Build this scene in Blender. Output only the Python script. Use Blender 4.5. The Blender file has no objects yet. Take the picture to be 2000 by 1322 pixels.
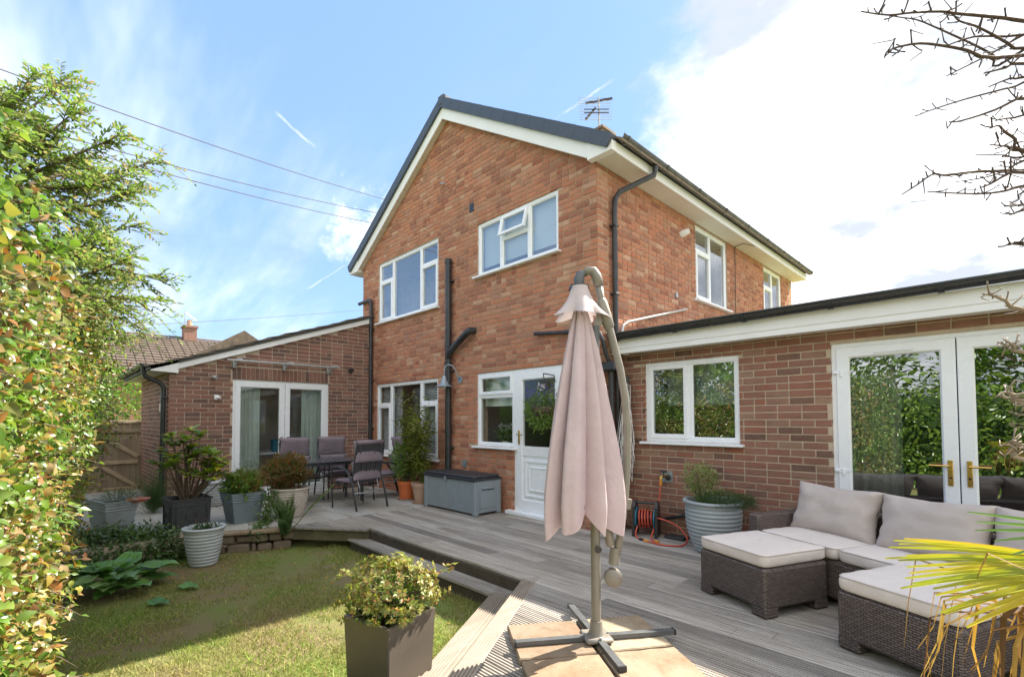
import bpy, math, random
import numpy as np
from mathutils import Vector, Matrix, noise

sc = bpy.context.scene
col = sc.collection
PI = math.pi
# ------------------------------------------------------------------ camera
yaw, pit, rol = math.radians(45.987), math.radians(1.951), math.radians(-.2056)
F = Vector((-math.sin(yaw)*math.cos(pit), math.cos(yaw)*math.cos(pit), math.sin(pit)))
R0 = Vector((math.cos(yaw), math.sin(yaw), 0)); U0 = R0.cross(F)
Rv = math.cos(rol)*R0 + math.sin(rol)*U0; Uv = -math.sin(rol)*R0 + math.cos(rol)*U0
CAM = Vector((0, 0, 1.39))
cd = bpy.data.cameras.new('camera'); cam = bpy.data.objects.new('camera', cd); col.objects.link(cam)
cam.matrix_world = Matrix(((Rv.x, Uv.x, -F.x, CAM.x), (Rv.y, Uv.y, -F.y, CAM.y), (Rv.z, Uv.z, -F.z, CAM.z), (0, 0, 0, 1)))
cd.sensor_width = 36; cd.lens = 941.09/2000*36; cd.shift_y = .0629; cd.clip_start = .05; cd.clip_end = 3000
sc.camera = cam
# ------------------------------------------------------------------ light
SUN = Vector((.21, .98, 1.0)).normalized()
EL = math.asin(SUN.z); AZ = math.atan2(SUN.x, SUN.y)
EXPOSURE = 1.88
SKY_STRENGTH = .1
sc.view_settings.view_transform = 'Standard'; sc.view_settings.look = 'None'
sc.view_settings.exposure = EXPOSURE; sc.view_settings.gamma = 1; sc.view_settings.use_curve_mapping = False
sd = bpy.data.lights.new('sun', 'SUN'); sd.energy = 4.0; sd.angle = math.radians(.53); sd.color = (1, .93, .8)
sun = bpy.data.objects.new('sun', sd); col.objects.link(sun)
sun.rotation_euler = (-SUN).to_track_quat('-Z', 'Y').to_euler(); sun.location = (3, 12, 14)

world = bpy.data.worlds.new('World'); sc.world = world; world.use_nodes = True
nt = world.node_tree; nt.nodes.clear()
def N(t, **k):
    n = nt.nodes.new(t)
    for a, b in k.items(): setattr(n, a, b)
    return n
def L(a, b): nt.links.new(a, b)
def mth(op, a, b=None, c=None, clamp=False):
    n = N('ShaderNodeMath', operation=op); n.use_clamp = clamp
    for i, v in enumerate((a, b, c)):
        if v is None: continue
        if isinstance(v, (int, float)): n.inputs[i].default_value = v
        else: L(v, n.inputs[i])
    return n.outputs[0]
def ramp01(v, a, b):
    n = N('ShaderNodeMapRange', interpolation_type='SMOOTHSTEP'); L(v, n.inputs['Value'])
    n.inputs['From Min'].default_value = a; n.inputs['From Max'].default_value = b
    return n.outputs[0]
tc = N('ShaderNodeTexCoord'); sep = N('ShaderNodeSeparateXYZ'); L(tc.outputs['Generated'], sep.inputs[0])
X, Y, Z = sep.outputs
sky = N('ShaderNodeTexSky', sky_type='NISHITA'); sky.sun_disc = False
sky.sun_elevation = EL; sky.sun_rotation = AZ; sky.air_density = 1.0; sky.dust_density = .5; sky.ozone_density = 3.0
hl = mth('SQRT', mth('ADD', mth('MULTIPLY', X, X), mth('ADD', mth('MULTIPLY', Y, Y), 1e-5)))
az = mth('DIVIDE', X, hl)
zc = mth('ADD', mth('MAXIMUM', Z, 0.0), .22)
comb = N('ShaderNodeCombineXYZ'); L(mth('DIVIDE', X, zc), comb.inputs[0]); L(mth('DIVIDE', Y, zc), comb.inputs[1])
def nz(vec, scale, det, rough=.55, off=None, sx=None):
    m = N('ShaderNodeMapping'); L(vec, m.inputs[0])
    if off: m.inputs['Location'].default_value = off
    if sx: m.inputs['Scale'].default_value = sx[:3]; m.inputs['Rotation'].default_value = (0, 0, sx[3])
    n = N('ShaderNodeTexNoise'); L(m.outputs[0], n.inputs['Vector'])
    n.inputs['Scale'].default_value = scale; n.inputs['Detail'].default_value = det; n.inputs['Roughness'].default_value = rough
    return n.outputs[0]
n1 = nz(comb.outputs[0], 1.1, 9, .62)
big = mth('ADD', mth('MULTIPLY', mth('ADD', az, .575), 2.1), mth('MULTIPLY', mth('SUBTRACT', n1, .5), 2.2))
big = mth('SUBTRACT', big, mth('MULTIPLY', Z, .35))
mask1 = ramp01(big, -.03, .22)
n2 = nz(comb.outputs[0], .85, 8, .62, (3.1, 1.7, 0))
low = mth('MULTIPLY', ramp01(n2, .57, .74), mth('MULTIPLY', ramp01(Z, .62, .1), .85))
n3 = nz(comb.outputs[0], .8, 6, .6, (9, 4, 0), (.35, 1.6, 1, .9))
wisp = mth('MULTIPLY', ramp01(n3, .44, .72), .55)
# two vapour trails across the blue
def trail(p, q, w):
    p = Vector(p).normalized(); q = Vector(q).normalized(); n = p.cross(q).normalized(); m = (p+q).normalized()
    d1 = N('ShaderNodeVectorMath', operation='DOT_PRODUCT'); L(tc.outputs['Generated'], d1.inputs[0]); d1.inputs[1].default_value = n
    d2 = N('ShaderNodeVectorMath', operation='DOT_PRODUCT'); L(tc.outputs['Generated'], d2.inputs[0]); d2.inputs[1].default_value = m
    c = m.dot(p)
    wob = mth('MULTIPLY', mth('SUBTRACT', nz(tc.outputs['Generated'], 30, 6, .7), .5), w*3.5)
    a = ramp01(mth('ABSOLUTE', mth('ADD', d1.outputs['Value'], wob)), w, w*.2)
    b = ramp01(d2.outputs['Value'], c-.0004, c+(1-c)*.5)
    return mth('MULTIPLY', mth('MULTIPLY', a, b), ramp01(nz(tc.outputs['Generated'], 22, 4, .6), .3, .62))
tr = None
for p, q, w in [((-0.8236, 0.2649, 0.5015), (-0.8216, 0.3206, 0.4714), 0.0035), ((-0.5539, 0.6394, 0.5332), (-0.4521, 0.6812, 0.5758), 0.0035), ((-0.9063, 0.3451, 0.2439), (-0.865, 0.4053, 0.2959), 0.002), ((-0.3216, 0.7188, 0.6164), (-0.275, 0.7297, 0.6261), 0.003)]:
    t = trail(p, q, w); tr = t if tr is None else mth('MAXIMUM', tr, t)
dc = N('ShaderNodeVectorMath', operation='DOT_PRODUCT'); L(tc.outputs['Generated'], dc.inputs[0]); dc.inputs[1].default_value = (-0.8341, 0.4151, 0.3632)
n5 = nz(tc.outputs['Generated'], 9, 8, .65)
puffm = mth('MULTIPLY', ramp01(mth('ADD', mth('MULTIPLY', mth('SUBTRACT', dc.outputs['Value'], .9975), 40.0), mth('MULTIPLY', mth('SUBTRACT', n5, .5), 1.3)), -.08, .22), .8)
low = mth('MAXIMUM', low, puffm)
mask = mth('MAXIMUM', mth('MAXIMUM', mask1, low), mth('MAXIMUM', wisp, mth('MULTIPLY', tr, .5)), clamp=True)
n4 = nz(comb.outputs[0], 1.3, 6, .6, (5, 2, 0))
cr = N('ShaderNodeValToRGB'); L(n4, cr.inputs[0])
cr.color_ramp.elements[0].position = .40; cr.color_ramp.elements[0].color = (.36, .39, .45, 1)
cr.color_ramp.elements[1].position = .60; cr.color_ramp.elements[1].color = (1, 1, 1, 1)
cs = N('ShaderNodeVectorMath', operation='SCALE'); L(cr.outputs[0], cs.inputs[0]); cs.inputs['Scale'].default_value = 6.2
hsv = N('ShaderNodeHueSaturation'); L(sky.outputs[0], hsv.inputs['Color']); hsv.inputs['Saturation'].default_value = .95; hsv.inputs['Value'].default_value = 1.0
skm = N('ShaderNodeMix', data_type='RGBA'); skm.inputs[0].default_value = .74; L(hsv.outputs[0], skm.inputs[6]); skm.inputs[7].default_value = (1.02, 1.72, 3.0, 1)
mx = N('ShaderNodeMix', data_type='RGBA'); L(mask, mx.inputs[0]); L(skm.outputs[2], mx.inputs[6]); L(cs.outputs[0], mx.inputs[7])
bg = N('ShaderNodeBackground'); L(mx.outputs[2], bg.inputs[0]); bg.inputs[1].default_value = SKY_STRENGTH
out = N('ShaderNodeOutputWorld'); L(bg.outputs[0], out.inputs[0])

# ------------------------------------------------------------------ helpers
W = {}
def link(o, parent=None, M=None):
    col.objects.link(o)
    if parent is not None:
        o.parent = parent
        o.matrix_local = (W[parent.name].inverted() @ M) if M is not None else Matrix()
        W[o.name] = M.copy() if M is not None else W[parent.name].copy()
    else:
        if M is not None: o.matrix_world = M
        W[o.name] = M.copy() if M is not None else Matrix()
    return o
def thing(name, label, cat, loc=(0, 0, 0), rz=0, group=None):
    o = bpy.data.objects.new(name, None); o.empty_display_size = .1
    link(o, None, Matrix.Translation(loc) @ Matrix.Rotation(rz, 4, 'Z'))
    return tag(o, label, cat, group)
def tag(o, label, cat, group=None):
    o['label'] = label; o['category'] = cat
    if group: o['group'] = group
    return o
def kind(o, k): o['kind'] = k; return o
def copy_tree(src, M=None, parent=None):
    c = src.copy(); col.objects.link(c)
    if parent is not None: c.parent = parent; c.matrix_parent_inverse = src.matrix_parent_inverse.copy(); c.matrix_basis = src.matrix_basis.copy()
    elif M is not None: c.matrix_world = M; W[c.name] = M.copy()
    for ch in list(src.children): copy_tree(ch, None, c)
    return c

class MB:
    def __init__(s, T=None): s.v = []; s.f = []; s.T = T
    def add(s, vs, fs):
        b = len(s.v)
        if s.T: vs = [s.T(*p) for p in vs]
        s.v += [tuple(p) for p in vs]; s.f += [tuple(b+i for i in q) for q in fs]
        return s
    def box(s, x0, x1, y0, y1, z0, z1):
        return s.add([(x0, y0, z0), (x1, y0, z0), (x1, y1, z0), (x0, y1, z0), (x0, y0, z1), (x1, y0, z1), (x1, y1, z1), (x0, y1, z1)],
                     [(3, 2, 1, 0), (4, 5, 6, 7), (0, 1, 5, 4), (1, 2, 6, 5), (2, 3, 7, 6), (3, 0, 4, 7)])
    def cbox(s, x0, x1, y0, y1, z0, z1, c=.01, M=None):
        """box with all edges chamfered"""
        xs, ys, zs = (x0, x1), (y0, y1), (z0, z1); v = []; idx = {}
        for i in (0, 1):
            for j in (0, 1):
                for k in (0, 1):
                    sx, sy, sz = (1 if i == 0 else -1), (1 if j == 0 else -1), (1 if k == 0 else -1)
                    for a in range(3):
                        p = [xs[i]+sx*c*(a != 0), ys[j]+sy*c*(a != 1), zs[k]+sz*c*(a != 2)]
                        idx[i, j, k, a] = len(v); v.append(p)
        f = []
        for i in (0, 1): f.append([idx[i, 0, 0, 0], idx[i, 1, 0, 0], idx[i, 1, 1, 0], idx[i, 0, 1, 0]])
        for j in (0, 1): f.append([idx[0, j, 0, 1], idx[1, j, 0, 1], idx[1, j, 1, 1], idx[0, j, 1, 1]])
        for k in (0, 1): f.append([idx[0, 0, k, 2], idx[1, 0, k, 2], idx[1, 1, k, 2], idx[0, 1, k, 2]])
        for i in (0, 1):
            for j in (0, 1): f.append([idx[i, j, 0, 0], idx[i, j, 1, 0], idx[i, j, 1, 1], idx[i, j, 0, 1]])
            for k in (0, 1): f.append([idx[i, 0, k, 0], idx[i, 1, k, 0], idx[i, 1, k, 2], idx[i, 0, k, 2]])
        for j in (0, 1):
            for k in (0, 1): f.append([idx[0, j, k, 1], idx[1, j, k, 1], idx[1, j, k, 2], idx[0, j, k, 2]])
        for i in (0, 1):
            for j in (0, 1):
                for k in (0, 1): f.append([idx[i, j, k, 0], idx[i, j, k, 1], idx[i, j, k, 2]])
        cen = Vector(((x0+x1)/2, (y0+y1)/2, (z0+z1)/2)); g = []
        for q in f:
            P = [Vector(v[i]) for i in q]; n = (P[1]-P[0]).cross(P[2]-P[0])
            if n.dot(sum(P, Vector())/len(P)-cen) < 0: q = q[::-1]
            g.append(q)
        if M: v = [M @ Vector(p) for p in v]
        return s.add(v, g)
    def obox(s, M, sx, sy, sz):
        v = [M @ Vector((a*sx/2, b*sy/2, c*sz/2)) for c in (-1, 1) for a, b in ((-1, -1), (1, -1), (1, 1), (-1, 1))]
        return s.add(v, [(3, 2, 1, 0), (4, 5, 6, 7), (0, 1, 5, 4), (1, 2, 6, 5), (2, 3, 7, 6), (3, 0, 4, 7)])
    def bar(s, a, b, w, h, up=(0, 0, 1)):
        a, b = Vector(a), Vector(b); d = (b-a).normalized(); u = Vector(up)
        if abs(d.dot(u)) > .98: u = Vector((0, 1, 0))
        x = d.cross(u).normalized(); z = x.cross(d)
        M = Matrix(((x.x, d.x, z.x, 0), (x.y, d.y, z.y, 0), (x.z, d.z, z.z, 0), (0, 0, 0, 1)))
        M = Matrix.Translation((a+b)/2) @ M
        return s.obox(M, w, (b-a).length, h)
    def tube(s, pts, r, n=8, cap=True, flat=None):
        pts = [Vector(p) for p in pts]; rs = r if isinstance(r, (list, tuple)) else [r]*len(pts)
        rings = []; px_ = None
        for i, p in enumerate(pts):
            d = (pts[min(i+1, len(pts)-1)]-pts[max(i-1, 0)]).normalized()
            if px_ is None:
                a = Vector((0, 0, 1)) if abs(d.z) < .9 else Vector((1, 0, 0))
                px_ = a.cross(d).normalized()
            px_ = (px_-d*px_.dot(d)).normalized(); py = d.cross(px_)
            rings.append([p+(px_*math.cos(2*PI*k/n)+py*math.sin(2*PI*k/n)*(flat or 1))*rs[i] for k in range(n)])
        v = [q for g in rings for q in g]; f = []
        for i in range(len(pts)-1):
            for k in range(n): f.append((i*n+k, i*n+(k+1) % n, (i+1)*n+(k+1) % n, (i+1)*n+k))
        if cap: f.append(tuple(range(n))[::-1]); f.append(tuple((len(pts)-1)*n+k for k in range(n)))
        return s.add(v, f)
    def lathe(s, prof, n=32, c=(0, 0, 0), fn=None):
        v = []; f = []
        for i, (r, z) in enumerate(prof):
            for k in range(n):
                a = 2*PI*k/n; rr = r*(fn(a, i) if fn else 1)
                v.append((c[0]+rr*math.cos(a), c[1]+rr*math.sin(a), c[2]+z))
        for i in range(len(prof)-1):
            for k in range(n): f.append((i*n+k, i*n+(k+1) % n, (i+1)*n+(k+1) % n, (i+1)*n+k))
        return s.add(v, f)
    def prism(s, poly, a, b):
        """poly: 3D points; extruded from +a to +b (vectors)"""
        n = len(poly); a, b = Vector(a), Vector(b)
        v = [Vector(p)+a for p in poly]+[Vector(p)+b for p in poly]
        f = [tuple(range(n))[::-1], tuple(range(n, 2*n))]+[(i, (i+1) % n, n+(i+1) % n, n+i) for i in range(n)]
        return s.add(v, f)
    def grid(s, fn, nu, nv, closeu=False):
        v = [fn(i/(nu if closeu else nu-1), j/(nv-1)) for j in range(nv) for i in range(nu)]; f = []
        for j in range(nv-1):
            for i in range(nu if closeu else nu-1):
                i2 = (i+1) % nu; f.append((j*nu+i, j*nu+i2, (j+1)*nu+i2, (j+1)*nu+i))
        return s.add(v, f)
    def mesh(s, name, mat, smooth=False, inv=None):
        me = bpy.data.meshes.new(name)
        v = [inv @ Vector(p) for p in s.v] if inv is not None else s.v
        me.from_pydata(v, [], s.f); me.update()
        if mat: me.materials.append(mat)
        if smooth:
            me.polygons.foreach_set('use_smooth', [True]*len(me.polygons))
            if smooth is not True: me.set_sharp_from_angle(angle=math.radians(smooth))
        return me
    def build(s, name, mat, parent=None, smooth=False, local=False, M=None):
        """verts in world space unless local"""
        if parent is not None:
            me = s.mesh(name, mat, smooth, None if local else W[parent.name].inverted())
            return link(bpy.data.objects.new(name, me), parent)
        me = s.mesh(name, mat, smooth, (M.inverted() if (M is not None and not local) else None))
        return link(bpy.data.objects.new(name, me), None, M)

def arr_mesh(name, V, Fc, mat, smooth=False):
    me = bpy.data.meshes.new(name); V = np.asarray(V, np.float32); Fc = np.asarray(Fc, np.int32)
    me.vertices.add(len(V)); me.vertices.foreach_set('co', V.ravel())
    k = Fc.shape[1]; me.loops.add(Fc.size); me.loops.foreach_set('vertex_index', Fc.ravel())
    me.polygons.add(len(Fc)); me.polygons.foreach_set('loop_start', np.arange(0, Fc.size, k, dtype=np.int32))
    me.polygons.foreach_set('loop_total', np.full(len(Fc), k, np.int32))
    if smooth: me.polygons.foreach_set('use_smooth', np.ones(len(Fc), bool))
    me.update(calc_edges=True); me.materials.append(mat); return me
def frames(D, Nn):
    D = D/np.linalg.norm(D, axis=1, keepdims=True)
    Xa = np.cross(D, Nn); l = np.linalg.norm(Xa, axis=1, keepdims=True); l[l < 1e-6] = 1; Xa = Xa/l
    Za = np.cross(Xa, D); return np.stack([Xa, D, Za], axis=2)
def scatter(tv, tf, P, Rm, S):
    tv = np.asarray(tv, float); S = np.asarray(S, float); S = S[:, None] if S.ndim == 1 else S
    V = np.einsum('nij,nkj->nki', Rm, tv[None]*S[:, None, :])+P[:, None, :]
    Fc = (np.asarray(tf)[None]+(np.arange(len(P))*len(tv))[:, None, None]).reshape(-1, len(tf[0]))
    return V.reshape(-1, 3), Fc
BIGLEAF = ([(0, 0, 0), (-.16, .12, .05), (0, .15, 0), (.16, .12, .05), (-.30, .35, .10), (0, .38, .02), (.30, .35, .10), (-.24, .65, .05), (0, .68, -.02), (.24, .65, .05), (0, 1, -.16)], [(0, 2, 1), (0, 3, 2), (1, 2, 4), (2, 5, 4), (2, 3, 5), (3, 6, 5), (4, 5, 7), (5, 8, 7), (5, 6, 8), (6, 9, 8), (7, 8, 10), (8, 9, 10)])
LEAF = ([(0, 0, 0), (-.24, .4, .07), (0, .45, 0), (.24, .4, .07), (0, 1, -.12)], [(0, 2, 1), (1, 2, 4), (0, 3, 2), (2, 3, 4)])
OVAL = ([(0, 0, 0), (-.17, .25, .03), (-.2, .6, .02), (0, 1, -.1), (.2, .6, .02), (.17, .25, .03)], [(0, 1, 5), (1, 2, 5), (2, 4, 5), (2, 3, 4)])
TINY = ([(0, 0, 0), (-.22, .5, .03), (0, 1, 0), (.22, .5, .03)], [(0, 3, 1), (1, 3, 2)])
BLADE = ([(-.03, 0, 0), (.03, 0, 0), (.0, 1, .15)], [(0, 1, 2)])
def leaf_obj(name, tmpl, P, D, Nn, S, mat, parent, stuff=True):
    P = np.asarray(P, float); Rm = frames(np.asarray(D, float), np.asarray(Nn, float))
    V, Fc = scatter(tmpl[0], tmpl[1], P, Rm, S)
    Wi = np.array(W[parent.name].inverted()) if parent is not None else np.eye(4)
    V = V @ Wi[:3, :3].T+Wi[:3, 3]
    o = link(bpy.data.objects.new(name, arr_mesh(name, V, Fc, mat)), parent)
    if stuff: o['kind'] = 'stuff'
    return o
def leaf_parts(name, meshes, P, D, Nn, S, parent, rng):
    Rm = frames(np.asarray(D, float), np.asarray(Nn, float))
    for i in range(len(P)):
        M = Matrix([[*(Rm[i][r]*S[i]), P[i][r]] for r in range(3)]+[[0, 0, 0, 1]])
        link(bpy.data.objects.new(name, meshes[int(rng.integers(len(meshes)))]), parent, M)
def blob(rng, c, rad, n, inner=.5, up=.3, out=1.0, lump=.25, seed=0):
    """points through an uneven ellipsoid, leaf axes pointing outward"""
    d = rng.normal(size=(n, 3)); d /= np.linalg.norm(d, axis=1, keepdims=True)
    k = np.array([noise.noise(Vector((*(q*2.1),))+Vector((seed*7.3, 0, 0))) for q in d])
    r = (inner+(1-inner)*rng.random(n)**.6)*(1+lump*2*k)
    P = np.array(c)+d*r[:, None]*np.array(rad)
    D = d*out+rng.normal(size=(n, 3))*.55+np.array([0, 0, up]); Nn = d*.4+rng.normal(size=(n, 3))*.6+np.array([0, 0, .8])
    return P, D, Nn

# ------------------------------------------------------------------ materials
def newmat(name):
    m = bpy.data.materials.new(name); m.use_nodes = True; t = m.node_tree; t.nodes.clear()
    o = t.nodes.new('ShaderNodeOutputMaterial'); b = t.nodes.new('ShaderNodeBsdfPrincipled'); t.links.new(b.outputs[0], o.inputs[0])
    return m, t, b, o
def nn(t, ty, **k):
    n = t.nodes.new(ty)
    for a, v in k.items():
        if a in n.inputs: n.inputs[a].default_value = v
        else: setattr(n, a, v)
    return n
def setin(t, sock, v):
    if hasattr(v, 'links') or hasattr(v, 'is_linked'): t.links.new(v, sock)
    else: sock.default_value = v
def mixc(t, f, a, b, bt='MIX'):
    n = t.nodes.new('ShaderNodeMix'); n.data_type = 'RGBA'; n.blend_type = bt
    setin(t, n.inputs[0], f); setin(t, n.inputs[6], a if not isinstance(a, tuple) else (*a[:3], 1)); setin(t, n.inputs[7], b if not isinstance(b, tuple) else (*b[:3], 1))
    return n.outputs[2]
def m2(t, op, a, b=0.0, clamp=False):
    n = t.nodes.new('ShaderNodeMath'); n.operation = op; n.use_clamp = clamp
    setin(t, n.inputs[0], a); setin(t, n.inputs[1], b); return n.outputs[0]
def tnoise(t, scale, det=4, rough=.6, coord='Object', sc3=None, out=0):
    if coord == 'World': c = t.nodes.new('ShaderNodeNewGeometry').outputs['Position']
    else: c = t.nodes.new('ShaderNodeTexCoord').outputs[coord]
    if sc3:
        mp = t.nodes.new('ShaderNodeMapping'); mp.inputs['Scale'].default_value = sc3; t.links.new(c, mp.inputs[0]); c = mp.outputs[0]
    n = t.nodes.new('ShaderNodeTexNoise'); t.links.new(c, n.inputs['Vector'])
    n.inputs['Scale'].default_value = scale; n.inputs['Detail'].default_value = det; n.inputs['Roughness'].default_value = rough
    return n.outputs[out]
def mrange(t, v, a, b, c=0.0, d=1.0):
    n = t.nodes.new('ShaderNodeMapRange'); t.links.new(v, n.inputs[0])
    for i, x in enumerate((a, b, c, d)): n.inputs[i+1].default_value = x
    return n.outputs[0]
def rnd(t):
    """one random value per object and per loose piece"""
    a = t.nodes.new('ShaderNodeObjectInfo').outputs['Random']; b = t.nodes.new('ShaderNodeNewGeometry').outputs['Random Per Island']
    return m2(t, 'FRACT', m2(t, 'ADD', a, b))
def cramp(t, v, cols, const=False):
    n = t.nodes.new('ShaderNodeValToRGB'); t.links.new(v, n.inputs[0]); e = n.color_ramp.elements
    if const: n.color_ramp.interpolation = 'CONSTANT'
    ps = [i/len(cols) if const else i/(len(cols)-1) for i in range(len(cols))]
    e[0].position = ps[0]; e[0].color = (*cols[0], 1); e[1].position = ps[1]; e[1].color = (*cols[1], 1)
    for p, c in zip(ps[2:], cols[2:]): q = e.new(p); q.color = (*c, 1)
    return n.outputs[0]
def bump(t, b, h, strength, dist=.01):
    n = t.nodes.new('ShaderNodeBump'); n.inputs['Strength'].default_value = strength; n.inputs['Distance'].default_value = dist
    t.links.new(h, n.inputs['Height']); t.links.new(n.outputs[0], b.inputs['Normal']); return n
def plain(name, c, rough=.5, c2=None, scale=6, bmp=0, bscale=60, metal=0, coord='Object', spec=.5, sc3=None):
    m, t, b, o = newmat(name); b.inputs['Roughness'].default_value = rough; b.inputs['Metallic'].default_value = metal
    b.inputs['Specular IOR Level'].default_value = spec
    c2 = c2 or tuple(x*.72 for x in c)
    f = mrange(t, tnoise(t, scale, 5, .62, coord, sc3), .35, .68)
    t.links.new(mixc(t, f, c, c2), b.inputs['Base Color'])
    rn = mrange(t, tnoise(t, scale*3, 3, .6, coord), .3, .7, max(rough-.1, .02), min(rough+.12, 1)); t.links.new(rn, b.inputs['Roughness'])
    if bmp: bump(t, b, tnoise(t, bscale, 4, .6, coord), bmp, .004)
    return m
def brickmat(name, cols, stain):
    m, t, b, o = newmat(name); r = rnd(t)
    c = cramp(t, r, cols, True)
    fd = mrange(t, tnoise(t, 7, 3, .6, 'World', (1, 1, 3)), .50, .62)
    c = mixc(t, m2(t, 'MULTIPLY', fd, .28), c, tuple(x*.42 for x in stain))
    f = mrange(t, tnoise(t, 14, 5, .7, 'World'), .38, .72)
    c = mixc(t, m2(t, 'MULTIPLY', f, .5), c, stain)
    f2 = mrange(t, tnoise(t, 1.1, 4, .6, 'World'), .45, .75)
    c = mixc(t, m2(t, 'MULTIPLY', f2, .4), c, tuple(x*.6 for x in stain))
    f4 = mrange(t, tnoise(t, 2.2, 5, .65, 'World', (1, 1, .22)), .52, .72)
    c = mixc(t, m2(t, 'MULTIPLY', f4, .25), c, tuple(x*.45 for x in stain))
    f3 = mrange(t, tnoise(t, 70, 3, .7, 'World'), .55, .75)
    c = mixc(t, m2(t, 'MULTIPLY', f3, .35), c, (.42, .33, .25))
    t.links.new(c, b.inputs['Base Color']); b.inputs['Roughness'].default_value = .88; b.inputs['Specular IOR Level'].default_value = .25
    bump(t, b, tnoise(t, 90, 6, .75, 'World'), .9, .006); return m
def leafmat(name, cols, trans=.35, rough=.42, spec=.5):
    m, t, b, o = newmat(name); r = rnd(t); c = cramp(t, r, cols)
    v = mrange(t, tnoise(t, 2.3, 3, .6, 'World'), .3, .7, .7, 1.25)
    h = t.nodes.new('ShaderNodeHueSaturation'); t.links.new(c, h.inputs['Color']); t.links.new(v, h.inputs['Value'])
    t.links.new(h.outputs[0], b.inputs['Base Color']); b.inputs['Roughness'].default_value = rough; b.inputs['Specular IOR Level'].default_value = spec
    tr = t.nodes.new('ShaderNodeBsdfTranslucent'); g = t.nodes.new('ShaderNodeHueSaturation'); t.links.new(h.outputs[0], g.inputs['Color'])
    g.inputs['Value'].default_value = 1.7; g.inputs['Saturation'].default_value = 1.08; t.links.new(g.outputs[0], tr.inputs['Color'])
    mx_ = t.nodes.new('ShaderNodeMixShader'); mx_.inputs[0].default_value = trans
    t.links.new(b.outputs[0], mx_.inputs[1]); t.links.new(tr.outputs[0], mx_.inputs[2]); t.links.new(mx_.outputs[0], o.inputs[0]); return m
def glassmat(name, tint=(.95, .97, .96), boost=1.7, base=.04, wob=.0):
    m, t, b, o = newmat(name); t.nodes.remove(b)
    tr = t.nodes.new('ShaderNodeBsdfTransparent'); tr.inputs[0].default_value = (*tint, 1)
    gl = t.nodes.new('ShaderNodeBsdfGlossy'); gl.inputs['Roughness'].default_value = .0; gl.inputs[0].default_value = (.95, .97, 1, 1)
    lw = t.nodes.new('ShaderNodeLayerWeight'); lw.inputs[0].default_value = .5
    f = m2(t, 'ADD', m2(t, 'MULTIPLY', m2(t, 'POWER', lw.outputs['Facing'], 5.0), boost), base, True)
    if wob:
        bp = t.nodes.new('ShaderNodeBump'); bp.inputs['Strength'].default_value = wob; bp.inputs['Distance'].default_value = .01
        t.links.new(tnoise(t, 2.2, 1, .5, 'World'), bp.inputs['Height']); t.links.new(bp.outputs[0], gl.inputs['Normal'])
    mx_ = t.nodes.new('ShaderNodeMixShader'); t.links.new(f, mx_.inputs[0]); t.links.new(tr.outputs[0], mx_.inputs[1]); t.links.new(gl.outputs[0], mx_.inputs[2])
    t.links.new(mx_.outputs[0], o.inputs[0]); return m
def fabric(name, c, c2, trans=0, bs=500, wr=8, wrs=.5):
    m, t, b, o = newmat(name); f = mrange(t, tnoise(t, 5, 4, .6), .35, .7)
    cc = mixc(t, f, c, c2); t.links.new(cc, b.inputs['Base Color']); b.inputs['Roughness'].default_value = .92; b.inputs['Specular IOR Level'].default_value = .15
    h = m2(t, 'ADD', m2(t, 'MULTIPLY', tnoise(t, bs, 2, .5), .12), tnoise(t, wr, 4, .55)); bump(t, b, h, wrs, .02)
    if trans:
        tr = t.nodes.new('ShaderNodeBsdfTranslucent'); t.links.new(cc, tr.inputs[0]); mx_ = t.nodes.new('ShaderNodeMixShader'); mx_.inputs[0].default_value = trans
        t.links.new(b.outputs[0], mx_.inputs[1]); t.links.new(tr.outputs[0], mx_.inputs[2]); t.links.new(mx_.outputs[0], o.inputs[0])
    return m

MT = {}
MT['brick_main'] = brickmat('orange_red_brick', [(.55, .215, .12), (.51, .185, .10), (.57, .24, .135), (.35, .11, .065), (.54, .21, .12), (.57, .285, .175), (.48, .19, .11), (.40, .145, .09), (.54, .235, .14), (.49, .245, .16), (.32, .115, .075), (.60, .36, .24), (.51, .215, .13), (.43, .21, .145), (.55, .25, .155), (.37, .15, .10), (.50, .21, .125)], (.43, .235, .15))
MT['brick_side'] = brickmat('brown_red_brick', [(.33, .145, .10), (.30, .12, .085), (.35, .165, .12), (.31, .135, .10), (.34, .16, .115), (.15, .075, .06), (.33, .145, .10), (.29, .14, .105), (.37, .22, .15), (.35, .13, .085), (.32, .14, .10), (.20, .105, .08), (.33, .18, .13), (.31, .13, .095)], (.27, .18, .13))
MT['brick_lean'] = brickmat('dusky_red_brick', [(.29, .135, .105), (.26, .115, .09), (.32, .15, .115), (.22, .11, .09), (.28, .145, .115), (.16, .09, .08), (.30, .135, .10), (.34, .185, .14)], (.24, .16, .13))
MT['mortar'] = plain('mortar', (.52, .395, .295), .95, (.39, .28, .20), 9, .7, 120, coord='World', spec=.1)
MT['mortar2'] = plain('sandy_mortar', (.60, .49, .37), .95, (.46, .37, .28), 9, .7, 120, coord='World', spec=.1)
MT['upvc'] = plain('white_plastic', (.88, .90, .93), .28, (.86, .88, .91), 1.5, 0)
MT['white'] = plain('white_paint', (.90, .90, .91), .45, (.84, .84, .83), 2, .1, 40, coord='World')
MT['soffit'] = plain('cream_soffit', (.74, .70, .62), .55, (.66, .62, .54), 2, 0)
MT['black'] = plain('black_plastic', (.022, .023, .026), .32, (.035, .035, .037), 8)
MT['pipe_iron'] = plain('black_pipe', (.02, .022, .024), .38, (.045, .045, .05), 5)
MT['cap'] = plain('slate_grey_plastic', (.055, .07, .095), .45, (.07, .085, .11), 5)
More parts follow.
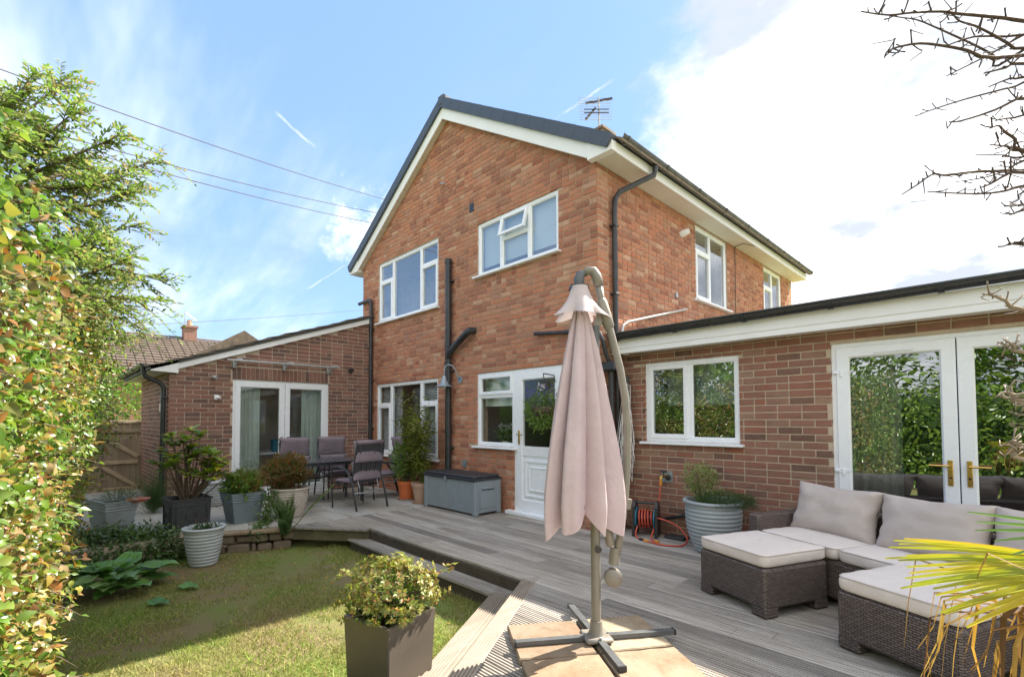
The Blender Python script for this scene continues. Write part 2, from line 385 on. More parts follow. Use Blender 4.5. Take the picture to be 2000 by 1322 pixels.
MT['tile'] = plain('brown_tile', (.16, .115, .085), .85, (.26, .21, .14), 5, .6, 50, coord='World')
MT['tile_grey'] = plain('grey_brown_tile', (.125, .105, .09), .9, (.20, .165, .13), 4, .6, 50, coord='World')
MT['felt'] = plain('roof_felt', (.10, .10, .10), .9, (.14, .14, .13), 5, .5, 80, coord='World')
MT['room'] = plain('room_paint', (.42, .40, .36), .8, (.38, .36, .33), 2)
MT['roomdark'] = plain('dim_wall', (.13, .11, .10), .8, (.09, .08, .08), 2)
MT['curtain'] = fabric('sage_curtain', (.62, .68, .62), (.54, .60, .55), .3)
MT['netting'] = fabric('pale_blind', (.72, .80, .84), (.68, .76, .80), .3)
MT['blind'] = plain('slat_blind', (.72, .74, .76), .5, (.66, .68, .70), 3)
MT['glass'] = glassmat('window_glass', boost=.7, base=.035)
MT['glass_up'] = glassmat('upper_window_glass', boost=.9, base=.16)
MT['glass_refl'] = glassmat('patio_door_glass', boost=1.0, base=.22, wob=.2, tint=(.75, .78, .76))
MT['gold'] = plain('brass', (.72, .46, .14), .28, (.6, .38, .12), 10, metal=1)
MT['steel'] = plain('galvanised_metal', (.46, .50, .53), .42, (.34, .38, .41), 5, .2, 30, metal=.55)
MT['lampmetal'] = plain('lamp_zinc', (.34, .40, .45), .45, (.27, .32, .37), 12, metal=.4)
MT['alu'] = plain('pale_metal', (.50, .50, .49), .4, (.38, .38, .37), 6, metal=.4)
MT['greyplastic'] = plain('blue_grey_plastic', (.27, .31, .34), .55, (.235, .275, .30), 3, .2, 120)
MT['lid'] = plain('charcoal_plastic', (.028, .030, .036), .5, (.04, .042, .048), 6, .2, 100)
MT['taupe'] = plain('taupe_metal', (.155, .13, .105), .38, (.125, .105, .085), 2, .05, 20, metal=.25)
MT['poletaupe'] = plain('taupe_powder_coat', (.26, .235, .20), .45, (.22, .20, .17), 8, metal=.2)
MT['darkpole'] = plain('grey_powder_coat', (.13, .135, .14), .45, (.10, .105, .11), 8, metal=.3)
MT['canopy'] = fabric('dusty_pink_canvas', (.66, .53, .555), (.59, .46, .485), .10, 600, 14, .55)
MT['cap_fabric'] = fabric('faded_pink_canvas', (.66, .57, .57), (.60, .51, .52), .2, 600, 9, .25)
MT['cushion'] = fabric('beige_cushion_fabric', (.72, .65, .60), (.68, .61, .56), 0, 700, 7, .35)
MT['pillow'] = fabric('beige_pillow_fabric', (.55, .48, .44), (.51, .44, .40), 0, 700, 7, .6)
MT['mauve'] = fabric('mauve_grey_fabric', (.25, .205, .235), (.21, .175, .20), 0, 500, 9, .5)
MT['sling'] = plain('black_sling', (.045, .045, .05), .7, (.06, .06, .065), 30, .3, 300)
MT['chairmetal'] = plain('graphite_metal', (.05, .053, .058), .4, (.07, .075, .08), 10, metal=.3)
MT['ribpot'] = plain('grey_ribbed_plastic', (.40, .44, .46), .5, (.34, .38, .40), 4, .1, 40)
MT['whitepot'] = plain('pale_ribbed_plastic', (.46, .49, .50), .5, (.38, .40, .40), 4, .1, 40)
MT['creampot'] = plain('cream_ribbed_plastic', (.54, .49, .42), .55, (.42, .36, .29), 4, .1, 40)
MT['lead'] = plain('lead_black_planter', (.035, .037, .042), .5, (.055, .057, .062), 6, .3, 60)
MT['zincpot'] = plain('galvanised_planter', (.25, .30, .33), .5, (.18, .22, .245), 3, .15, 20, metal=.35)
MT['zincpale'] = plain('weathered_zinc_trough', (.36, .40, .41), .6, (.26, .28, .28), 4, .25, 30, metal=.2)
MT['orange'] = plain('orange_plastic_pot', (.62, .16, .045), .45, (.55, .13, .04), 4)
MT['terra'] = plain('pale_terracotta', (.50, .33, .24), .8, (.44, .28, .20), 6, .3, 60)
MT['hose'] = plain('orange_hose', (.62, .10, .06), .4, (.55, .085, .05), 8)
MT['teal'] = plain('teal_plastic', (.03, .22, .32), .4, (.03, .18, .27), 8)
MT['yellow'] = plain('yellow_orange_plastic', (.75, .30, .03), .4, (.7, .26, .03), 8)
MT['soil'] = plain('potting_soil', (.035, .024, .017), .95, (.06, .04, .028), 20, 1, 60)
MT['bark'] = plain('bark', (.12, .085, .06), .9, (.20, .15, .11), 20, .8, 80)
MT['paletwig'] = plain('pale_bark', (.34, .26, .20), .8, (.20, .15, .12), 25, .5, 80)
MT['darktwig'] = plain('dark_twig', (.075, .05, .04), .85, (.12, .08, .06), 25, .5, 80)
MT['fencewood'] = plain('weathered_fence_wood', (.40, .31, .225), .9, (.28, .21, .15), 6, .5, 60, sc3=(1, 1, .12))
MT['fencewood2'] = plain('new_fence_rail', (.58, .44, .30), .85, (.46, .34, .23), 8, .4, 60)
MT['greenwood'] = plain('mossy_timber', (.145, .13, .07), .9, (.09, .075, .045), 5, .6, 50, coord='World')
MT['darkwood'] = plain('dark_timber', (.055, .042, .03), .9, (.09, .07, .05), 7, .6, 50, coord='World')  # dark brown timber for the risers and step posts
MT['sofadark'] = fabric('plum_velvet', (.05, .03, .05), (.035, .022, .035), 0)
MT['table_top'] = plain('smoky_table_top', (.075, .078, .09), .22, (.09, .093, .105), 8)
MT['white_flower'] = leafmat('white_petals', [(.75, .74, .72), (.70, .66, .68)], .3)
MT['blue_flower'] = leafmat('violet_petals', [(.10, .07, .34), (.16, .10, .42)], .3)
MT['pink_flower'] = leafmat('red_pink_petals', [(.65, .07, .12), (.7, .16, .2)], .3)

# decking: silvered grooved boards with brown patches
def deckmat(name, a, b_, c_, flip=False):
    m, t, b, o = newmat(name); r = rnd(t)
    g = tnoise(t, 1.6, 7, .72, 'World', (.8, 22, 1) if not flip else (9, 1, 1))
    c = mixc(t, mrange(t, g, .3, .7), a, b_)
    c = mixc(t, m2(t, 'MULTIPLY', mrange(t, tnoise(t, 1.4, 4, .6, 'World'), .45, .75), .55), c, c_)
    h = t.nodes.new('ShaderNodeHueSaturation'); t.links.new(c, h.inputs['Color']); t.links.new(mrange(t, r, 0, 1, .66, 1.3), h.inputs['Value'])
    t.links.new(h.outputs[0], b.inputs['Base Color']); b.inputs['Roughness'].default_value = .82; b.inputs['Specular IOR Level'].default_value = .3
    bump(t, b, tnoise(t, 14, 6, .7, 'World', (1, 12, 1) if not flip else (12, 1, 1)), .5, .004); return m
MT['deck'] = deckmat('silvered_decking', (.56, .52, .475), (.22, .19, .165), (.33, .27, .21))
MT['deck_edge'] = deckmat('pale_decking', (.42, .36, .30), (.26, .22, .18), (.22, .18, .14), True)
def slabmat(name, cols, st):
    m, t, b, o = newmat(name); c = cramp(t, rnd(t), cols)
    c = mixc(t, m2(t, 'MULTIPLY', mrange(t, tnoise(t, 3.2, 6, .65, 'World'), .42, .7), .75), c, st)
    c = mixc(t, m2(t, 'MULTIPLY', mrange(t, tnoise(t, 12, 6, .7, 'World'), .5, .75), .5), c, tuple(x*.55 for x in st))
    t.links.new(c, b.inputs['Base Color']); b.inputs['Roughness'].default_value = .8; b.inputs['Specular IOR Level'].default_value = .3
    h = m2(t, 'ADD', tnoise(t, 5, 3, .5, 'World'), m2(t, 'MULTIPLY', tnoise(t, 40, 5, .7, 'World'), .35)); bump(t, b, h, .7, .012); return m
MT['slab'] = slabmat('sandstone_slab', [(.34, .26, .175), (.25, .195, .14), (.37, .30, .21)], (.20, .115, .06))
MT['paving'] = slabmat('grey_sandstone_paving', [(.42, .42, .41), (.36, .345, .31), (.47, .46, .43), (.36, .33, .28)], (.31, .27, .21))
MT['rubble'] = slabmat('old_wall_stone', [(.20, .155, .11), (.26, .20, .14), (.15, .12, .09)], (.09, .07, .045))
# rattan weave
def rattan():
    m, t, b, o = newmat('brown_rattan_weave'); tcn = t.nodes.new('ShaderNodeTexCoord'); ge = t.nodes.new('ShaderNodeNewGeometry')
    s_ = t.nodes.new('ShaderNodeSeparateXYZ'); t.links.new(tcn.outputs['Object'], s_.inputs[0])
    n_ = t.nodes.new('ShaderNodeSeparateXYZ'); vt = t.nodes.new('ShaderNodeVectorTransform'); vt.vector_type = 'NORMAL'; vt.convert_from = 'WORLD'; vt.convert_to = 'OBJECT'
    t.links.new(ge.outputs['True Normal'], vt.inputs[0]); t.links.new(vt.outputs[0], n_.inputs[0])
    ax = m2(t, 'GREATER_THAN', m2(t, 'ABSOLUTE', n_.outputs[0]), .6); tz = m2(t, 'GREATER_THAN', m2(t, 'ABSOLUTE', n_.outputs[2]), .6)
    mu = t.nodes.new('ShaderNodeMix'); t.links.new(ax, mu.inputs[0]); t.links.new(s_.outputs[0], mu.inputs[2]); t.links.new(s_.outputs[1], mu.inputs[3])
    mv = t.nodes.new('ShaderNodeMix'); t.links.new(tz, mv.inputs[0]); t.links.new(s_.outputs[2], mv.inputs[2]); t.links.new(s_.outputs[1], mv.inputs[3])
    cb = t.nodes.new('ShaderNodeCombineXYZ'); t.links.new(mu.outputs[0], cb.inputs[0]); t.links.new(mv.outputs[0], cb.inputs[1])
    br = t.nodes.new('ShaderNodeTexBrick'); t.links.new(cb.outputs[0], br.inputs[0]); br.inputs['Scale'].default_value = 1
    br.inputs['Brick Width'].default_value = .036; br.inputs['Row Height'].default_value = .0135; br.inputs['Mortar Size'].default_value = .0030; br.inputs['Mortar Smooth'].default_value = .9
    br.inputs['Color1'].default_value = (.19, .145, .125, 1); br.inputs['Color2'].default_value = (.12, .09, .08, 1); br.inputs['Mortar'].default_value = (.010, .008, .007, 1)
    t.links.new(br.outputs['Color'], b.inputs['Base Color']); b.inputs['Roughness'].default_value = .45
    inv = m2(t, 'SUBTRACT', 1.0, br.outputs['Fac']); bump(t, b, inv, 1.0, .004); return m
MT['rattan'] = rattan()
# lawn: soil, moss and worn grass
def lawnmat():
    m, t, b, o = newmat('mossy_lawn_soil')
    c = mixc(t, mrange(t, tnoise(t, 1.3, 6, .65, 'World'), .40, .62), (.16, .25, .05), (.26, .19, .12))
    c = mixc(t, m2(t, 'MULTIPLY', mrange(t, tnoise(t, 26, 5, .7, 'World'), .4, .7), .7), c, (.24, .23, .08))
    t.links.new(c, b.inputs['Base Color']); b.inputs['Roughness'].default_value = .95; b.inputs['Specular IOR Level'].default_value = .1
    bump(t, b, tnoise(t, 60, 6, .8, 'World'), 1.0, .02); return m
MT['lawn'] = lawnmat()
MT['tile_far'] = plain('dark_brown_roof_tile', (.085, .062, .05), .9, (.15, .115, .09), 4, .6, 50, coord='World')
def grassmat():
    m, t, b, o = newmat('short_grass'); c = cramp(t, rnd(t), [(.13, .26, .035), (.24, .37, .05), (.44, .46, .12), (.55, .47, .21), (.09, .18, .025), (.34, .42, .08)])
    c = mixc(t, m2(t, 'MULTIPLY', mrange(t, tnoise(t, 2.2, 4, .6, 'World'), .42, .66), .8), c, (.36, .29, .13))
    t.links.new(c, b.inputs['Base Color']); b.inputs['Roughness'].default_value = .6; b.inputs['Specular IOR Level'].default_value = .2
    tr = t.nodes.new('ShaderNodeBsdfTranslucent'); t.links.new(c, tr.inputs[0]); mx_ = t.nodes.new('ShaderNodeMixShader'); mx_.inputs[0].default_value = .35
    t.links.new(b.outputs[0], mx_.inputs[1]); t.links.new(tr.outputs[0], mx_.inputs[2]); t.links.new(mx_.outputs[0], o.inputs[0]); return m
MT['grass'] = grassmat()
MT['climber'] = leafmat('climber_leaves', [(.09, .17, .025), (.16, .24, .035), (.04, .08, .015), (.26, .27, .05), (.28, .11, .035), (.12, .20, .03), (.36, .22, .09), (.12, .05, .02), (.18, .26, .04), (.38, .28, .07), (.06, .12, .02), (.40, .29, .15), (.05, .07, .015), (.13, .22, .03)], .28, .32)
MT['climber_green'] = leafmat('bright_green_leaves', [(.09, .20, .025), (.16, .27, .04), (.04, .10, .015), (.22, .30, .05), (.07, .15, .02)], .32, .32)
MT['climber_shaded'] = leafmat('shaded_inner_leaves', [(.035, .05, .012), (.06, .05, .02), (.05, .07, .015), (.09, .05, .025)], .15)  # shade of the hedge gaps put into the colour of the deeper leaves
MT['tree_leaf'] = leafmat('small_tree_leaves', [(.13, .22, .04), (.19, .28, .06), (.10, .17, .04), (.26, .30, .10), (.30, .22, .10)], .4)
MT['rhodo'] = leafmat('rhododendron_leaves', [(.12, .22, .03), (.18, .29, .04), (.24, .34, .05), (.12, .20, .03), (.50, .42, .05), (.15, .25, .03)], .3)
MT['azalea'] = leafmat('azalea_leaves', [(.13, .18, .03), (.20, .25, .04), (.30, .31, .06), (.10, .14, .03), (.42, .20, .09), (.17, .22, .04), (.36, .34, .10), (.24, .13, .05)], .35)
MT['nandina'] = leafmat('copper_shrub_leaves', [(.09, .11, .025), (.16, .10, .03), (.26, .10, .04), (.12, .13, .03), (.08, .12, .03)], .35)
MT['green'] = leafmat('fresh_green_leaves', [(.10, .19, .03), (.16, .26, .04), (.07, .13, .025), (.22, .30, .06)], .35)
MT['darkgreen'] = leafmat('dark_green_leaves', [(.035, .075, .02), (.05, .10, .025), (.07, .13, .03), (.10, .15, .05)], .25)
MT['ivy'] = leafmat('ivy_leaves', [(.05, .10, .025), (.08, .14, .035), (.11, .18, .05), (.05, .09, .02)], .25, .3)
MT['bergenia'] = leafmat('broad_glossy_leaves', [(.09, .21, .04), (.12, .26, .055), (.15, .30, .07), (.24, .34, .13)], .25, .35)
MT['bamboo'] = leafmat('bamboo_leaves', [(.16, .20, .03), (.22, .25, .05), (.12, .16, .03), (.30, .27, .07)], .4)
MT['variegated'] = leafmat('variegated_leaves', [(.12, .18, .04), (.34, .34, .14), (.20, .26, .07), (.42, .42, .22)], .35)
MT['laurel'] = leafmat('laurel_leaves', [(.045, .10, .015), (.08, .15, .02), (.13, .21, .03), (.18, .25, .04)], .25, .25)
MT['palm'] = leafmat('palm_leaflets', [(.26, .34, .03), (.44, .42, .04), (.58, .46, .05), (.32, .38, .03), (.52, .38, .05)], .45, .4)
MT['palmgreen'] = leafmat('green_palm_leaflets', [(.12, .22, .04), (.10, .19, .04)], .4, .4)
MT['palmdead'] = leafmat('dry_palm_leaflets', [(.38, .22, .05), (.45, .28, .07), (.22, .11, .04), (.50, .34, .10), (.12, .06, .03)], .35, .7)

# ================================================================== SETTING: ground
gm = MB().add([(-400, -400, -.27), (400, -400, -.27), (400, 400, -.27), (-400, 400, -.27)], [(0, 1, 2, 3)])
kind(gm.build('ground', MT['lawn']), 'structure')

# ================================================================== brickwork
class WF:
    def __init__(s, o, U, N_): s.o, s.U, s.N = Vector(o), Vector(U), Vector(N_)
    def __call__(s, u, d, z): p = s.o+s.U*u+s.N*d; return (p.x, p.y, p.z+z)
def wall_mesh(wf, u0, u1, z0, z1, holes, name, parent, mat, thick=.24, face=-.008, extra=None):
    us = sorted({u0, u1, *[h[0] for h in holes], *[h[1] for h in holes]}); zs = sorted({z0, z1, *[h[2] for h in holes], *[h[3] for h in holes]})
    us = [u for u in us if u0 <= u <= u1]; zs = [z for z in zs if z0 <= z <= z1]
    idx = {}; v = []; f = []
    def vi(i, j, k):
        if (i, j, k) not in idx: idx[i, j, k] = len(v); v.append(wf(us[i], face if k == 0 else -thick, zs[j]))
        return idx[i, j, k]
    solid = {}
    for i in range(len(us)-1):
        for j in range(len(zs)-1):
            cu, cz = (us[i]+us[i+1])/2, (zs[j]+zs[j+1])/2
            solid[i, j] = not any(h[0] < cu < h[1] and h[2] < cz < h[3] for h in holes)
    for (i, j), s_ in solid.items():
        if not s_: continue
        f.append((vi(i, j, 0), vi(i+1, j, 0), vi(i+1, j+1, 0), vi(i, j+1, 0))); f.append((vi(i, j, 1), vi(i, j+1, 1), vi(i+1, j+1, 1), vi(i+1, j, 1)))
        if not solid.get((i-1, j)): f.append((vi(i, j, 0), vi(i, j+1, 0), vi(i, j+1, 1), vi(i, j, 1)))
        if not solid.get((i+1, j)): f.append((vi(i+1, j, 0), vi(i+1, j, 1), vi(i+1, j+1, 1), vi(i+1, j+1, 0)))
        if not solid.get((i, j-1)): f.append((vi(i, j, 0), vi(i, j, 1), vi(i+1, j, 1), vi(i+1, j, 0)))
        if not solid.get((i, j+1)): f.append((vi(i, j+1, 0), vi(i+1, j+1, 0), vi(i+1, j+1, 1), vi(i, j+1, 1)))
    mb = MB(); mb.v = v; mb.f = f
    if extra: extra(mb)
    return mb.build(name, mat, parent)
BR_V = [(-.5, -.045, -.5), (.5, -.045, -.5), (.5, -.045, .5), (-.5, -.045, .5)]
def brick_verts(w, h, c=.0035):
    a, b = w/2, h/2
    return [(-a, -.04, -b), (a, -.04, -b), (a, -.04, b), (-a, -.04, b), (-a, -c, -b), (a, -c, -b), (a, -c, b), (-a, -c, b),
            (-a+c, 0, -b+c), (a-c, 0, -b+c), (a-c, 0, b-c), (-a+c, 0, b-c)]
BR_F = [(0, 1, 5, 4), (1, 2, 6, 5), (2, 3, 7, 6), (3, 0, 4, 7), (4, 5, 9, 8), (5, 6, 10, 9), (6, 7, 11, 10), (7, 4, 8, 11), (8, 9, 10, 11)]
class Bricks:
    """collects the bricks of one building; the nearest ones become parts, the rest one mesh per wall"""
    def __init__(s, mat): s.mat = mat; s.L = []
    def lay(s, wf, wall, u0, u1, z0, z1, holes=(), clip=None, seed=0, headers=.25, vis=None, off=0.0):
        rng = random.Random(seed); nrow = int(round((z1-z0)/.075)); S, H, G = .213, .1005, .0125
        for r in range(nrow):
            za = z0+r*.075+G/2; zb = za+.0625
            u = u0-(.1125 if r % 2 else 0)-off
            heads = rng.random() < headers
            segs = []
            while u < u1:
                w = H if (heads and rng.random() < .55) or rng.random() < .05 else S
                segs.append((u, u+w)); u += w+G
            for a, b in segs:
                a, b = max(a, u0), min(b, u1)
                if b-a < .03: continue
                parts = [(a, b, za, zb)]
                for h in holes:
                    new = []
                    for (p, q, c, d) in parts:
                        if h[0] >= q or h[1] <= p or h[2] >= d or h[3] <= c: new.append((p, q, c, d)); continue
                        ov = (min(d, h[3])-max(c, h[2]))/(d-c)
                        if ov > .55 or (c > h[2] and d < h[3]):
                            if h[0]-p > .025: new.append((p, h[0], c, d))
                            if q-h[1] > .025: new.append((h[1], q, c, d))
                        elif c < h[2]: new.append((p, q, c, h[2]))
                        else: new.append((p, q, h[3], d))
                    parts = new
                for (p, q, c, d) in parts:
                    if d-c < .012: continue
                    if clip:
                        zt = clip((p+q)/2)
                        if c > zt: continue
                    s.one(wf, wall, (p+q)/2, (c+d)/2, q-p, d-c, rng, vis)
        return s
    def one(s, wf, wall, u, z, w, h, rng, vis=None):
        P = Vector(wf(u, rng.uniform(-.0015, .0015), z)); Nn = wf.N; Ux = Vector((0, 0, 1)).cross(Nn)*-1
        d = P-CAM; sco = w*h*max(.05, -d.normalized().dot(Nn))/d.length_squared
        if vis and not vis(u, z): sco *= .001
        if d.dot(F) < .3 or abs(d.dot(Rv)/max(d.dot(F), .1)) > 1.08: sco *= .001
        M = Matrix(((Ux.x, Nn.x, 0, P.x), (Ux.y, Nn.y, 0, P.y), (0, 0, 1, P.z), (0, 0, 0, 1)))
        s.L.append((sco, wall, M @ Matrix.Rotation(rng.uniform(-.004, .004), 4, 'Y'), w, h))
    def finish(s, nmax=290):
        s.L.sort(key=lambda q: -q[0]); mb = MB(); mb.add(brick_verts(.215, .0645), BR_F); me = mb.mesh('brick', s.mat)
        hd = MB(); hd.add(brick_verts(.1025, .0645), BR_F); mh = hd.mesh('brick', s.mat)
        for _, wall, M, w, h in s.L[:nmax]:
            base = mh if w < .15 and h < .1 else me
            bw = .1025 if base is mh else .215
            link(bpy.data.objects.new('brick', base), wall, M @ Matrix.Diagonal((w/bw, 1, h/.0645, 1)))
        rest = {}
        for _, wall, M, w, h in s.L[nmax:]: rest.setdefault(wall.name, (wall, MB()))[1].add([M @ Vector(p) for p in brick_verts(w, h)], BR_F)
        for wall, b in rest.values(): kind(b.build('brickwork', s.mat, wall), 'stuff')

# ================================================================== windows and doors
def ring(mb, u0, u1, z0, z1, w, d0, d1, wb=None):
    wb = wb or w
    mb.box(u0, u0+w, d0, d1, z0, z1); mb.box(u1-w, u1, d0, d1, z0, z1)
    mb.box(u0+w, u1-w, d0, d1, z1-w, z1); mb.box(u0+w, u1-w, d0, d1, z0, z0+wb)
def ringc(mb, u0, u1, z0, z1, w, d0, d1, c=.008, wb=None):
    """mitred frame with a sloping inner edge and softened outer edge"""
    wb = wb or w
    def loop(i, d): return [(u0+i[0], d, z0+i[1]), (u1-i[0], d, z0+i[1]), (u1-i[0], d, z1-i[2]), (u0+i[0], d, z1-i[2])]
    L_ = [loop((0, 0, 0), d0), loop((0, 0, 0), d1-c*.4), loop((c*.4, c*.4, c*.4), d1), loop((w-c, wb-c, w-c), d1), loop((w, wb, w), d1-c*1.4), loop((w, wb, w), d0)]
    v = [p for l in L_ for p in l]; f = []
    n = len(L_)
    for i in range(n):
        j = (i+1) % n
        for k in range(4): f.append((i*4+k, i*4+(k+1) % 4, j*4+(k+1) % 4, j*4+k))
    return mb.add(v, f)
def window(name, parent, wf, u0, u1, z0, z1, cols, glass='glass', d=-.025, sill=True, sillw=.05, cover=None, sash_out=None, fw=.055):
    fr = MB(wf); ringc(fr, u0, u1, z0, z1, fw, d-.07, d)
    w = fr.build(name, MT['upvc'], parent)
    for i, (a, b, lights) in enumerate(cols):
        if i: MB(wf).box(a-.028, a+.028, d-.066, d-.002, z0+fw, z1-fw).build('mullion', MT['upvc'], w)
        for j, (c, e, ty) in enumerate(lights):
            if j: MB(wf).box(a+(.028 if i else fw), b-(.028 if i < len(cols)-1 else fw), d-.065, d-.003, c-.025, c+.025).build('transom', MT['upvc'], w)
            la = a+(.020 if i else fw-.01); lb = b-(.020 if i < len(cols)-1 else fw-.01)
            lc = c+(.018 if j else fw-.01); le = e-(.018 if j < len(lights)-1 else fw-.01)
            if ty == 'open':
                sb = MB(wf); ringc(sb, la, lb, lc, le, .052, d-.03, d+.016); s_ = sb.build('sash', MT['upvc'], w)
                g = MB(wf).box(la+.045, lb-.045, d-.024, d-.018, lc+.045, le-.045).build('pane', MT[glass], w)
            elif ty == 'ajar':
                def T2(u, dd, z, le=le): k = (le-z)*.26; return wf(u, dd+k, z)
                sb = MB(T2); ringc(sb, la, lb, lc, le, .048, d-.02, d+.02); sb.build('sash', MT['upvc'], w)
                MB(T2).box(la+.042, lb-.042, d-.008, d-.002, lc+.042, le-.042).build('pane', MT[glass], w)
            else:
                MB(wf).box(la+.002, lb-.002, d-.034, d-.028, lc+.002, le-.002).build('pane', MT[glass], w)
                bd = MB(wf); ringc(bd, la, lb, lc, le, .022, d-.027, d-.008, .006); bd.build('glazing_bead', MT['upvc'], w)
    if sill:
        sb = MB(); m_ = []
        ss = MB(wf); ss.cbox(u0-sillw, u1+sillw, -.04, .075, z0-.032, z0-.001, .006); ss.build('sill', MT['upvc'], w)
    return w
def handle(mb, wf, u, d, z, side, mat):
    pass

# ================================================================== MAIN HOUSE
house = thing('brick_house', 'two-storey orange-brown brick house with a steep gable and slate-grey verge', 'house', (-6.757, 8.9, 0))
GW = WF((0, 5, 0), (1, 0, 0), (0, -1, 0)); FW = WF((-3.594, 0, 0), (0, 1, 0), (1, 0, 0))
XL, XR, XC = -9.92, -3.594, -6.8
def ztop(x): return 7.05-.623*abs(x-XC)
g_holes = [(-9.23, -7.07, 3.41, 4.665), (-5.98, -4.25, 3.70, 4.565), (-9.29, -7.07, .68, 2.13), (-6.0, -5.14, .97, 2.13), (-5.14, -4.19, .03, 2.13), (-6.18, -6.07, 4.83, 4.97)]
f_holes = [(7.755, 9.05, 3.38, 4.655), (10.95, 12.12, 3.38, 4.655)]
def gtop(mb):
    for k in range(1):
        p = [GW(XL, -.008, 4.701), GW(XR-.003, -.008, 4.701), GW(XR-.003, -.008, ztop(XR)-.22), GW(XC, -.008, ztop(XC)-.22), GW(XL, -.008, ztop(XL)-.22)]
        h = g_holes[-1]
        # triangle with the small vent opening left as a shallow recess box in front of it
        mb.prism(p, (0, 0, 0), (0, .23, 0))
gw = wall_mesh(GW, XL, XR-.003, -.27, 4.70, g_holes[:5], 'gable_wall', house, MT['mortar'], extra=gtop)
fwl = wall_mesh(FW, 5.25, 12.83, -.27, 4.72, f_holes, 'flank_wall', house, MT['mortar'])
MB().box(-3.83, -3.602, 5.012, 5.249, -.27, 4.69).build('corner_pier', MT['mortar'], house)
MB().box(XL, XL+.24, 5.25, 12.6, -.27, 4.72).build('side_wall', MT['mortar'], house)
bw = MB().box(XL, XR, 12.6, 12.84, -.27, 4.72); bw.prism([(XL, 12.6, 4.72), (XR, 12.6, 4.72), (XC, 12.6, 6.7)], (0, 0, 0), (0, .24, 0)); bw.build('rear_wall', MT['mortar'], house)
B = Bricks(MT['brick_main'])
B.lay(GW, gw, XL, XR-.003, -.045, 6.80, g_holes, lambda u: ztop(u)-.28, 3, .45)
B.lay(FW, fwl, 5.004, 12.83, -.045, 4.68, f_holes, None, 5, .45, lambda u, z: z > 2.5 or u < 5.4)
# course of headers standing over the flank window heads is hidden by the soffit
B.finish(292)
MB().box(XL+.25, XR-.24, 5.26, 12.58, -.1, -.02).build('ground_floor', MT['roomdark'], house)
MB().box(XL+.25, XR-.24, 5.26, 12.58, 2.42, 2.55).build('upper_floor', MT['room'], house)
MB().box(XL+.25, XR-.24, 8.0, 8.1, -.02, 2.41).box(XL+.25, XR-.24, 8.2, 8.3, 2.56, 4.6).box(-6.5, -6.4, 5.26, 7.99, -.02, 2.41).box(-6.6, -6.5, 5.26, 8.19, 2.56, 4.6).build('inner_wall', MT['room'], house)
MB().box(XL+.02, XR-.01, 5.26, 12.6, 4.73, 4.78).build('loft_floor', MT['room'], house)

# windows: the light sizes were read off the openings
c3 = lambda a, b, c, d, za, zb, zc, l, m, r: [(a, b, l), (b, c, m), (c, d, r)]
window('window', house, GW, -9.23, -7.07, 3.41, 4.665, [(-9.23, -8.67, [(3.41, 4.27, 'open'), (4.27, 4.665, 'fixed')]), (-8.67, -7.66, [(3.41, 4.665, 'fixed')]), (-7.66, -7.07, [(3.41, 4.27, 'open'), (4.27, 4.665, 'fixed')])], 'glass_up')
window('window', house, GW, -5.98, -4.25, 3.70, 4.565, [(-5.98, -5.43, [(3.70, 4.565, 'fixed')]), (-5.43, -4.83, [(3.70, 4.19, 'fixed'), (4.19, 4.565, 'ajar')]), (-4.83, -4.25, [(3.70, 4.565, 'fixed')])], 'glass_up')
window('window', house, GW, -9.29, -7.07, .68, 2.13, [(-9.29, -8.73, [(.68, 1.70, 'open'), (1.70, 2.13, 'fixed')]), (-8.73, -7.64, [(.68, 2.13, 'fixed')]), (-7.64, -7.07, [(.68, 1.70, 'open'), (1.70, 2.13, 'fixed')])])
kw = window('window', house, GW, -6.0, -5.14, .97, 2.13, [(-6.0, -5.14, [(.97, 1.76, 'fixed'), (1.76, 2.13, 'open')])])
window('window', house, FW, 7.755, 9.05, 3.38, 4.655, [(7.755, 8.36, [(3.38, 4.24, 'open'), (4.24, 4.655, 'fixed')]), (8.36, 9.05, [(3.38, 4.655, 'fixed')])], 'glass_up')
window('window', house, FW, 10.95, 12.12, 3.38, 4.655, [(10.95, 11.53, [(3.38, 4.24, 'open'), (4.24, 4.655, 'fixed')]), (11.53, 12.12, [(3.38, 4.655, 'fixed')])], 'glass_up')
# back door with one tall light over a raised panel
dm = MB(GW); ringc(dm, -5.14, -4.19, .03, 2.13, .06, -.095, -.02, wb=.05)
door = dm.build('back_door', MT['upvc'], house)
lf = MB(GW); ringc(lf, -5.09, -4.24, .075, 2.075, .115, -.07, -.012, .014, wb=.16); lf.box(-4.985, -4.345, -.066, -.02, .86, 1.0); lf.box(-4.98, -4.35, -.06, -.035, .20, .87); lf.build('door_leaf', MT['upvc'], door)
pn = MB(GW); ringc(pn, -4.93, -4.40, .27, .80, .045, -.035, -.012, .016); ringc(pn, -4.85, -4.48, .36, .71, .035, -.035, -.008, .014); pn.box(-4.82, -4.51, -.034, -.016, .39, .68); pn.build('raised_panel', MT['upvc'], door)
MB(GW).box(-4.98, -4.35, -.05, -.044, .995, 1.965).build('pane', MT['glass'], door)
hd = MB(GW); hd.cbox(-5.055, -5.022, -.012, -.002, 1.02, 1.23, .004); hd.tube([(-5.038, -.002, 1.17), (-5.038, .045, 1.17)], .009, 8); hd.tube([(-5.038, .045, 1.17), (-4.92, .05, 1.168)], .009, 8); hd.build('handle', MT['gold'], door, 40)
MB(GW).cbox(-5.25, -4.10, -.06, .09, .0, .055, .008).build('threshold', MT['upvc'], door)
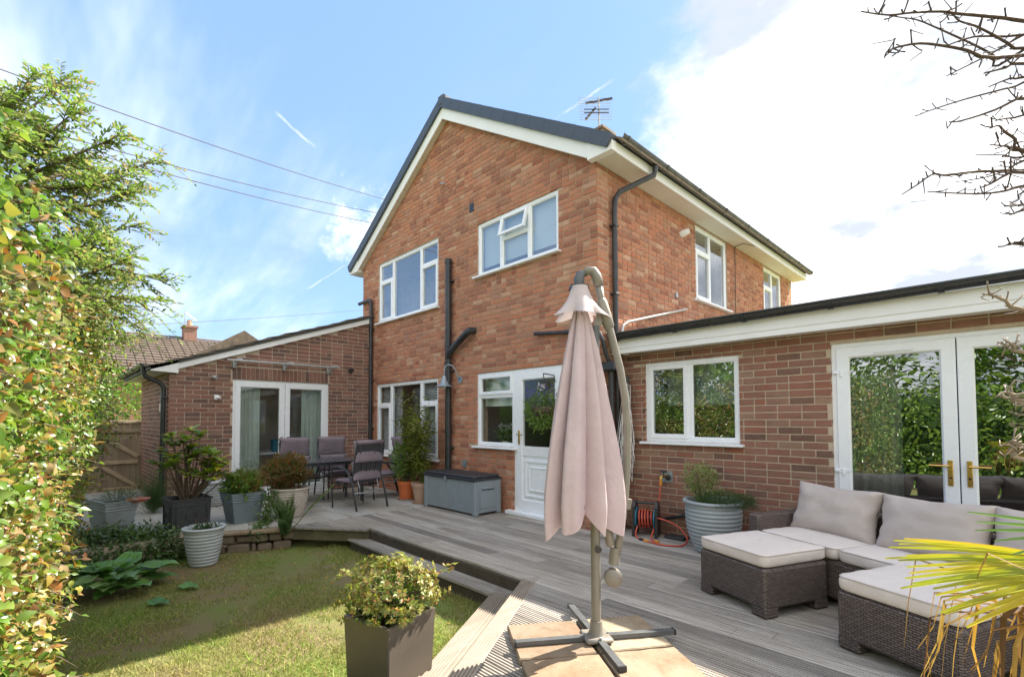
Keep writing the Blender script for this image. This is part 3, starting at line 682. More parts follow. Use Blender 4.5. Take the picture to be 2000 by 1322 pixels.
# roof: slab, tile courses, verge caps, boards, gutter
rf = MB()
for s_ in (-1, 1):
    xe = XC+s_*3.49; ye0, ye1 = 4.90, 12.95
    p = [(XC, ye0, ztop(XC)-.03), (xe, ye0, ztop(xe)-.03), (xe, ye0, ztop(xe)-.07), (XC, ye0, ztop(XC)-.07)]
    rf.prism(p, (0, 0, 0), (0, ye1-ye0, 0))
roof = rf.build('roof', MT['felt'], house)
tl = MB()
for s_ in (-1, 1):
    for c in range(12):
        xa = XC+s_*(.05+c*.295); xb = xa+s_*.33
        for k in range(24):
            y0 = 4.93+k*.334; za, zb = ztop(xa)-.022, ztop(xb)+.0
            tl.add([(xa, y0, za-.01), (xb, y0, zb-.03), (xb, y0, zb), (xa, y0, za+.005), (xa, y0+.325, za-.01), (xb, y0+.325, zb-.03), (xb, y0+.325, zb), (xa, y0+.325, za+.005)],
                   [(0, 1, 2, 3), (7, 6, 5, 4), (3, 2, 6, 7), (1, 5, 6, 2), (0, 4, 5, 1), (0, 3, 7, 4)])
kind(tl.build('roof_tile', MT['tile'], roof), 'stuff')
rt = MB()
for k in range(18): rt.tube([(XC, 4.93+k*.445, ztop(XC)-.05), (XC, 4.93+k*.445+.46, ztop(XC)-.045)], .09, 10)
rt.build('ridge_tile', MT['tile'], roof, 40)
sl = math.atan(.623)
def cap_mesh():
    mb = MB(); n = 5   # a curved-end cap: y 0 outer face, x along slope downwards, z up
    L0 = .311; pts = []
    for i in range(n+1):
        t = i/n; z = -.165+.165*t; bow = .016*math.sin(PI*t)
        pts.append((bow, z))
    v = []; f = []
    for yy in (0, .10):
        for (b, z) in pts: v.append((-.0+b*.3, yy, z)); v.append((L0+b, yy-(.003 if yy == 0 else 0), z*1.0+(.002)))
    m = 2*(n+1)
    for i in range(n):
        f.append((2*i, 2*i+1, 2*i+3, 2*i+2)); f.append((m+2*i, m+2*i+2, m+2*i+3, m+2*i+1))
        f.append((2*i+1, m+2*i+1, m+2*i+3, 2*i+3)); f.append((2*i, 2*i+2, m+2*i+2, m+2*i))
    f.append((2*n, 2*n+1, m+2*n+1, m+2*n)); f.append((0, m, m+1, 1))
    mb.add(v, f); return mb.mesh('verge_cap', MT['cap'])
cm = cap_mesh()
for s_ in (-1, 1):
    for k in range(13):
        x = XC+s_*(.06+k*.268)
        M = Matrix.Translation((x, 4.845-.0012*k, ztop(x)))
        if s_ > 0: M = M @ Matrix.Rotation(sl, 4, 'Y')
        else: M = M @ Matrix.Rotation(-sl, 4, 'Y') @ Matrix.Diagonal((-1, 1, 1, 1))
        link(bpy.data.objects.new('verge_cap', cm), roof, M)
MB().cbox(XC-.10, XC+.10, 4.835, 5.05, ztop(XC)-.20, ztop(XC)+.045, .05).build('ridge_end_cap', MT['cap'], roof)
for s_ in (-1, 1):
    bb = MB(); xe = XC+s_*3.47
    xs = XC+s_*3.17
    bb.prism([(XC, 4.885, ztop(XC)-.12), (xs, 4.885, ztop(xs)-.12), (xs, 4.885, ztop(xs)-.385), (XC, 4.885, ztop(XC)-.385)], (0, 0, 0), (0, .022, 0))
    bb.build('bargeboard', MT['white'], house)
    so = MB(); so.prism([(XC, 4.907, ztop(XC)-.36), (xs, 4.907, ztop(xs)-.36), (xs, 4.907, ztop(xs)-.375), (XC, 4.907, ztop(XC)-.375)], (0, 0, 0), (0, .092, 0)); so.build('verge_soffit', MT['soffit'], house)
    be = MB(); xi = XC+s_*3.15; xo = XC+s_*3.52
    be.prism([(xi, 4.868, 4.668), (xo, 4.868, 4.668), (xo, 4.868, ztop(xo)-.06), (xi, 4.868, ztop(xi)-.13)], (0, 0, 0), (0, .10, 0)); be.build('eaves_box', MT['white'], house)
    xw = XR if s_ > 0 else XL
    MB().box(min(xw, xo-s_*.02), max(xw, xo-s_*.02), 4.97, 12.95, 4.675, 4.69).build('soffit', MT['soffit'], house)
    MB().box(min(xo, xo-s_*.02), max(xo, xo-s_*.02), 4.969, 12.95, 4.664, 4.79).build('fascia', MT['white'], house)
def gutter(name, parent, p0, p1, r, mat, brs=None):
    p0, p1 = Vector(p0), Vector(p1); d = (p1-p0).normalized(); side = d.cross(Vector((0, 0, 1))); n = 10
    mb = MB(); v = []
    for p in (p0, p1):
        for rr in (r, r-.005):
            for k in range(n+1):
                a = PI*k/n; v.append(p+side*rr*math.cos(a)-Vector((0, 0, 1))*rr*math.sin(a))
    m = n+1; f = []
    for k in range(n):
        f.append((k, k+1, 2*m+k+1, 2*m+k)); f.append((m+k, 3*m+k, 3*m+k+1, m+k+1)); f.append((k, m+k, m+k+1, k+1)); f.append((2*m+k, 2*m+k+1, 3*m+k+1, 3*m+k))
    f.append((0, 2*m, 3*m, m)); f.append((n, m+n, 3*m+n, 2*m+n)); mb.add(v, f)
    g = mb.build(name, mat, parent, 40)
    if brs:
        L_ = (p1-p0).length; n_ = int(L_/brs)
        b0 = MB()
        for i in range(n_+1):
            c = p0+d*(.12+i*(L_-.24)/n_)
            q = MB(); v = []
            for t in (-.02, .02):
                for k in range(9):
                    a = PI*k/8; v.append(c+d*t+side*(r+.010)*math.cos(a)-Vector((0, 0, 1))*(r+.010)*math.sin(a))
                v.reverse() if False else None
                v.insert(len(v)-9, c+d*t+side*(r+.02)); v.insert(len(v)-9, c+d*t+side*(r+.02)-Vector((0, 0, .085)))
            mm = 11; q.add(v, [tuple(range(mm)), tuple(range(2*mm-1, mm-1, -1))]+[(k, mm+k, mm+(k+1) % mm, (k+1) % mm) for k in range(mm)])
            q.build('gutter_bracket', mat, g)
    return g
MT['gutter'] = plain('weathered_black_gutter', (.05, .052, .05), .5, (.12, .115, .10), 5, .2, 50, coord='World')
gutter('gutter', house, (XC+3.585, 12.98, 4.845), (XC+3.585, 4.95, 4.845), .062, MT['gutter'], .93)
gutter('gutter', house, (XC-3.585, 4.95, 4.845), (XC-3.585, 12.98, 4.845), .062, MT['gutter'], None)
dp = MB(); dp.tube([(-3.215, 5.78, 4.80), (-3.215, 5.78, 4.70), (-3.225, 5.77, 4.64), (-3.50, 5.36, 4.37), (-3.54, 5.32, 4.28), (-3.54, 5.30, 4.1), (-3.54, 5.30, 2.6), (-3.54, 5.33, 2.4), (-3.54, 5.33, .0)], .036, 12)
d0 = dp.build('downpipe', MT['pipe_iron'], house, 40)
for z in (3.9, 3.0, 1.9, 1.0): MB().cbox(-3.594, -3.50, 5.255, 5.345, z, z+.03, .006).build('pipe_clip', MT['pipe_iron'], d0)
# soil pipe with branch
sp = MB(); sp.tube([(-6.67, 4.93, .0), (-6.67, 4.93, 4.10)], .055, 14)
for z in (4.08, 2.62, 2.30, 1.15): sp.tube([(-6.67, 4.93, z), (-6.67, 4.93, z+.07)], .064, 14)
so_ = sp.build('soil_pipe', MT['pipe_iron'], house, 40)
MB().tube([(-6.67, 4.93, 2.42), (-6.62, 4.91, 2.52), (-6.45, 4.90, 2.62), (-6.20, 4.90, 2.76), (-6.12, 4.90, 2.80), (-6.06, 4.91, 2.83), (-6.04, 5.0, 2.84)], [.05, .055, .055, .055, .06, .06, .055], 12).build('branch_pipe', MT['pipe_iron'], so_, 40)
for z in (3.75, 2.2, .9): MB().cbox(-6.76, -6.58, 4.94, 5.0, z, z+.03, .006).build('pipe_clip', MT['pipe_iron'], so_)
wp = MB(); wp.tube([(-4.66, 4.955, 2.60), (-3.62, 4.955, 2.50), (-3.55, 4.955, 2.46), (-3.52, 4.99, 2.36), (-3.52, 5.05, 2.20), (-3.50, 5.12, 2.08)], .027, 10); wp.build('waste_pipe', MT['pipe_iron'], house, 40)
MB().cbox(-3.60, -3.38, 5.03, 5.22, 1.99, 2.11, .02).build('hopper', MT['pipe_iron'], house)
MB().tube([(-3.50, 5.13, 2.0), (-3.50, 5.13, .0)], .036, 12).build('downpipe', MT['pipe_iron'], house, 40)
cp = MB(); cp.tube([(-9.44, 4.94, .0), (-9.44, 4.94, 3.86), (-9.45, 4.94, 3.93), (-9.52, 4.94, 3.955), (-9.98, 4.94, 3.955)], .036, 12); c_ = cp.build('downpipe', MT['pipe_iron'], house, 40)
for z in (3.3, 2.2, 1.2): MB().cbox(-9.49, -9.39, 4.94, 5.0, z, z+.03, .006).build('pipe_clip', MT['pipe_iron'], c_)
MB(GW).box(-6.18, -6.07, -.012, .002, 4.83, 4.97).build('air_brick', MT['black'], house)
ab = MB(GW); ab.box(-6.36, -6.25, -.01, .01, .60, .72); a_ = ab.build('vent_cover', MT['steel'], house)
vs = MB(GW)
for k in range(5): vs.box(-6.35, -6.26, .010, .016, .615+k*.02, .624+k*.02)
vs.build('louvre', MT['steel'], a_)
MB(GW).tube([(-6.93, .0, 5.60), (-6.93, .06, 5.58), (-6.78, .07, 5.52)], .012, 8).build('wall_bracket', MT['steel'], house)
MB(FW).tube([(5.50, .03, 2.63), (5.62, .035, 2.70), (7.33, .035, 3.14)], .018, 8).build('conduit', MT['alu'], house, 40)
MB(FW).tube([(5.50, .03, 2.63), (5.40, .05, 2.40)], .024, 8).build('conduit', MT['alu'], house, 40)
cc = MB(FW); cc.tube([(9.38, .02, 4.67), (9.38, .012, 2.6)], .006, 6); cc.tube([(9.6, .30, 4.66), (9.3, .2, 4.655), (9.38, .02, 4.66)], .006, 6); cc.build('cable', MT['black'], house)
MB(FW).tube([(7.25, 0, 4.34), (7.25, .07, 4.35), (7.28, .12, 4.37)], [.055, .05, .04], 10).build('boiler_outlet', MT['white'], house, 40)
MB(FW).tube([(7.05, -.003, 3.32), (7.05, .02, 3.32)], .04, 12).build('vent_plug', MT['steel'], house, 40)
# blinds and things hung inside
MB(GW).box(-5.93, -4.30, -.12, -.115, 3.86, 4.56).build('roller_blind', MT['netting'], house)
MB(GW).box(-5.93, -4.30, -.15, -.145, 3.70, 3.80).build('roller_blind', MT['netting'], house)
def venetian(wf, u0, u1, z0, z1, dd, name='venetian_blind', pitch=.026):
    mb = MB(wf); z = z0
    while z < z1:
        mb.add([(u0, dd-.011, z+.007), (u1, dd-.011, z+.007), (u1, dd+.011, z-.007), (u0, dd+.011, z-.007), (u0, dd-.011, z+.009), (u1, dd-.011, z+.009), (u1, dd+.011, z-.005), (u0, dd+.011, z-.005)], [(0, 1, 2, 3), (7, 6, 5, 4), (0, 4, 5, 1), (2, 6, 7, 3)]); z += pitch
    return kind(mb.build(name, MT['blind'], house), 'stuff')
venetian(GW, -8.66, -7.10, 3.44, 4.62, -.15); venetian(GW, -9.2, -8.70, 3.9, 4.62, -.15)
venetian(GW, -9.26, -8.5, .72, 2.08, -.16); venetian(GW, -7.9, -7.1, .72, 2.08, -.16, pitch=.03)
MB(GW).box(-8.35, -8.05, -.9, -.85, 0.0, 1.9).build('inner_door', MT['white'], house)
def curtain(name, wf, u0, u1, z0, z1, dd, parent, amp=.03, waves=7, mat='curtain', pinch=0):
    rng = random.Random(int(u0*100)); ph = rng.random()*6
    def fn(a, b):
        z = z0+(z1-z0)*b; w = (u1-u0)*(1-pinch*math.sin(PI*b)**2*.5)
        return wf(u0+w*a, dd+amp*math.sin(a*waves*2*PI+ph+.5*math.sin(b*3))*(1.1-.4*b)+amp*.3*math.sin(a*waves*4.7*PI+1), z)
    mb = MB().grid(fn, waves*10, 8); return mb.build(name, MT[mat], parent, True)
# kitchen: leaf-print blind, worktop, units
kb = MB(GW).box(-5.95, -5.17, -.15, -.145, 1.60, 2.10)
def kblind():
    m, t, b, o = newmat('leaf_print_blind'); v = t.nodes.new('ShaderNodeTexVoronoi'); v.inputs['Scale'].default_value = 6; v.feature = 'SMOOTH_F1'
    t.links.new(t.nodes.new('ShaderNodeNewGeometry').outputs['Position'], v.inputs['Vector'])
    c = cramp(t, m2(t, 'FRACT', v.outputs['Distance']), [(.16, .22, .22), (.24, .33, .24), (.66, .68, .62), (.72, .73, .68), (.7, .7, .66)]); t.links.new(c, b.inputs['Base Color']); b.inputs['Roughness'].default_value = .85
    return m
MT['leafblind'] = kblind()
kb.build('roller_blind', MT['leafblind'], house)
MB(GW).box(-4.97, -4.36, -.6, -.595, 1.62, 2.05).build('roller_blind', MT['leafblind'], house)
MB(GW).box(-6.35, -5.2, -.62, -.26, .88, .92).build('worktop', MT['roomdark'], house)
MB(GW).cbox(-5.75, -5.35, -2.6, -2.0, .9, 2.1, .02).cbox(-5.2, -4.4, -2.6, -2.1, 0, .9, .02).build('kitchen_unit', MT['room'], house)
MB(GW).cbox(-4.62, -4.40, -1.9, -1.6, 0, 1.0, .02).build('cabinet', MT['fencewood2'], house)
ch = MB().box(-4.72, -4.50, 6.42, 6.74, 5.3, 6.13); ch.box(-4.75, -4.47, 6.39, 6.77, 6.13, 6.17); ch.build('chimney', MT['tile'], house)

# ================================================================== SIDE EXTENSION (flat roof, right)
ext = thing('side_extension', 'single-storey flat-roofed brick extension with a casement window and patio doors', 'house extension', (-1.0, 7.5, 0))
EW = WF((0, 5.445, 0), (1, 0, 0), (0, -1, 0)); EX1 = 2.6
e_holes = [(-3.21, -2.06, 1.11, 2.09), (-1.2, .59, .03, 2.105)]
ew = wall_mesh(EW, XR, EX1, -.27, 2.30, e_holes, 'garden_wall', ext, MT['mortar2'])
MB().box(EX1-.24, EX1, 5.69, 9.8, -.27, 2.3).box(XR+.01, EX1, 9.8, 10.0, -.27, 2.3).build('outer_wall', MT['mortar2'], ext)
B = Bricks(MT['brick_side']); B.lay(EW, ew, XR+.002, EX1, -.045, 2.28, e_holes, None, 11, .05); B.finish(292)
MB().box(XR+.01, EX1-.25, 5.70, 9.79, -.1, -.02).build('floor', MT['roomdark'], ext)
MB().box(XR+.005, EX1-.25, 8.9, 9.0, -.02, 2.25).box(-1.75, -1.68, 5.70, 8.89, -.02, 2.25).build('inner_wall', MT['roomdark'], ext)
rb = MB().box(XR+.012, EX1+.2, 5.215, 10.2, 2.335, 2.40); rb.build('flat_roof', MT['felt'], ext)
MB().box(XR+.012, EX1+.2, 5.235, 5.43, 2.225, 2.238).build('soffit', MT['soffit'], ext)
MB().box(-3.43, EX1+.2, 5.195, 5.214, 2.275, 2.405).build('fascia', MT['white'], ext)
MB().box(-3.43, EX1+.2, 5.205, 5.234, 2.215, 2.274).build('fascia', MT['white'], ext)
MB().box(-3.45, -3.431, 5.20, 5.43, 2.215, 2.40).build('fascia', MT['white'], ext)
gutter('gutter', ext, (EX1+.2, 5.13, 2.475), (-3.52, 5.13, 2.43), .058, MT['black'], .78)
ft = MB(); ft.box(XR+.02, EX1+.2, 5.10, 5.30, 2.462, 2.474); ft.build('roof_edge_trim', MT['felt'], ext)
window('window', ext, EW, -3.21, -2.06, 1.11, 2.09, [(-3.21, -2.64, [(1.11, 2.09, 'open')]), (-2.64, -2.06, [(1.11, 2.09, 'fixed')])], 'glass_refl')
MB(EW).box(-3.0, -2.1, -.20, -.195, 1.55, 2.06).build('net_curtain', MT['netting'], ext)
def french(parent, wf, u0, um, u1, z1, glass, metal, hinge=True, z0=.03, lw=.105, vent=False, hz=1.0):
    mb = MB(wf); ringc(mb, u0, u1, z0, z1, .05, -.10, -.03, wb=.03); d_ = mb.build('patio_door', MT['upvc'], parent)
    for a, b, s_ in ((u0+.042, um-.004, 1), (um+.004, u1-.042, -1)):
        l = MB(wf); ringc(l, a, b, z0+.022, z1-.042, lw, -.075, -.012, .014, wb=lw+.03); lf = l.build('door_leaf', MT['upvc'], d_)
        MB(wf).box(a+lw-.006, b-lw+.006, -.048, -.042, z0+lw+.04, z1-.04-lw+.006).build('pane', MT[glass], d_)
        hu = b-.055 if s_ > 0 else a+.055
        h = MB(wf); h.cbox(hu-.017, hu+.017, -.012, -.001, hz-.14, hz+.075, .004); h.tube([(hu, -.002, hz+.03), (hu, .05, hz+.03)], .009, 8); h.tube([(hu, .05, hz+.03), (hu-s_*.13, .055, hz+.03)], .009, 8)
        hh = h.build('handle', MT[metal], d_, 40); MB(wf).tube([(hu, -.001, hz-.07), (hu, .001, hz-.07)], .010, 10).build('keyhole', MT['black'], d_)
        if hinge:
            he = a if s_ > 0 else b
            for z in (z1-.29, z0+.85, .25):
                q = MB(wf); q.cbox(he-.03, he+.012, -.032, -.002, z, z+.03, .004); q.cbox(he-.012+.04*s_, he+.012+.04*s_, -.02, 0, z-.03, z+.035, .005); q.box(he, he+.1*s_, -.013, -.006, z, z+.028) if s_ > 0 else q.box(he-.1, he, -.013, -.006, z, z+.028)
                q.build('hinge', MT['upvc'], d_)
    if vent: MB(wf).cbox(-.86, -.58, -.014, .004, 1.985, 2.0, .004).build('trickle_vent', MT['upvc'], d_)
    MB(wf).cbox(u0-.03, u1+.03, -.07, .05, -.0, z0-.002, .006).build('threshold', MT['upvc'], d_)
    return d_
french(ext, EW, -1.2, -.305, .59, 2.105, 'glass_refl', 'gold', vent=True, hz=.96)
curtain('curtain', EW, -1.08, -.70, .02, 2.05, -.26, ext, .03, 5)
sb = MB(); sb.cbox(-1.0, 1.6, 6.15, 7.0, 0, .42, .05); sb.cbox(-1.0, 1.6, 5.98, 6.2, 0, .78, .06); sb.build('indoor_sofa', MT['sofadark'], ext)

# ================================================================== LEAN-TO EXTENSION (left)
lean = thing('lean_to_extension', 'lean-to brick extension with sloping tiled roof and white french doors', 'house extension', (-11, 3.2, 0))
LW = WF((-9.5, 0, 0), (0, 1, 0), (1, 0, 0)); LF = WF((0, 1.42, 0), (1, 0, 0), (0, -1, 0))
zr = lambda y: 2.43+(y-1.5)*.357      # top of the tiles
l_holes = [(2.35, 4.07, .03, 2.115)]; sold = (2.34, 4.08, 2.115, 2.34)
def ltop(mb): mb.prism([LW(1.43, -.008, 2.2), LW(4.99, -.008, 2.2), LW(4.99, -.008, zr(5)-.2), LW(1.43, -.008, zr(1.42)-.2)], (0, 0, 0), (-.22, 0, 0))
lw_ = wall_mesh(LW, 1.43, 4.995, -.27, 2.2, l_holes, 'garden_wall', lean, MT['mortar2'], extra=ltop)
lf_ = wall_mesh(LF, -12.6, -9.745, -.27, 2.2, [], 'front_wall', lean, MT['mortar2'])
MB().box(-9.744, -9.51, 1.43, 1.66, -.27, 2.19).build('corner_pier', MT['mortar2'], lean)
MB().box(-12.6, -12.4, 1.67, 8, -.27, 2.2).box(-12.6, XL, 8, 8.2, -.27, 3.6).build('outer_wall', MT['mortar2'], lean)
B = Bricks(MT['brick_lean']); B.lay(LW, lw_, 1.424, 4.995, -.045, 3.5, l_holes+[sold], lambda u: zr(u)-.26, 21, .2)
rng = random.Random(4)
for k in range(23):
    u = 2.375+k*.0745
    B.one(LW, lw_, u, 2.228, .0645, .215, rng)
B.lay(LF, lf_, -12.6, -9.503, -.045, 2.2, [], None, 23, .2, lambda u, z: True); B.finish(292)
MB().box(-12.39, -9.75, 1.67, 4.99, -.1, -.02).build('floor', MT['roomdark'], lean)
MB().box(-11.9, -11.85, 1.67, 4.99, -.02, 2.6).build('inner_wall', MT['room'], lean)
r_ = MB(); r_.prism([(-9.42, 1.12, zr(1.12)-.06), (-9.42, 4.995, zr(4.995)-.06), (-9.42, 4.995, zr(4.995)-.11), (-9.42, 1.12, zr(1.12)-.11)], (0, 0, 0), (-3.3, 0, 0))
r_.prism([(-9.93, 4.996, zr(5)-.06), (-9.93, 8.1, zr(8.1)-.06), (-9.93, 8.1, zr(8.1)-.11), (-9.93, 4.996, zr(5)-.11)], (0, 0, 0), (-2.8, 0, 0))
lr = r_.build('roof', MT['felt'], lean)
rr = random.Random(2); nt_ = 0; stuff = MB()
for c in range(13):
    y0 = 1.08+c*.30; y1 = y0+.36
    for k in range(10):
        xa = -9.385-k*.335; xb = xa-.33; j = rr.uniform(-.006, .010)
        za, zb = zr(y0)-.025+j, zr(y1)-.05+j*.5
        if y1 > 4.99: y1 = 4.99; zb = zr(y1)-.05
        if y1-y0 < .05: continue
        v = [(xa, y0, za-.02), (xa, y1, zb-.02), (xa, y1, zb), (xa, y0, za), (xb, y0, za-.02), (xb, y1, zb-.02), (xb, y1, zb), (xb, y0, za)]
        MB().add(v, [(0, 1, 2, 3), (7, 6, 5, 4), (3, 2, 6, 7), (1, 5, 6, 2), (0, 4, 5, 1), (0, 3, 7, 4)]).build('roof_tile', MT['tile_grey'], lr)
MB().prism([(-9.44, 1.50, zr(1.5)-.065), (-9.44, 4.93, zr(4.93)-.065), (-9.44, 4.93, zr(4.93)-.205), (-9.44, 1.50, zr(1.5)-.205)], (0, 0, 0), (-.02, 0, 0)).build('bargeboard', MT['white'], lean)
MB().prism([(-9.46, 1.50, zr(1.5)-.19), (-9.46, 4.93, zr(4.93)-.19), (-9.46, 4.93, zr(4.93)-.2), (-9.46, 1.50, zr(1.5)-.2)], (0, 0, 0), (-.038, 0, 0)).build('verge_soffit', MT['soffit'], lean)
MB().prism([(-9.42, 1.17, 2.185), (-9.42, 1.535, 2.165), (-9.42, 1.535, zr(1.535)-.055), (-9.42, 1.17, zr(1.17)-.06)], (0, 0, 0), (-.09, 0, 0)).build('eaves_box', MT['white'], lean)
MB().box(-12.75, -9.511, 1.17, 1.19, 2.18, zr(1.17)-.07).build('fascia', MT['white'], lean)
MB().box(-12.75, -9.511, 1.191, 1.415, 2.185, 2.2).build('soffit', MT['soffit'], lean)
gutter('gutter', lean, (-9.40, 1.10, 2.30), (-12.78, 1.10, 2.30), .058, MT['black'], 1.0)
dq = MB(); dq.tube([(-9.60, 1.10, 2.27), (-9.60, 1.10, 2.17), (-9.60, 1.12, 2.10), (-9.60, 1.32, 2.0), (-9.60, 1.365, 1.93), (-9.60, 1.365, 1.85), (-9.60, 1.365, 0)], .036, 12); q_ = dq.build('downpipe', MT['pipe_iron'], lean, 40)
for z in (1.75, .9): MB().cbox(-9.66, -9.54, 1.33, 1.415, z, z+.03, .006).build('pipe_clip', MT['pipe_iron'], q_)
french(lean, LW, 2.35, 3.235, 4.07, 2.115, 'glass', 'black', hinge=False, lw=.095, hz=1.0)
curtain('curtain', LW, 2.47, 2.86, .02, 2.0, -.22, lean, .035, 5); curtain('curtain', LW, 3.62, 4.02, .02, 2.0, -.22, lean, .035, 5)
MB(LW).box(2.62, 2.70, .0, .006, 1.78, 1.86)
MB(LW).cbox(2.06, 2.12, .0, .05, 1.74, 1.83, .012).tube([(2.10, .05, 1.79), (2.14, .09, 1.78)], [.03, .022], 8).build('outside_socket', MT['white'], lean, 40)
MB(LW).tube([(2.02, .0, 2.14), (2.03, .06, 2.135), (2.08, .11, 2.12)], [.02, .03, .035], 8).build('movement_sensor', MT['alu'], lean, 40)
MB(LF).box(-10.15, -10.05, .0, .03, 1.55, 1.68).build('air_vent', MT['soffit'], lean)
# dining room glimpsed through the doors
dt = MB(LW); dt.cbox(2.9, 3.6, -1.6, -.9, .70, .74, .01)
for a in (2.95, 3.55):
    for b in (-1.55, -.95): dt.box(a-.03, a+.03, b-.03, b+.03, 0, .70)
dt.build('indoor_table', MT['white'], lean)
MB(LW).cbox(3.35, 3.5, -1.2, -1.05, .741, 1.0, .03).build('vase', MT['teal'], lean)
# glass-less canopy over the doors: rail and three brackets
cano = thing('door_canopy', 'narrow pale door canopy on three brackets above the french doors', 'canopy', (-9.45, 3.2, 2.4))
MB().add([(-9.492, 2.2, 2.475), (-9.492, 4.1, 2.475), (-8.98, 4.16, 2.40), (-8.98, 2.16, 2.40), (-9.492, 2.2, 2.481), (-9.492, 4.1, 2.481), (-8.98, 4.16, 2.406), (-8.98, 2.16, 2.406)], [(3, 2, 1, 0), (4, 5, 6, 7), (0, 1, 5, 4), (1, 2, 6, 5), (2, 3, 7, 6), (3, 0, 4, 7)]).build('canopy_sheet', MT['glass'], cano)
MB().cbox(-8.99, -8.96, 2.13, 3.98, 2.385, 2.41, .004).build('front_rail', MT['alu'], cano)
for y in (2.36, 3.2, 4.04):
    b_ = MB(); b_.cbox(-9.492, -9.44, y-.03, y+.03, 2.31, 2.44, .006); b_.tube([(-9.46, y, 2.42), (-9.25, y, 2.45), (-9.08, y, 2.43), (-8.97, y+.01, 2.385)], .014, 8, flat=1.4); b_.tube([(-9.46, y, 2.33), (-9.33, y, 2.38), (-9.15, y, 2.42)], .011, 8); b_.tube([(-9.36, y, 2.37), (-9.30, y, 2.44)], .009, 6)
    b_.build('bracket', MT['alu'], cano, 40)
MB().tube([(-9.45, 4.50, 2.41), (-9.38, 4.50, 2.41)], [.05, .045], 12).tube([(-9.495, 4.50, 2.43), (-9.45, 4.5, 2.42)], .02, 8).build('end_cap', MT['black'], cano, 40)

# ================================================================== DECK, STEPS, PATIO, LAWN EDGE
rng = random.Random(8); nr = np.random.default_rng(8)
DX = .592
xdiag = lambda y: -3.01+(3.03-y)*DX          # lawn-side edge of the deck, lower run
xleft = lambda y: -5.78-(3.03-y)*1.29        # slanting edge by the pots
def groove_prof(w=.135, n=5):
    p = [(-w/2, -.028), (-w/2, -.004), (-w/2+.004, 0)]; pit = (w-.012)/n
    for i in range(n):
        c = -w/2+.006+pit*(i+.5); p += [(c-.0066, 0), (c-.0054, -.010), (c+.0054, -.010), (c+.0066, 0)]
    return p+[(w/2-.004, 0), (w/2, -.004), (w/2, -.028)]
def board_geo(mb, prof, xa, xb):
    """xa, xb: functions of the profile's y giving the two ends"""
    n = len(prof); v = [(xa(y), y, z) for y, z in prof]+[(xb(y), y, z) for y, z in prof]
    f = [tuple(range(n)), tuple(range(2*n-1, n-1, -1))]+[((i+1) % n, i, n+i, n+(i+1) % n) for i in range(n)]
    return mb.add(v, f)
PR = groove_prof(); PF = groove_prof(.13, 6)
bm_ = MB(); board_geo(bm_, PR, lambda y: -.5, lambda y: .5); board_me = bm_.mesh('deck_board', MT['deck'])
deck = bpy.data.objects.new('deck', None); link(deck, None, Matrix.Translation((-2.5, 3.5, 0))); kind(deck, 'structure')
XE = 2.2
def lay_row(yc, a, b, za=0, skew=None):
    cuts = [a]; x = a+rng.uniform(1.2, 3.4)
    while x < b-.7: cuts.append(x); x += rng.uniform(2.2, 3.6)
    cuts.append(b)
    for i in range(len(cuts)-1):
        p, q = cuts[i]+(.003 if i else 0), cuts[i+1]
        z = za+rng.uniform(-.0012, .0012)
        if i == 0 and skew:
            m = MB(); board_geo(m, [(y+yc, zz+z) for y, zz in PR], skew, lambda y, q=q: q); m.build('deck_board', MT['deck'], deck)
        else:
            link(bpy.data.objects.new('deck_board', board_me), deck, Matrix.Translation(((p+q)/2, yc, z)) @ Matrix.Rotation(rng.uniform(-.0006, .0006), 4, 'Z') @ Matrix.Diagonal((q-p, 1, 1, 1)))
for k in range(-16, 17):
    yc = 3.03+(k+.5)*.146
    if k < 0:
        lay_row(yc, xdiag(yc)+.155, XE, 0, lambda y: xdiag(y)+.156)
        if k >= -4 and xleft(yc) > -6.45:
            m = MB(); board_geo(m, [(y+yc, zz) for y, zz in PR], lambda y: -6.62, lambda y: xleft(y)-.02); m.build('deck_board', MT['deck'], deck)
    elif yc < 4.93: lay_row(yc, -6.62+rng.uniform(-.01, .01), XE)
    elif yc < 5.38: lay_row(yc, -3.57, XE)
dd = Vector((.5094, -.8605, 0)); dn = Vector((.8605, .5094, 0)); Mdiag = Matrix(((dd.x, dn.x, 0, -3.01), (dd.y, dn.y, 0, 3.03), (0, 0, 1, 0), (0, 0, 0, 1)))
def diag_board(off, z, s0, s1, name='edge_board', sk0=0.0):
    prof = groove_prof(.132, 6)
    m = MB(); board_geo(m, [(y+off, zz+z) for y, zz in prof], lambda y: s0+(y-0)*sk0, lambda y: s1); m.v = [Mdiag @ Vector(p) for p in m.v]
    return m.build(name, MT['deck_edge'], deck)
diag_board(.067, .001, 0.0, 3.2, sk0=-.59)
diag_board(-.067, -.130, .01, 3.2, sk0=.55); diag_board(-.205, -.130, .01, 3.2, sk0=.55)
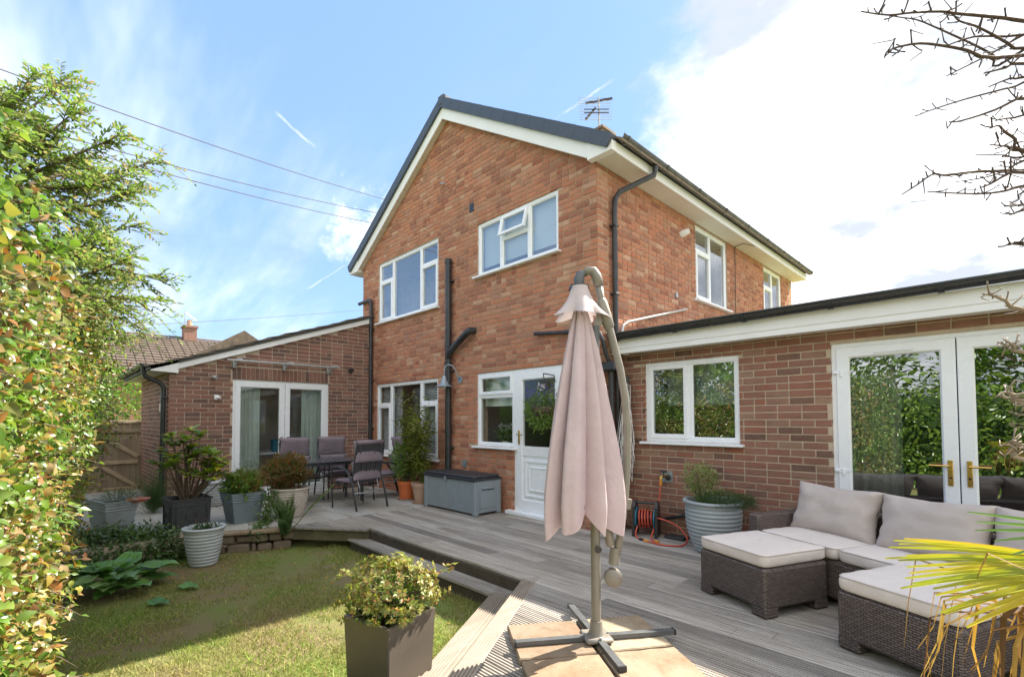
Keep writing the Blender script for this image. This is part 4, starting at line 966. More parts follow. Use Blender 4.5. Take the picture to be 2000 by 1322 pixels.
# lower step along the straight run
for i, yc in enumerate((2.965, 2.865)):
    pr = [(y*.70+yc, z-.130) for y, z in PR]
    m = MB(); board_geo(m, pr, lambda y: -5.98+(y-2.82)*1.0, lambda y: -3.175+(y-2.86)*.95); m.build('step_board', MT['deck'], deck)
fr = MB()
fr.box(-5.80, -3.0, 3.006, 3.029, -.27, -.03); fr.box(-5.93, -3.24, 2.835, 2.86, -.27, -.158)
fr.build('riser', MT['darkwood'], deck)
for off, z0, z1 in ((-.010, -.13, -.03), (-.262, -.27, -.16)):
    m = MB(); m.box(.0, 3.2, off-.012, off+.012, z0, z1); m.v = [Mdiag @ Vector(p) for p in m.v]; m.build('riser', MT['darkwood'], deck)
e0, e1 = Vector((-5.77, 3.03, 0)), Vector((-6.64, 2.355, 0)); ed = (e1-e0).normalized(); en = Vector((-ed.y, ed.x, 0))
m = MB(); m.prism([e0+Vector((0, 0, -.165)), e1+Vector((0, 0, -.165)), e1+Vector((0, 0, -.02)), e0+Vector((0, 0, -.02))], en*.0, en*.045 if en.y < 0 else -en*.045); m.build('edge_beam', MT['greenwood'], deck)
m = MB(); m.bar(e0+Vector((.02, -.03, -.012)), e1+Vector((.0, -.03, -.012)), .11, .024); m.build('edge_board', MT['deck'], deck)
for x in (-5.2, -4.1): MB().box(x-.04, x+.04, 2.95, 3.0, -.27, -.16).build('post', MT['darkwood'], deck)
MB().box(-6.60, -3.6, 3.06, 4.98, -.268, -.262).box(-2.2, XE, .7, 5.43, -.268, -.262).build('bare_earth', MT['soil'], deck)

patio = bpy.data.objects.new('patio', None); link(patio, None, Matrix.Translation((-8, 3, 0))); kind(patio, 'structure')
PB = [(-6.62, 2.36), (-6.80, 1.92), (-6.98, 1.58), (-7.16, 1.2), (-7.42, .70), (-7.9, .25), (-8.4, .0)]
def xbound(y):
    if y >= 2.36: return -6.64
    for (x0, y0), (x1, y1) in zip(PB, PB[1:]):
        if y1 <= y <= y0: return x1+(x0-x1)*(y-y1)/(y0-y1)
    return -8.4
y = .05
while y < 4.98:
    h = rng.choice([.45, .6, .45, .3]); h = min(h, 4.985-y)
    x = xbound(y+h/2)-.02; first = True
    lim = -9.49 if y+h/2 > 1.42 else -12.4
    while x > lim:
        w = rng.choice([.45, .6, .75, .9]); x0 = max(x-w, lim)
        z = rng.uniform(-.004, .003)
        if x-x0 > .06 and h > .06:
            c = .007; ya, yb = y+.006, y+h-.006
            xr_a, xr_b = (xbound(ya)-.01, xbound(yb)-.01) if first else (x-.006, x-.006)
            v = [(x0+.006, ya, -.05), (xr_a, ya, -.05), (xr_b, yb, -.05), (x0+.006, yb, -.05), (x0+.006, ya, z-c), (xr_a, ya, z-c), (xr_b, yb, z-c), (x0+.006, yb, z-c),
                 (x0+.006+c, ya+c, z), (xr_a-c, ya+c, z), (xr_b-c, yb-c, z), (x0+.006+c, yb-c, z)]
            m = MB().add(v, BR_F); m.build('paving_slab', MT['paving'], patio)
        x = x0; first = False
    y += h
MB().box(-12.4, -7.0, .1, 1.40, -.2, -.012).box(-9.48, -6.9, 1.6, 4.98, -.2, -.012).build('pointing', MT['mortar2'], patio)

wallr = thing('retaining_wall', 'low rubble retaining wall along the edge of the raised patio behind the white pot', 'garden wall', (-7.0, 1.6, -.27))
acc = 0
for (x0, y0), (x1, y1) in zip(PB, PB[1:]):
    a, b = Vector((x0, y0, 0)), Vector((x1, y1, 0)); Lg = (b-a).length; d = (b-a)/Lg; nn_ = Vector((-d.y, d.x, 0)); nn_ = nn_ if nn_.y < 0 or nn_.x > 0 and abs(nn_.y) < .1 else -nn_
    ang = math.atan2(d.y, d.x)
    for row, (za, zb) in enumerate(((-.29, -.17), (-.165, -.06))):
        t = -.05*row
        while t < Lg-.05:
            w = rng.uniform(.16, .3); t1 = min(t+w, Lg)
            M = Matrix.Translation(a+d*(t+t1)/2+nn_*rng.uniform(-.01, .02)) @ Matrix.Rotation(ang+rng.uniform(-.06, .06), 4, 'Z')
            m = MB(); m.cbox(-(t1-t)/2+.008, (t1-t)/2-.008, -.07, .07, za+rng.uniform(0, .012), zb-rng.uniform(0, .014), .02, M); m.build('stone', MT['rubble'], wallr); t = t1
    t = 0
    while t < Lg-.03:
        t1 = min(t+rng.uniform(.35, .5), Lg); M = Matrix.Translation(a+d*(t+t1)/2+nn_*.02) @ Matrix.Rotation(ang, 4, 'Z')
        m = MB(); m.cbox(-(t1-t)/2+.004, (t1-t)/2-.004, -.10, .09, -.052, -.004+rng.uniform(-.004, .006), .012, M); m.build('coping_stone', MT['slab'], wallr); t = t1

# lawn grass
def grass():
    n = 130000; P = nr.random((n, 2))*np.array([5.8, 4.2])+np.array([-7.6, -1.1])
    keep = np.array([not (p[0] > xdiag(min(p[1], 3.03))-.27 or p[1] > 2.82 and p[0] > -6) for p in P]) & (P[:, 1] < 3.0)
    k2 = np.array([noise.noise(Vector((p[0]*1.5, p[1]*1.5, 3)))+.45*noise.noise(Vector((p[0]*6, p[1]*6, 9))) for p in P])
    k2 = k2+np.clip((P[:, 0]+4.6)*.25, -.3, .35)
    keep &= (nr.random(n)*.55-.36 < k2)
    P = P[keep]; n = len(P); P3 = np.c_[P, np.full(n, -.272)]
    D = nr.normal(size=(n, 3))*np.array([.55, .55, .1])+np.array([0, 0, .75]); Nn = nr.normal(size=(n, 3))*np.array([1, 1, .1])
    S = np.stack([nr.uniform(.07, .14, n), nr.uniform(.025, .06, n), nr.uniform(.03, .05, n)], 1)
    V, Fc = scatter(BLADE[0], BLADE[1], P3, frames(D, Nn), S)
    return kind(link(bpy.data.objects.new('grass', arr_mesh('grass', V, Fc, MT['grass']))), 'stuff')
grass()
def litter():
    n = 1500; P = np.c_[nr.uniform(-7.2, -3.0, n), nr.uniform(.0, 2.8, n), np.full(n, -.262)]
    edge = np.minimum(np.abs(P[:, 1]-2.7), np.abs(P[:, 0]+6.4)); P = P[nr.random(n) < np.exp(-edge*2.2)]; n = len(P)
    D = nr.normal(size=(n, 3))*np.array([1, 1, .12]); Nn = np.tile([0, 0, 1.], (n, 1))+nr.normal(size=(n, 3))*.3
    V, Fc = scatter(LEAF[0], LEAF[1], P, frames(D, Nn), nr.uniform(.025, .055, n)); kind(link(bpy.data.objects.new('leaf_litter', arr_mesh('leaf_litter', V, Fc, MT['palmdead']))), 'stuff')
litter()

# ================================================================== PARASOL AND ITS SLABS
a0 = Vector((-2.35, 2.20, 0)); u_ = Vector((.555, .832, 0)); v_ = Vector((.832, -.555, 0)); S4 = .455
lab = ['buff stone slab under the parasol foot, nearest the lawn-side deck edge', 'buff stone slab under the parasol foot, furthest back by the house', 'buff stone slab under the parasol foot, at the front edge of the picture', 'buff stone slab under the parasol foot, nearest the rattan sofa']
for i in range(2):
    for j in range(2):
        c = a0+u_*(S4+.020)*(i+.5)+v_*(S4+.020)*(j+.5); M = Matrix.Translation((c.x, c.y, .004)) @ Matrix.Rotation(math.atan2(u_.y, u_.x)+rng.uniform(-.012, .012), 4, 'Z')
        m = MB(); h = S4/2; g = []
        def top(p, q, zz=.038): return (p*h+rng.uniform(-.004, .004), q*h+rng.uniform(-.004, .004), zz)
        n = 6; ring_ = []
        for (ax, ay), (bx, by) in zip([(-1, -1), (1, -1), (1, 1), (-1, 1)], [(1, -1), (1, 1), (-1, 1), (-1, -1)]):
            for t in range(n): ring_.append((ax+(bx-ax)*t/n, ay+(by-ay)*t/n))
        R_ = [[(p*h+rng.uniform(-.003, .003), q*h+rng.uniform(-.003, .003), 0) for p, q in ring_]]
        R_.append([(x_, y_, .030+rng.uniform(-.002, .002)) for x_, y_, _ in R_[0]]); R_.append([(x_*.975, y_*.975, .037+rng.uniform(-.0015, .0015)) for x_, y_, _ in R_[0]])
        R_.append([(x_*.5, y_*.5, .038+rng.uniform(-.001, .001)) for x_, y_, _ in R_[0]])
        k = len(ring_); vv = [p for r in R_ for p in r]; ff = [(a*k+b, a*k+(b+1) % k, (a+1)*k+(b+1) % k, (a+1)*k+b) for a in range(3) for b in range(k)]+[tuple(3*k+b for b in range(k))]
        m.add(vv, ff); o = m.build('stone_slab', MT['slab'], None, 30, True, M)
        tag(o, lab[[0, 1, 2, 3][i+2*j] if (i, j) != (1, 0) else 1], 'stone slab', 'stone slabs under the parasol foot')
par = thing('cantilever_parasol', 'closed dusty pink cantilever parasol on a taupe cross-foot stand', 'parasol', (-1.80, 2.45, .045))
PXv = Vector((R0.x, R0.y, 0)); PYv = Vector((F.x, F.y, 0)).normalized(); PO = Vector((-1.80, 2.45, 0))
def pp(s, z, dpt=0.0): v = PO+PXv*s+PYv*dpt; return (v.x, v.y, z)     # s: across, z: height, dpt: away
b = MB()
f_ = Vector((.575, .818, 0)); g_ = Vector((.838, -.545, 0))
for d, l0 in ((f_, .50), (-f_, .50), (g_, .38), (-g_, .50)): b.bar(PO+d*.06+Vector((0, 0, .060)), PO+d*l0+Vector((0, 0, .058)), .042, .026)
fb = b.build('foot_bar', MT['darkpole'], par)
hb = MB(); hb.cbox(-.085, .085, -.085, .085, .046, .078, .012, Matrix.Translation(PO) @ Matrix.Rotation(.96, 4, 'Z')); hb.tube([PO+Vector((0, 0, .07)), PO+Vector((0, 0, .10)), PO+Vector((0, 0, .16))], [.055, .042, .036], 16); hb.build('foot_plate', MT['poletaupe'], par, 40)
for d in (f_, -f_, g_, -g_): MB().tube([PO+d*.075+Vector((0, 0, .078)), PO+d*.075+Vector((0, 0, .088))], .008, 8).build('bolt', MT['steel'], par)
for d, l0 in ((f_, .50), (-f_, .50), (g_, .38), (-g_, .50)): MB().bar(PO+d*(l0)+Vector((0, 0, .058)), PO+d*(l0+.012)+Vector((0, 0, .058)), .046, .030).build('end_cap', MT['black'], par)
MB().tube([pp(0, .12), pp(0, 1.02)], .029, 20).build('lower_pole', MT['poletaupe'], par, 40)
MB().tube([pp(0, 1.0), pp(.012, 1.97)], .026, 16).build('upper_pole', MT['darkpole'], par, 40)
MB().tube([pp(.005, .605, -.028), pp(.008, .60, -.055)], [.012, .022], 12).build('knob', MT['black'], par, 40)
AR = [(-.045, 2.325), (-.015, 2.345), (.015, 2.31), (.030, 2.26), (.050, 2.14), (.085, 2.02), (.125, 1.86), (.165, 1.70), (.192, 1.52), (.205, 1.32), (.200, 1.10), (.182, .88), (.150, .66), (.118, .50)]
arm = MB().tube([pp(s, z) for s, z in AR[3:]], .0235, 16).build('curved_arm', MT['poletaupe'], par, True)
MB().tube([pp(*q) for q in [(-.055, 2.300), (-.03, 2.322), (.0, 2.318), (.022, 2.285), (.038, 2.22)]], [.020, .027, .030, .031, .030], 16).build('arm_elbow', MT['poletaupe'], par, True)
MB().tube([pp(.048, 2.14), pp(.052, 2.12), pp(.078, 2.03), pp(.098, 1.965), pp(.102, 1.955)], [.026, .035, .037, .033, .026], 14).build('arm_collar', MT['poletaupe'], par, 40)
MB().bar(pp(.055, 2.06), pp(.012, 1.95), .03, .045).build('arm_link', MT['poletaupe'], par)
MB().tube([pp(.200, .90), pp(.186, .84)], .030, 14).build('arm_band', MT['poletaupe'], par, 40)
MB().tube([pp(.060, .98), pp(.066, .74)], .016, 12).build('strut', MT['poletaupe'], par, 40)
MB().tube([pp(.064, .77), pp(.068, .76), pp(.092, .62), pp(.096, .61)], [.020, .028, .028, .022], 12).build('strut_socket', MT['poletaupe'], par, 40)
MB().tube([pp(.122, .60), pp(.112, .50)], [.030, .034], 14).build('arm_socket', MT['poletaupe'], par, 40)
cr_ = MB().tube([pp(.105, .42, .04), pp(.105, .42, .02), pp(.105, .42, -.03), pp(.105, .42, -.045)], [.034, .055, .055, .036], 20).build('crank_housing', MT['poletaupe'], par, 40)
MB().tube([pp(.02, .38), pp(.08, .42)], .008, 8).build('crank_stay', MT['alu'], par)
# canopy: eight gathered folds
CS = (-.088, -.02)
def canopy(a, b):
    th = a*2*PI; k = 8; t = b            # 0 top, 1 hem
    z = 2.06-1.27*t
    R_ = .035+.112*t**.80+.012*math.sin(PI*t)
    fold = (2*abs(math.cos((k*th+.9*math.sin(t*1.7)+.9*math.sin(2*th)+.5*math.sin(3*th+1)+.35*math.sin(k*th))/2))**.6-1)*(1+.35*math.sin(3*th+2))
    sharp = .72*fold+.05*math.cos(2*k*th+1.3)*t
    r = R_*(1+sharp*(.25+.75*t**.6))*(1+.09*math.sin(3*th+1)+.05*noise.noise(Vector((math.cos(th)*2, math.sin(th)*2, t*3.5))))
    if t > .9: r *= 1-.10*((t-.9)/.1)
    z += .075*t**6*(-fold)*1.0+.03*t**5*math.sin(3*th)
    return pp(CS[0]+r*math.cos(th)*(1.02)-.045*t*.6, z, CS[1]+r*math.sin(th)*.85)
cn = MB().grid(canopy, 160, 48, True).build('canopy', MT['canopy'], par, True)
def capf(a, b):
    th = a*2*PI; R_ = .052+.018*b+.075*b**1.7; fold = math.cos(5*th+.8)
    r = R_*(1+.30*fold*b*b); z = 2.215-.185*b-.012*fold*b*b
    return pp(CS[0]+r*math.cos(th), z, CS[1]+r*math.sin(th))
MB().grid(capf, 112, 16, True).build('vent_cap', MT['cap_fabric'], par, True)
MB().tube([pp(CS[0], 2.20), pp(CS[0], 2.225)], [.066, .060], 20).build('cap_disc', MT['black'], par, 40)
MB().tube([pp(CS[0], 2.22), pp(CS[0], 2.26), pp(CS[0]+.004, 2.275), pp(CS[0]+.012, 2.295), pp(CS[0]+.03, 2.305)], [.030, .034, .032, .030, .022], 14).build('canopy_hub', MT['darkpole'], par, 40)
MB().tube([pp(CS[0]+.005, 2.2, CS[1]), pp(CS[0]-.01, .9, CS[1])], .014, 12).build('canopy_pole', MT['alu'], par, 40)
for k in range(8):
    th = k*PI/4+.2; MB().tube([pp(CS[0]+.03*math.cos(th), 2.08, CS[1]+.03*math.sin(th)), pp(CS[0]-.03+.15*math.cos(th), .86, CS[1]+.11*math.sin(th))], .006, 6).build('rib', MT['darkpole'], par)

# ================================================================== RATTAN SET
SA = -math.radians(23.3)
def puff(mb, sx, sy, sz, M=Matrix(), n=22, e=.22, seed=0, wr=.006, pinch=0.0, sag=0):
    """rounded box cushion with soft wrinkles"""
    def pt(x, y, s):
        ax, ay = abs(x), abs(y); r = max(ax, ay)
        prof = max(0, 1-(max(0, (r-1+e)/e))**2)**.5 if r > 1-e else 1
        th = sz/2*(prof*(.86+.14*(1-ax*ax)*(1-ay*ay)))
        k = 1-pinch*(1-ax*ay)*(max(ax, ay)**4)*.5
        w = wr*noise.noise(Vector((x*3.1+seed, y*3.1, s*2.0)))+wr*.5*noise.noise(Vector((x*9+seed, y*4, s)))
        return M @ Vector((x*sx/2*k, y*sy/2*k, s*th+w-sag*(1-x*x)*(1-y*y)))
    idx = []
    for s in (1, -1):
        v = [pt(math.sin((i/(n-1)-.5)*PI)*1.0, math.sin((j/(n-1)-.5)*PI), s) for j in range(n) for i in range(n)]
        f = [(j*n+i, j*n+i+1, (j+1)*n+i+1, (j+1)*n+i) for j in range(n-1) for i in range(n-1)]
        if s < 0: f = [q[::-1] for q in f]
        mb.add(v, f)
    return mb
def slabcush(mb, sx, sy, h, M, seed):
    """box cushion: flat-ish top, vertical boxed sides"""
    n = 26; rows = []
    def outline(t, k, z, wob):
        a = t*4; i = int(a) % 4; f = a-int(a); cs = [(-1, -1), (1, -1), (1, 1), (-1, 1), (-1, -1)]
        x = cs[i][0]+(cs[i+1][0]-cs[i][0])*f; y = cs[i][1]+(cs[i+1][1]-cs[i][1])*f
        rr = .965+.035*(1-min(1, abs(abs(x)-abs(y)) if False else 0)); c = (max(0, abs(x)-.88)*max(0, abs(y)-.88))/.0144
        kx = 1-.04*c
        w = wob*noise.noise(Vector((x*4+seed, y*4, z*30)))
        return M @ Vector((x*sx/2*k*kx+w*x, y*sy/2*k*kx+w*y, z+w*.4))
    N_ = 96
    prof = [(.97, 0), (.995, .008), (1.01, h*.3), (1.01, h*.7), (1.0, h*.93), (.985, h), (.93, h+.004), (.75, h+.010), (.5, h+.014), (.25, h+.016), (.02, h+.016)]
    v = [outline(i/N_, k, z, .007 if k > .98 else .004) for k, z in prof for i in range(N_)]
    f = [(a*N_+b, a*N_+(b+1) % N_, (a+1)*N_+(b+1) % N_, (a+1)*N_+b) for a in range(len(prof)-1) for b in range(N_)]+[tuple(range(N_))[::-1]]
    mb.pipe = [outline(i/N_, 1.004, h*.95, .007) for i in range(N_+1)]
    return mb.add(v, f)
def piped(mb, o):
    o.rotation_euler = o.rotation_euler; W_ = W[o.name]; m = MB().tube(mb.pipe, .0035, 5, False); m.build('piping', MT['pillow'], o, True, True); return o
def rattan_box(mb, x0, x1, y0, y1, z0, z1, foot=.06, fw=.13):
    mb.cbox(x0, x1, y0, y1, z0+foot, z1, .018)
    for a in (x0, x1-fw):
        for b_ in (y0, y1-fw): mb.cbox(a, a+fw, b_, b_+fw, z0, z0+foot+.02, .012)
    return mb
def ottoman(L0, lab1, lab2, sx=.63, sy=.62):
    M = Matrix.Translation((L0[0], L0[1], .002)) @ Matrix.Rotation(SA, 4, 'Z')
    t = bpy.data.objects.new('rattan_footstool', None); link(t, None, M); tag(t, lab1, 'footstool', 'rattan footstools')
    rattan_box(MB(), 0, sx, 0, sy, 0, .342).build('woven_body', MT['rattan'], t, False, True)
    MB().cbox(.02, sx-.02, .02, sy-.02, .343, .349, .002).build('seat_panel', MT['black'], t, False, True)
    M2 = M @ Matrix.Translation((sx/2, sy/2, .350)) @ Matrix.Rotation(.01, 4, 'Z')
    q_ = slabcush(MB(), sx-.01, sy-.0, .084, Matrix(), L0[0]*9); c = piped(q_, q_.build('seat_cushion', MT['cushion'], None, 50, True, M2)); tag(c, lab2, 'cushion', 'flat beige seat cushions')
ottoman((-1.79, 3.84), 'brown rattan footstool beside the sofa arm, further from the palm', 'flat beige cushion on the footstool nearer the ribbed grey pot')
ottoman((-.775, 3.50), 'brown rattan footstool in front, half hidden by the palm leaves', 'flat beige cushion on the front footstool under the yellow palm leaves')
def sofa():
    so = Vector((-1.79, 3.84, 0))+Vector((.3955, .9184, 0))*.635+Vector((.9184, -.3955, 0))*-.11
    M = Matrix.Translation((so.x, so.y, .002)) @ Matrix.Rotation(SA, 4, 'Z'); t = bpy.data.objects.new('rattan_sofa', None); link(t, None, M)
    tag(t, 'long brown rattan sofa with beige cushions standing along the patio doors', 'sofa')
    Lx, Dy = 2.25, .72
    rattan_box(MB(), .12, Lx-.12, .02, Dy-.12, 0, .342).build('seat_base', MT['rattan'], t, False, True)
    rattan_box(MB(), 0, .115, .0, Dy-.0, 0, .56, fw=.10).build('armrest', MT['rattan'], t, False, True)
    rattan_box(MB(), Lx-.115, Lx, .0, Dy, 0, .56, fw=.10).build('armrest', MT['rattan'], t, False, True)
    MB().cbox(.12, Lx-.12, Dy-.115, Dy, .06, .62, .02).build('backrest', MT['rattan'], t, False, True)
    w = (Lx-.24)/3
    names = ['left', 'middle', 'right']
    for k in range(3):
        M2 = M @ Matrix.Translation((.12+w*(k+.5), .30, .350))
        q_ = slabcush(MB(), w-.008, .58, .084, Matrix(), k*5+2); c = piped(q_, q_.build('seat_cushion', MT['cushion'], None, 50, True, M2))
        tag(c, ['flat beige seat cushion on the sofa, between the armrest and the next one', 'flat beige seat cushion on the middle of the sofa, between the footstools', 'flat beige seat cushion on the sofa end behind the palm'][k], 'cushion', 'flat beige seat cushions')
        Mp = M @ Matrix.Translation((.12+w*(k+.5)+(.0, .03, .02)[k], .47+(.0, -.02, -.01)[k], .615)) @ Matrix.Rotation((.03, -.05, .04)[k], 4, 'Z') @ Matrix.Rotation(math.radians(72), 4, 'X') @ Matrix.Rotation((-.02, .03, -.02)[k], 4, 'Z')
        c = puff(MB(), w+.03, .43, .21, Matrix(), seed=k*11+1, wr=.022, pinch=.22, e=.62).build('back_cushion', MT['pillow'], None, True, True, Mp)
        tag(c, ['plump beige back cushion next to the rattan armrest', 'plump beige back cushion in the middle, below the brass door handles', 'plump beige back cushion behind the palm leaves'][k], 'cushion', 'plump beige back cushions')
sofa()

# ================================================================== DINING SET
def dining_chair(label, loc, rz, src=[None]):
    M = Matrix.Translation(loc) @ Matrix.Rotation(rz, 4, 'Z')
    if src[0] is not None:
        c = copy_tree(src[0], M); c['label'] = label; return c
    t = bpy.data.objects.new('garden_chair', None); link(t, None, M); tag(t, label, 'chair', 'cushioned garden dining chairs'); src[0] = t
    bd = lambda mb, n, m, s=True: mb.build(n, MT[m], t, s, True)
    for s in (-1, 1):
        y = s*.28
        bd(MB().tube([(.27, y, .62), (.10, y, .645), (-.08, y, .63), (-.20, y, .56), (-.29, y, .42), (-.36, y, .22), (-.42, y, .012)], .013, 8, flat=1.5), 'armrest_leg', 'chairmetal')
        bd(MB().tube([(.27, y, .62), (.285, y, .58), (.27, y, .3), (.25, y, .0)], .012, 8), 'front_leg', 'chairmetal')
    fr = MB()
    for s in (-1, 1): fr.tube([(.24, s*.25, .385), (-.20, s*.25, .365), (-.245, s*.25, .42), (-.36, s*.25, .98), (-.37, s*.22, 1.03), (-.372, s*.12, 1.045)], .012, 8)
    fr.tube([(-.372, .13, 1.045), (-.372, -.13, 1.045)], .012, 8); fr.tube([(.24, .26, .385), (.24, -.26, .385)], .012, 8); fr.tube([(-.2, .27, .365), (-.2, -.27, .365)], .010, 8)
    bd(fr, 'seat_frame', 'chairmetal')
    sl_ = MB().add([(-.25, -.245, .42), (-.25, .245, .42), (-.36, .245, 1.0), (-.36, -.245, 1.0), (-.254, -.245, .42), (-.254, .245, .42), (-.364, .245, 1.0), (-.364, -.245, 1.0)], [(0, 1, 2, 3), (7, 6, 5, 4), (0, 4, 5, 1), (2, 6, 7, 3)])
    bd(sl_, 'sling_back', 'sling', False)
    cu = MB()
    for s in (-1, 1): cu.tube([(-.262, s*.05, .44), (-.30, s*.03, .62), (-.335, s*.05, .80), (-.378, s*.14, 1.02)], .006, 6); cu.tube([(-.262, s*.16, .44), (-.29, s*.12, .58), (-.335, s*.15, .80), (-.375, s*.21, 1.0)], .006, 6)
    bd(cu, 'back_bar', 'chairmetal')
    bd(MB().tube([(-.26, .18, .50), (-.33, .17, .34), (-.30, .14, .26), (-.05, .1, .28)], .008, 6).tube([(-.26, -.18, .50), (-.33, -.17, .34), (-.30, -.14, .26), (-.05, -.1, .28)], .008, 6).tube([(-.31, .27, .26), (-.31, -.27, .26)], .008, 6), 'recliner_stay', 'steel')
    bd(puff(MB(), .47, .48, .075, Matrix.Translation((.01, 0, .425)), 14, .3, 3, .006), 'seat_cushion', 'mauve')
    th = math.radians(79.0)
    bd(puff(MB(), .30, .50, .075, Matrix.Translation((-.25, 0, .60)) @ Matrix.Rotation(-th-.0, 4, 'Y') @ Matrix.Rotation(PI, 4, 'X'), 14, .3, 5, .012), 'back_cushion', 'mauve')
    bd(puff(MB(), .34, .50, .08, Matrix.Translation((-.305, 0, .90)) @ Matrix.Rotation(-th, 4, 'Y') @ Matrix.Rotation(PI, 4, 'X'), 14, .3, 7, .014), 'back_cushion', 'mauve')
    bd(MB().tube([(-.365, -.24, 1.045), (-.365, .24, 1.045)], .034, 10), 'cushion_top', 'mauve')
    return t
dining_chair('garden chair seen from behind with black sling back and curved bars', (-7.34, 3.62, 0), PI+.12)
dining_chair('mauve cushioned garden chair across the table, further left', (-8.62, 3.22, 0), .02)
dining_chair('mauve cushioned garden chair across the table, nearer the downpipe', (-8.62, 3.88, 0), -.03)
dining_chair('mauve cushioned garden chair at the table end, under the ground-floor window', (-7.98, 4.42, 0), -PI/2-.15)
tb = thing('dining_table', 'dark rectangular garden dining table among the four cushioned chairs', 'table', (-8.1, 3.5, 0))
MB().cbox(-8.5, -7.72, 2.85, 4.05, .70, .715, .005).build('table_top', MT['table_top'], tb)
MB().box(-8.46, -7.76, 2.89, 2.92, .65, .699).box(-8.46, -7.76, 3.98, 4.01, .65, .699).box(-8.46, -8.43, 2.921, 3.979, .65, .699).box(-7.79, -7.76, 2.921, 3.979, .65, .699).build('table_frame', MT['chairmetal'], tb)
for x, y in ((-8.42, 2.96), (-7.82, 2.96), (-8.42, 3.94), (-7.82, 3.94)): MB().tube([(x, y, .66), (x, y, .0)], [.028, .022], 10).build('leg', MT['chairmetal'], tb, 40)

# ================================================================== STORAGE BOX
bx = thing('storage_box', 'blue-grey plastic garden storage box with a black lid below the kitchen window', 'storage box', (-6.0, 4.7, 0))
x0, x1, y0, y1 = -6.64, -5.34, 4.42, 4.93
bb = MB(); n = 14; W_ = (x1-x0-.16)/n
for k in range(n): a = x0+.08+k*W_; bb.cbox(a+.002, a+W_-.002, y0+.014, y0+.03, .03, .49, .006)
bb.box(x0+.04, x1-.04, y0+.022, y1-.01, .03, .50); bb.build('panel', MT['greyplastic'], bx)
for a, b_ in ((x0, y0), (x1-.085, y0), (x0, y1-.08), (x1-.085, y1-.08)): MB().cbox(a, a+.085, b_, b_+.08, .001, .505, .014).build('corner_post', MT['greyplastic'], bx)
sp_ = MB(); sp_.box(x1-.03, x1-.012, y0+.07, y1-.07, .04, .50); sp_.cbox(x1-.014, x1-.004, y0+.10, y1-.10, .10, .36, .004); sp_.build('side_panel', MT['greyplastic'], bx)
MB().cbox(x1-.016, x1+.006, y0+.14, y1-.14, .375, .41, .006).build('handle', MT['greyplastic'], bx)
MB().box(x1-.012, x1-.003, y0+.15, y1-.15, .360, .372).build('handle_recess_shade', MT['black'], bx)  # flat black strip paints the shade of a hand recess under the handle
MB().cbox(x0-.012, x1+.012, y0-.018, y1+.01, .502, .535, .008).cbox(x0+.01, x1-.01, y0+.005, y1-.01, .53, .57, .022).build('lid', MT['lid'], bx)
MB().cbox(-6.06, -6.02, y0-.024, y0+.004, .47, .525, .005).build('latch', MT['greyplastic'], bx)

# ================================================================== WALL LAMP, AERIAL, AIRER, HOSE
lp = thing('wall_lamp', 'zinc swan-neck lamp with a bell shade fixed beside the black soil pipe', 'lamp', (-6.42, 5, 2.09))
MB().lathe([(.001, 0), (.05, 0), (.05, .02), (.001, .02)], 18).mesh('x', None)
pl_ = MB(GW).tube([(-6.42, .0, 2.06), (-6.42, .02, 2.06)], .06, 18); pl_.build('wall_plate', MT['lampmetal'], lp, 40)
MB(GW).tube([(-6.42, .02, 2.06), (-6.42, .07, 2.10), (-6.43, .10, 2.22), (-6.46, .14, 2.29), (-6.53, .18, 2.31), (-6.59, .20, 2.27), (-6.60, .205, 2.17), (-6.60, .205, 2.10)], .011, 10).build('swan_neck', MT['lampmetal'], lp, True)
lc = GW(-6.60, .205, 0)
MB().lathe([(.022, 2.13), (.03, 2.12), (.034, 2.08), (.055, 2.03), (.075, 1.985), (.13, 1.955), (.15, 1.945), (.148, 1.940), (.07, 1.975), (.03, 2.03)], 28, (lc[0], lc[1], 0)).build('lamp_shade', MT['lampmetal'], lp, True)
MB().lathe([(.001, 1.895), (.025, 1.91), (.032, 1.94), (.02, 1.985)], 14, (lc[0], lc[1], 0)).build('bulb', MT['netting'], lp, True)

an = thing('tv_aerial', 'tv aerial with many thin rods on the chimney of the brick house', 'aerial', (-4.68, 6.58, 6.2))
MB().tube([(-4.68, 6.58, 6.18), (-4.68, 6.58, 6.80)], .014, 8).build('mast', MT['alu'], an)
MB().bar((-4.84, 6.42, 6.70), (-4.52, 6.74, 6.78), .022, .03).bar((-4.84, 6.42, 6.42), (-4.72, 6.54, 6.62), .03, .03).build('boom', MT['black'], an)
for k in range(9):
    z = 6.40+k*.048; c = Vector((-4.70-.004*k, 6.52, z)); d = Vector((.70, .72, 0))
    MB().tube([c-d*.27, c+d*.27], .0045, 5).build('rod', MT['alu'], an)
MB().bar((-4.84, 6.38, 6.52), (-4.55, 6.68, 6.52), .012, .012).bar((-4.84, 6.38, 6.58), (-4.55, 6.68, 6.58), .012, .012).build('dipole', MT['black'], an)

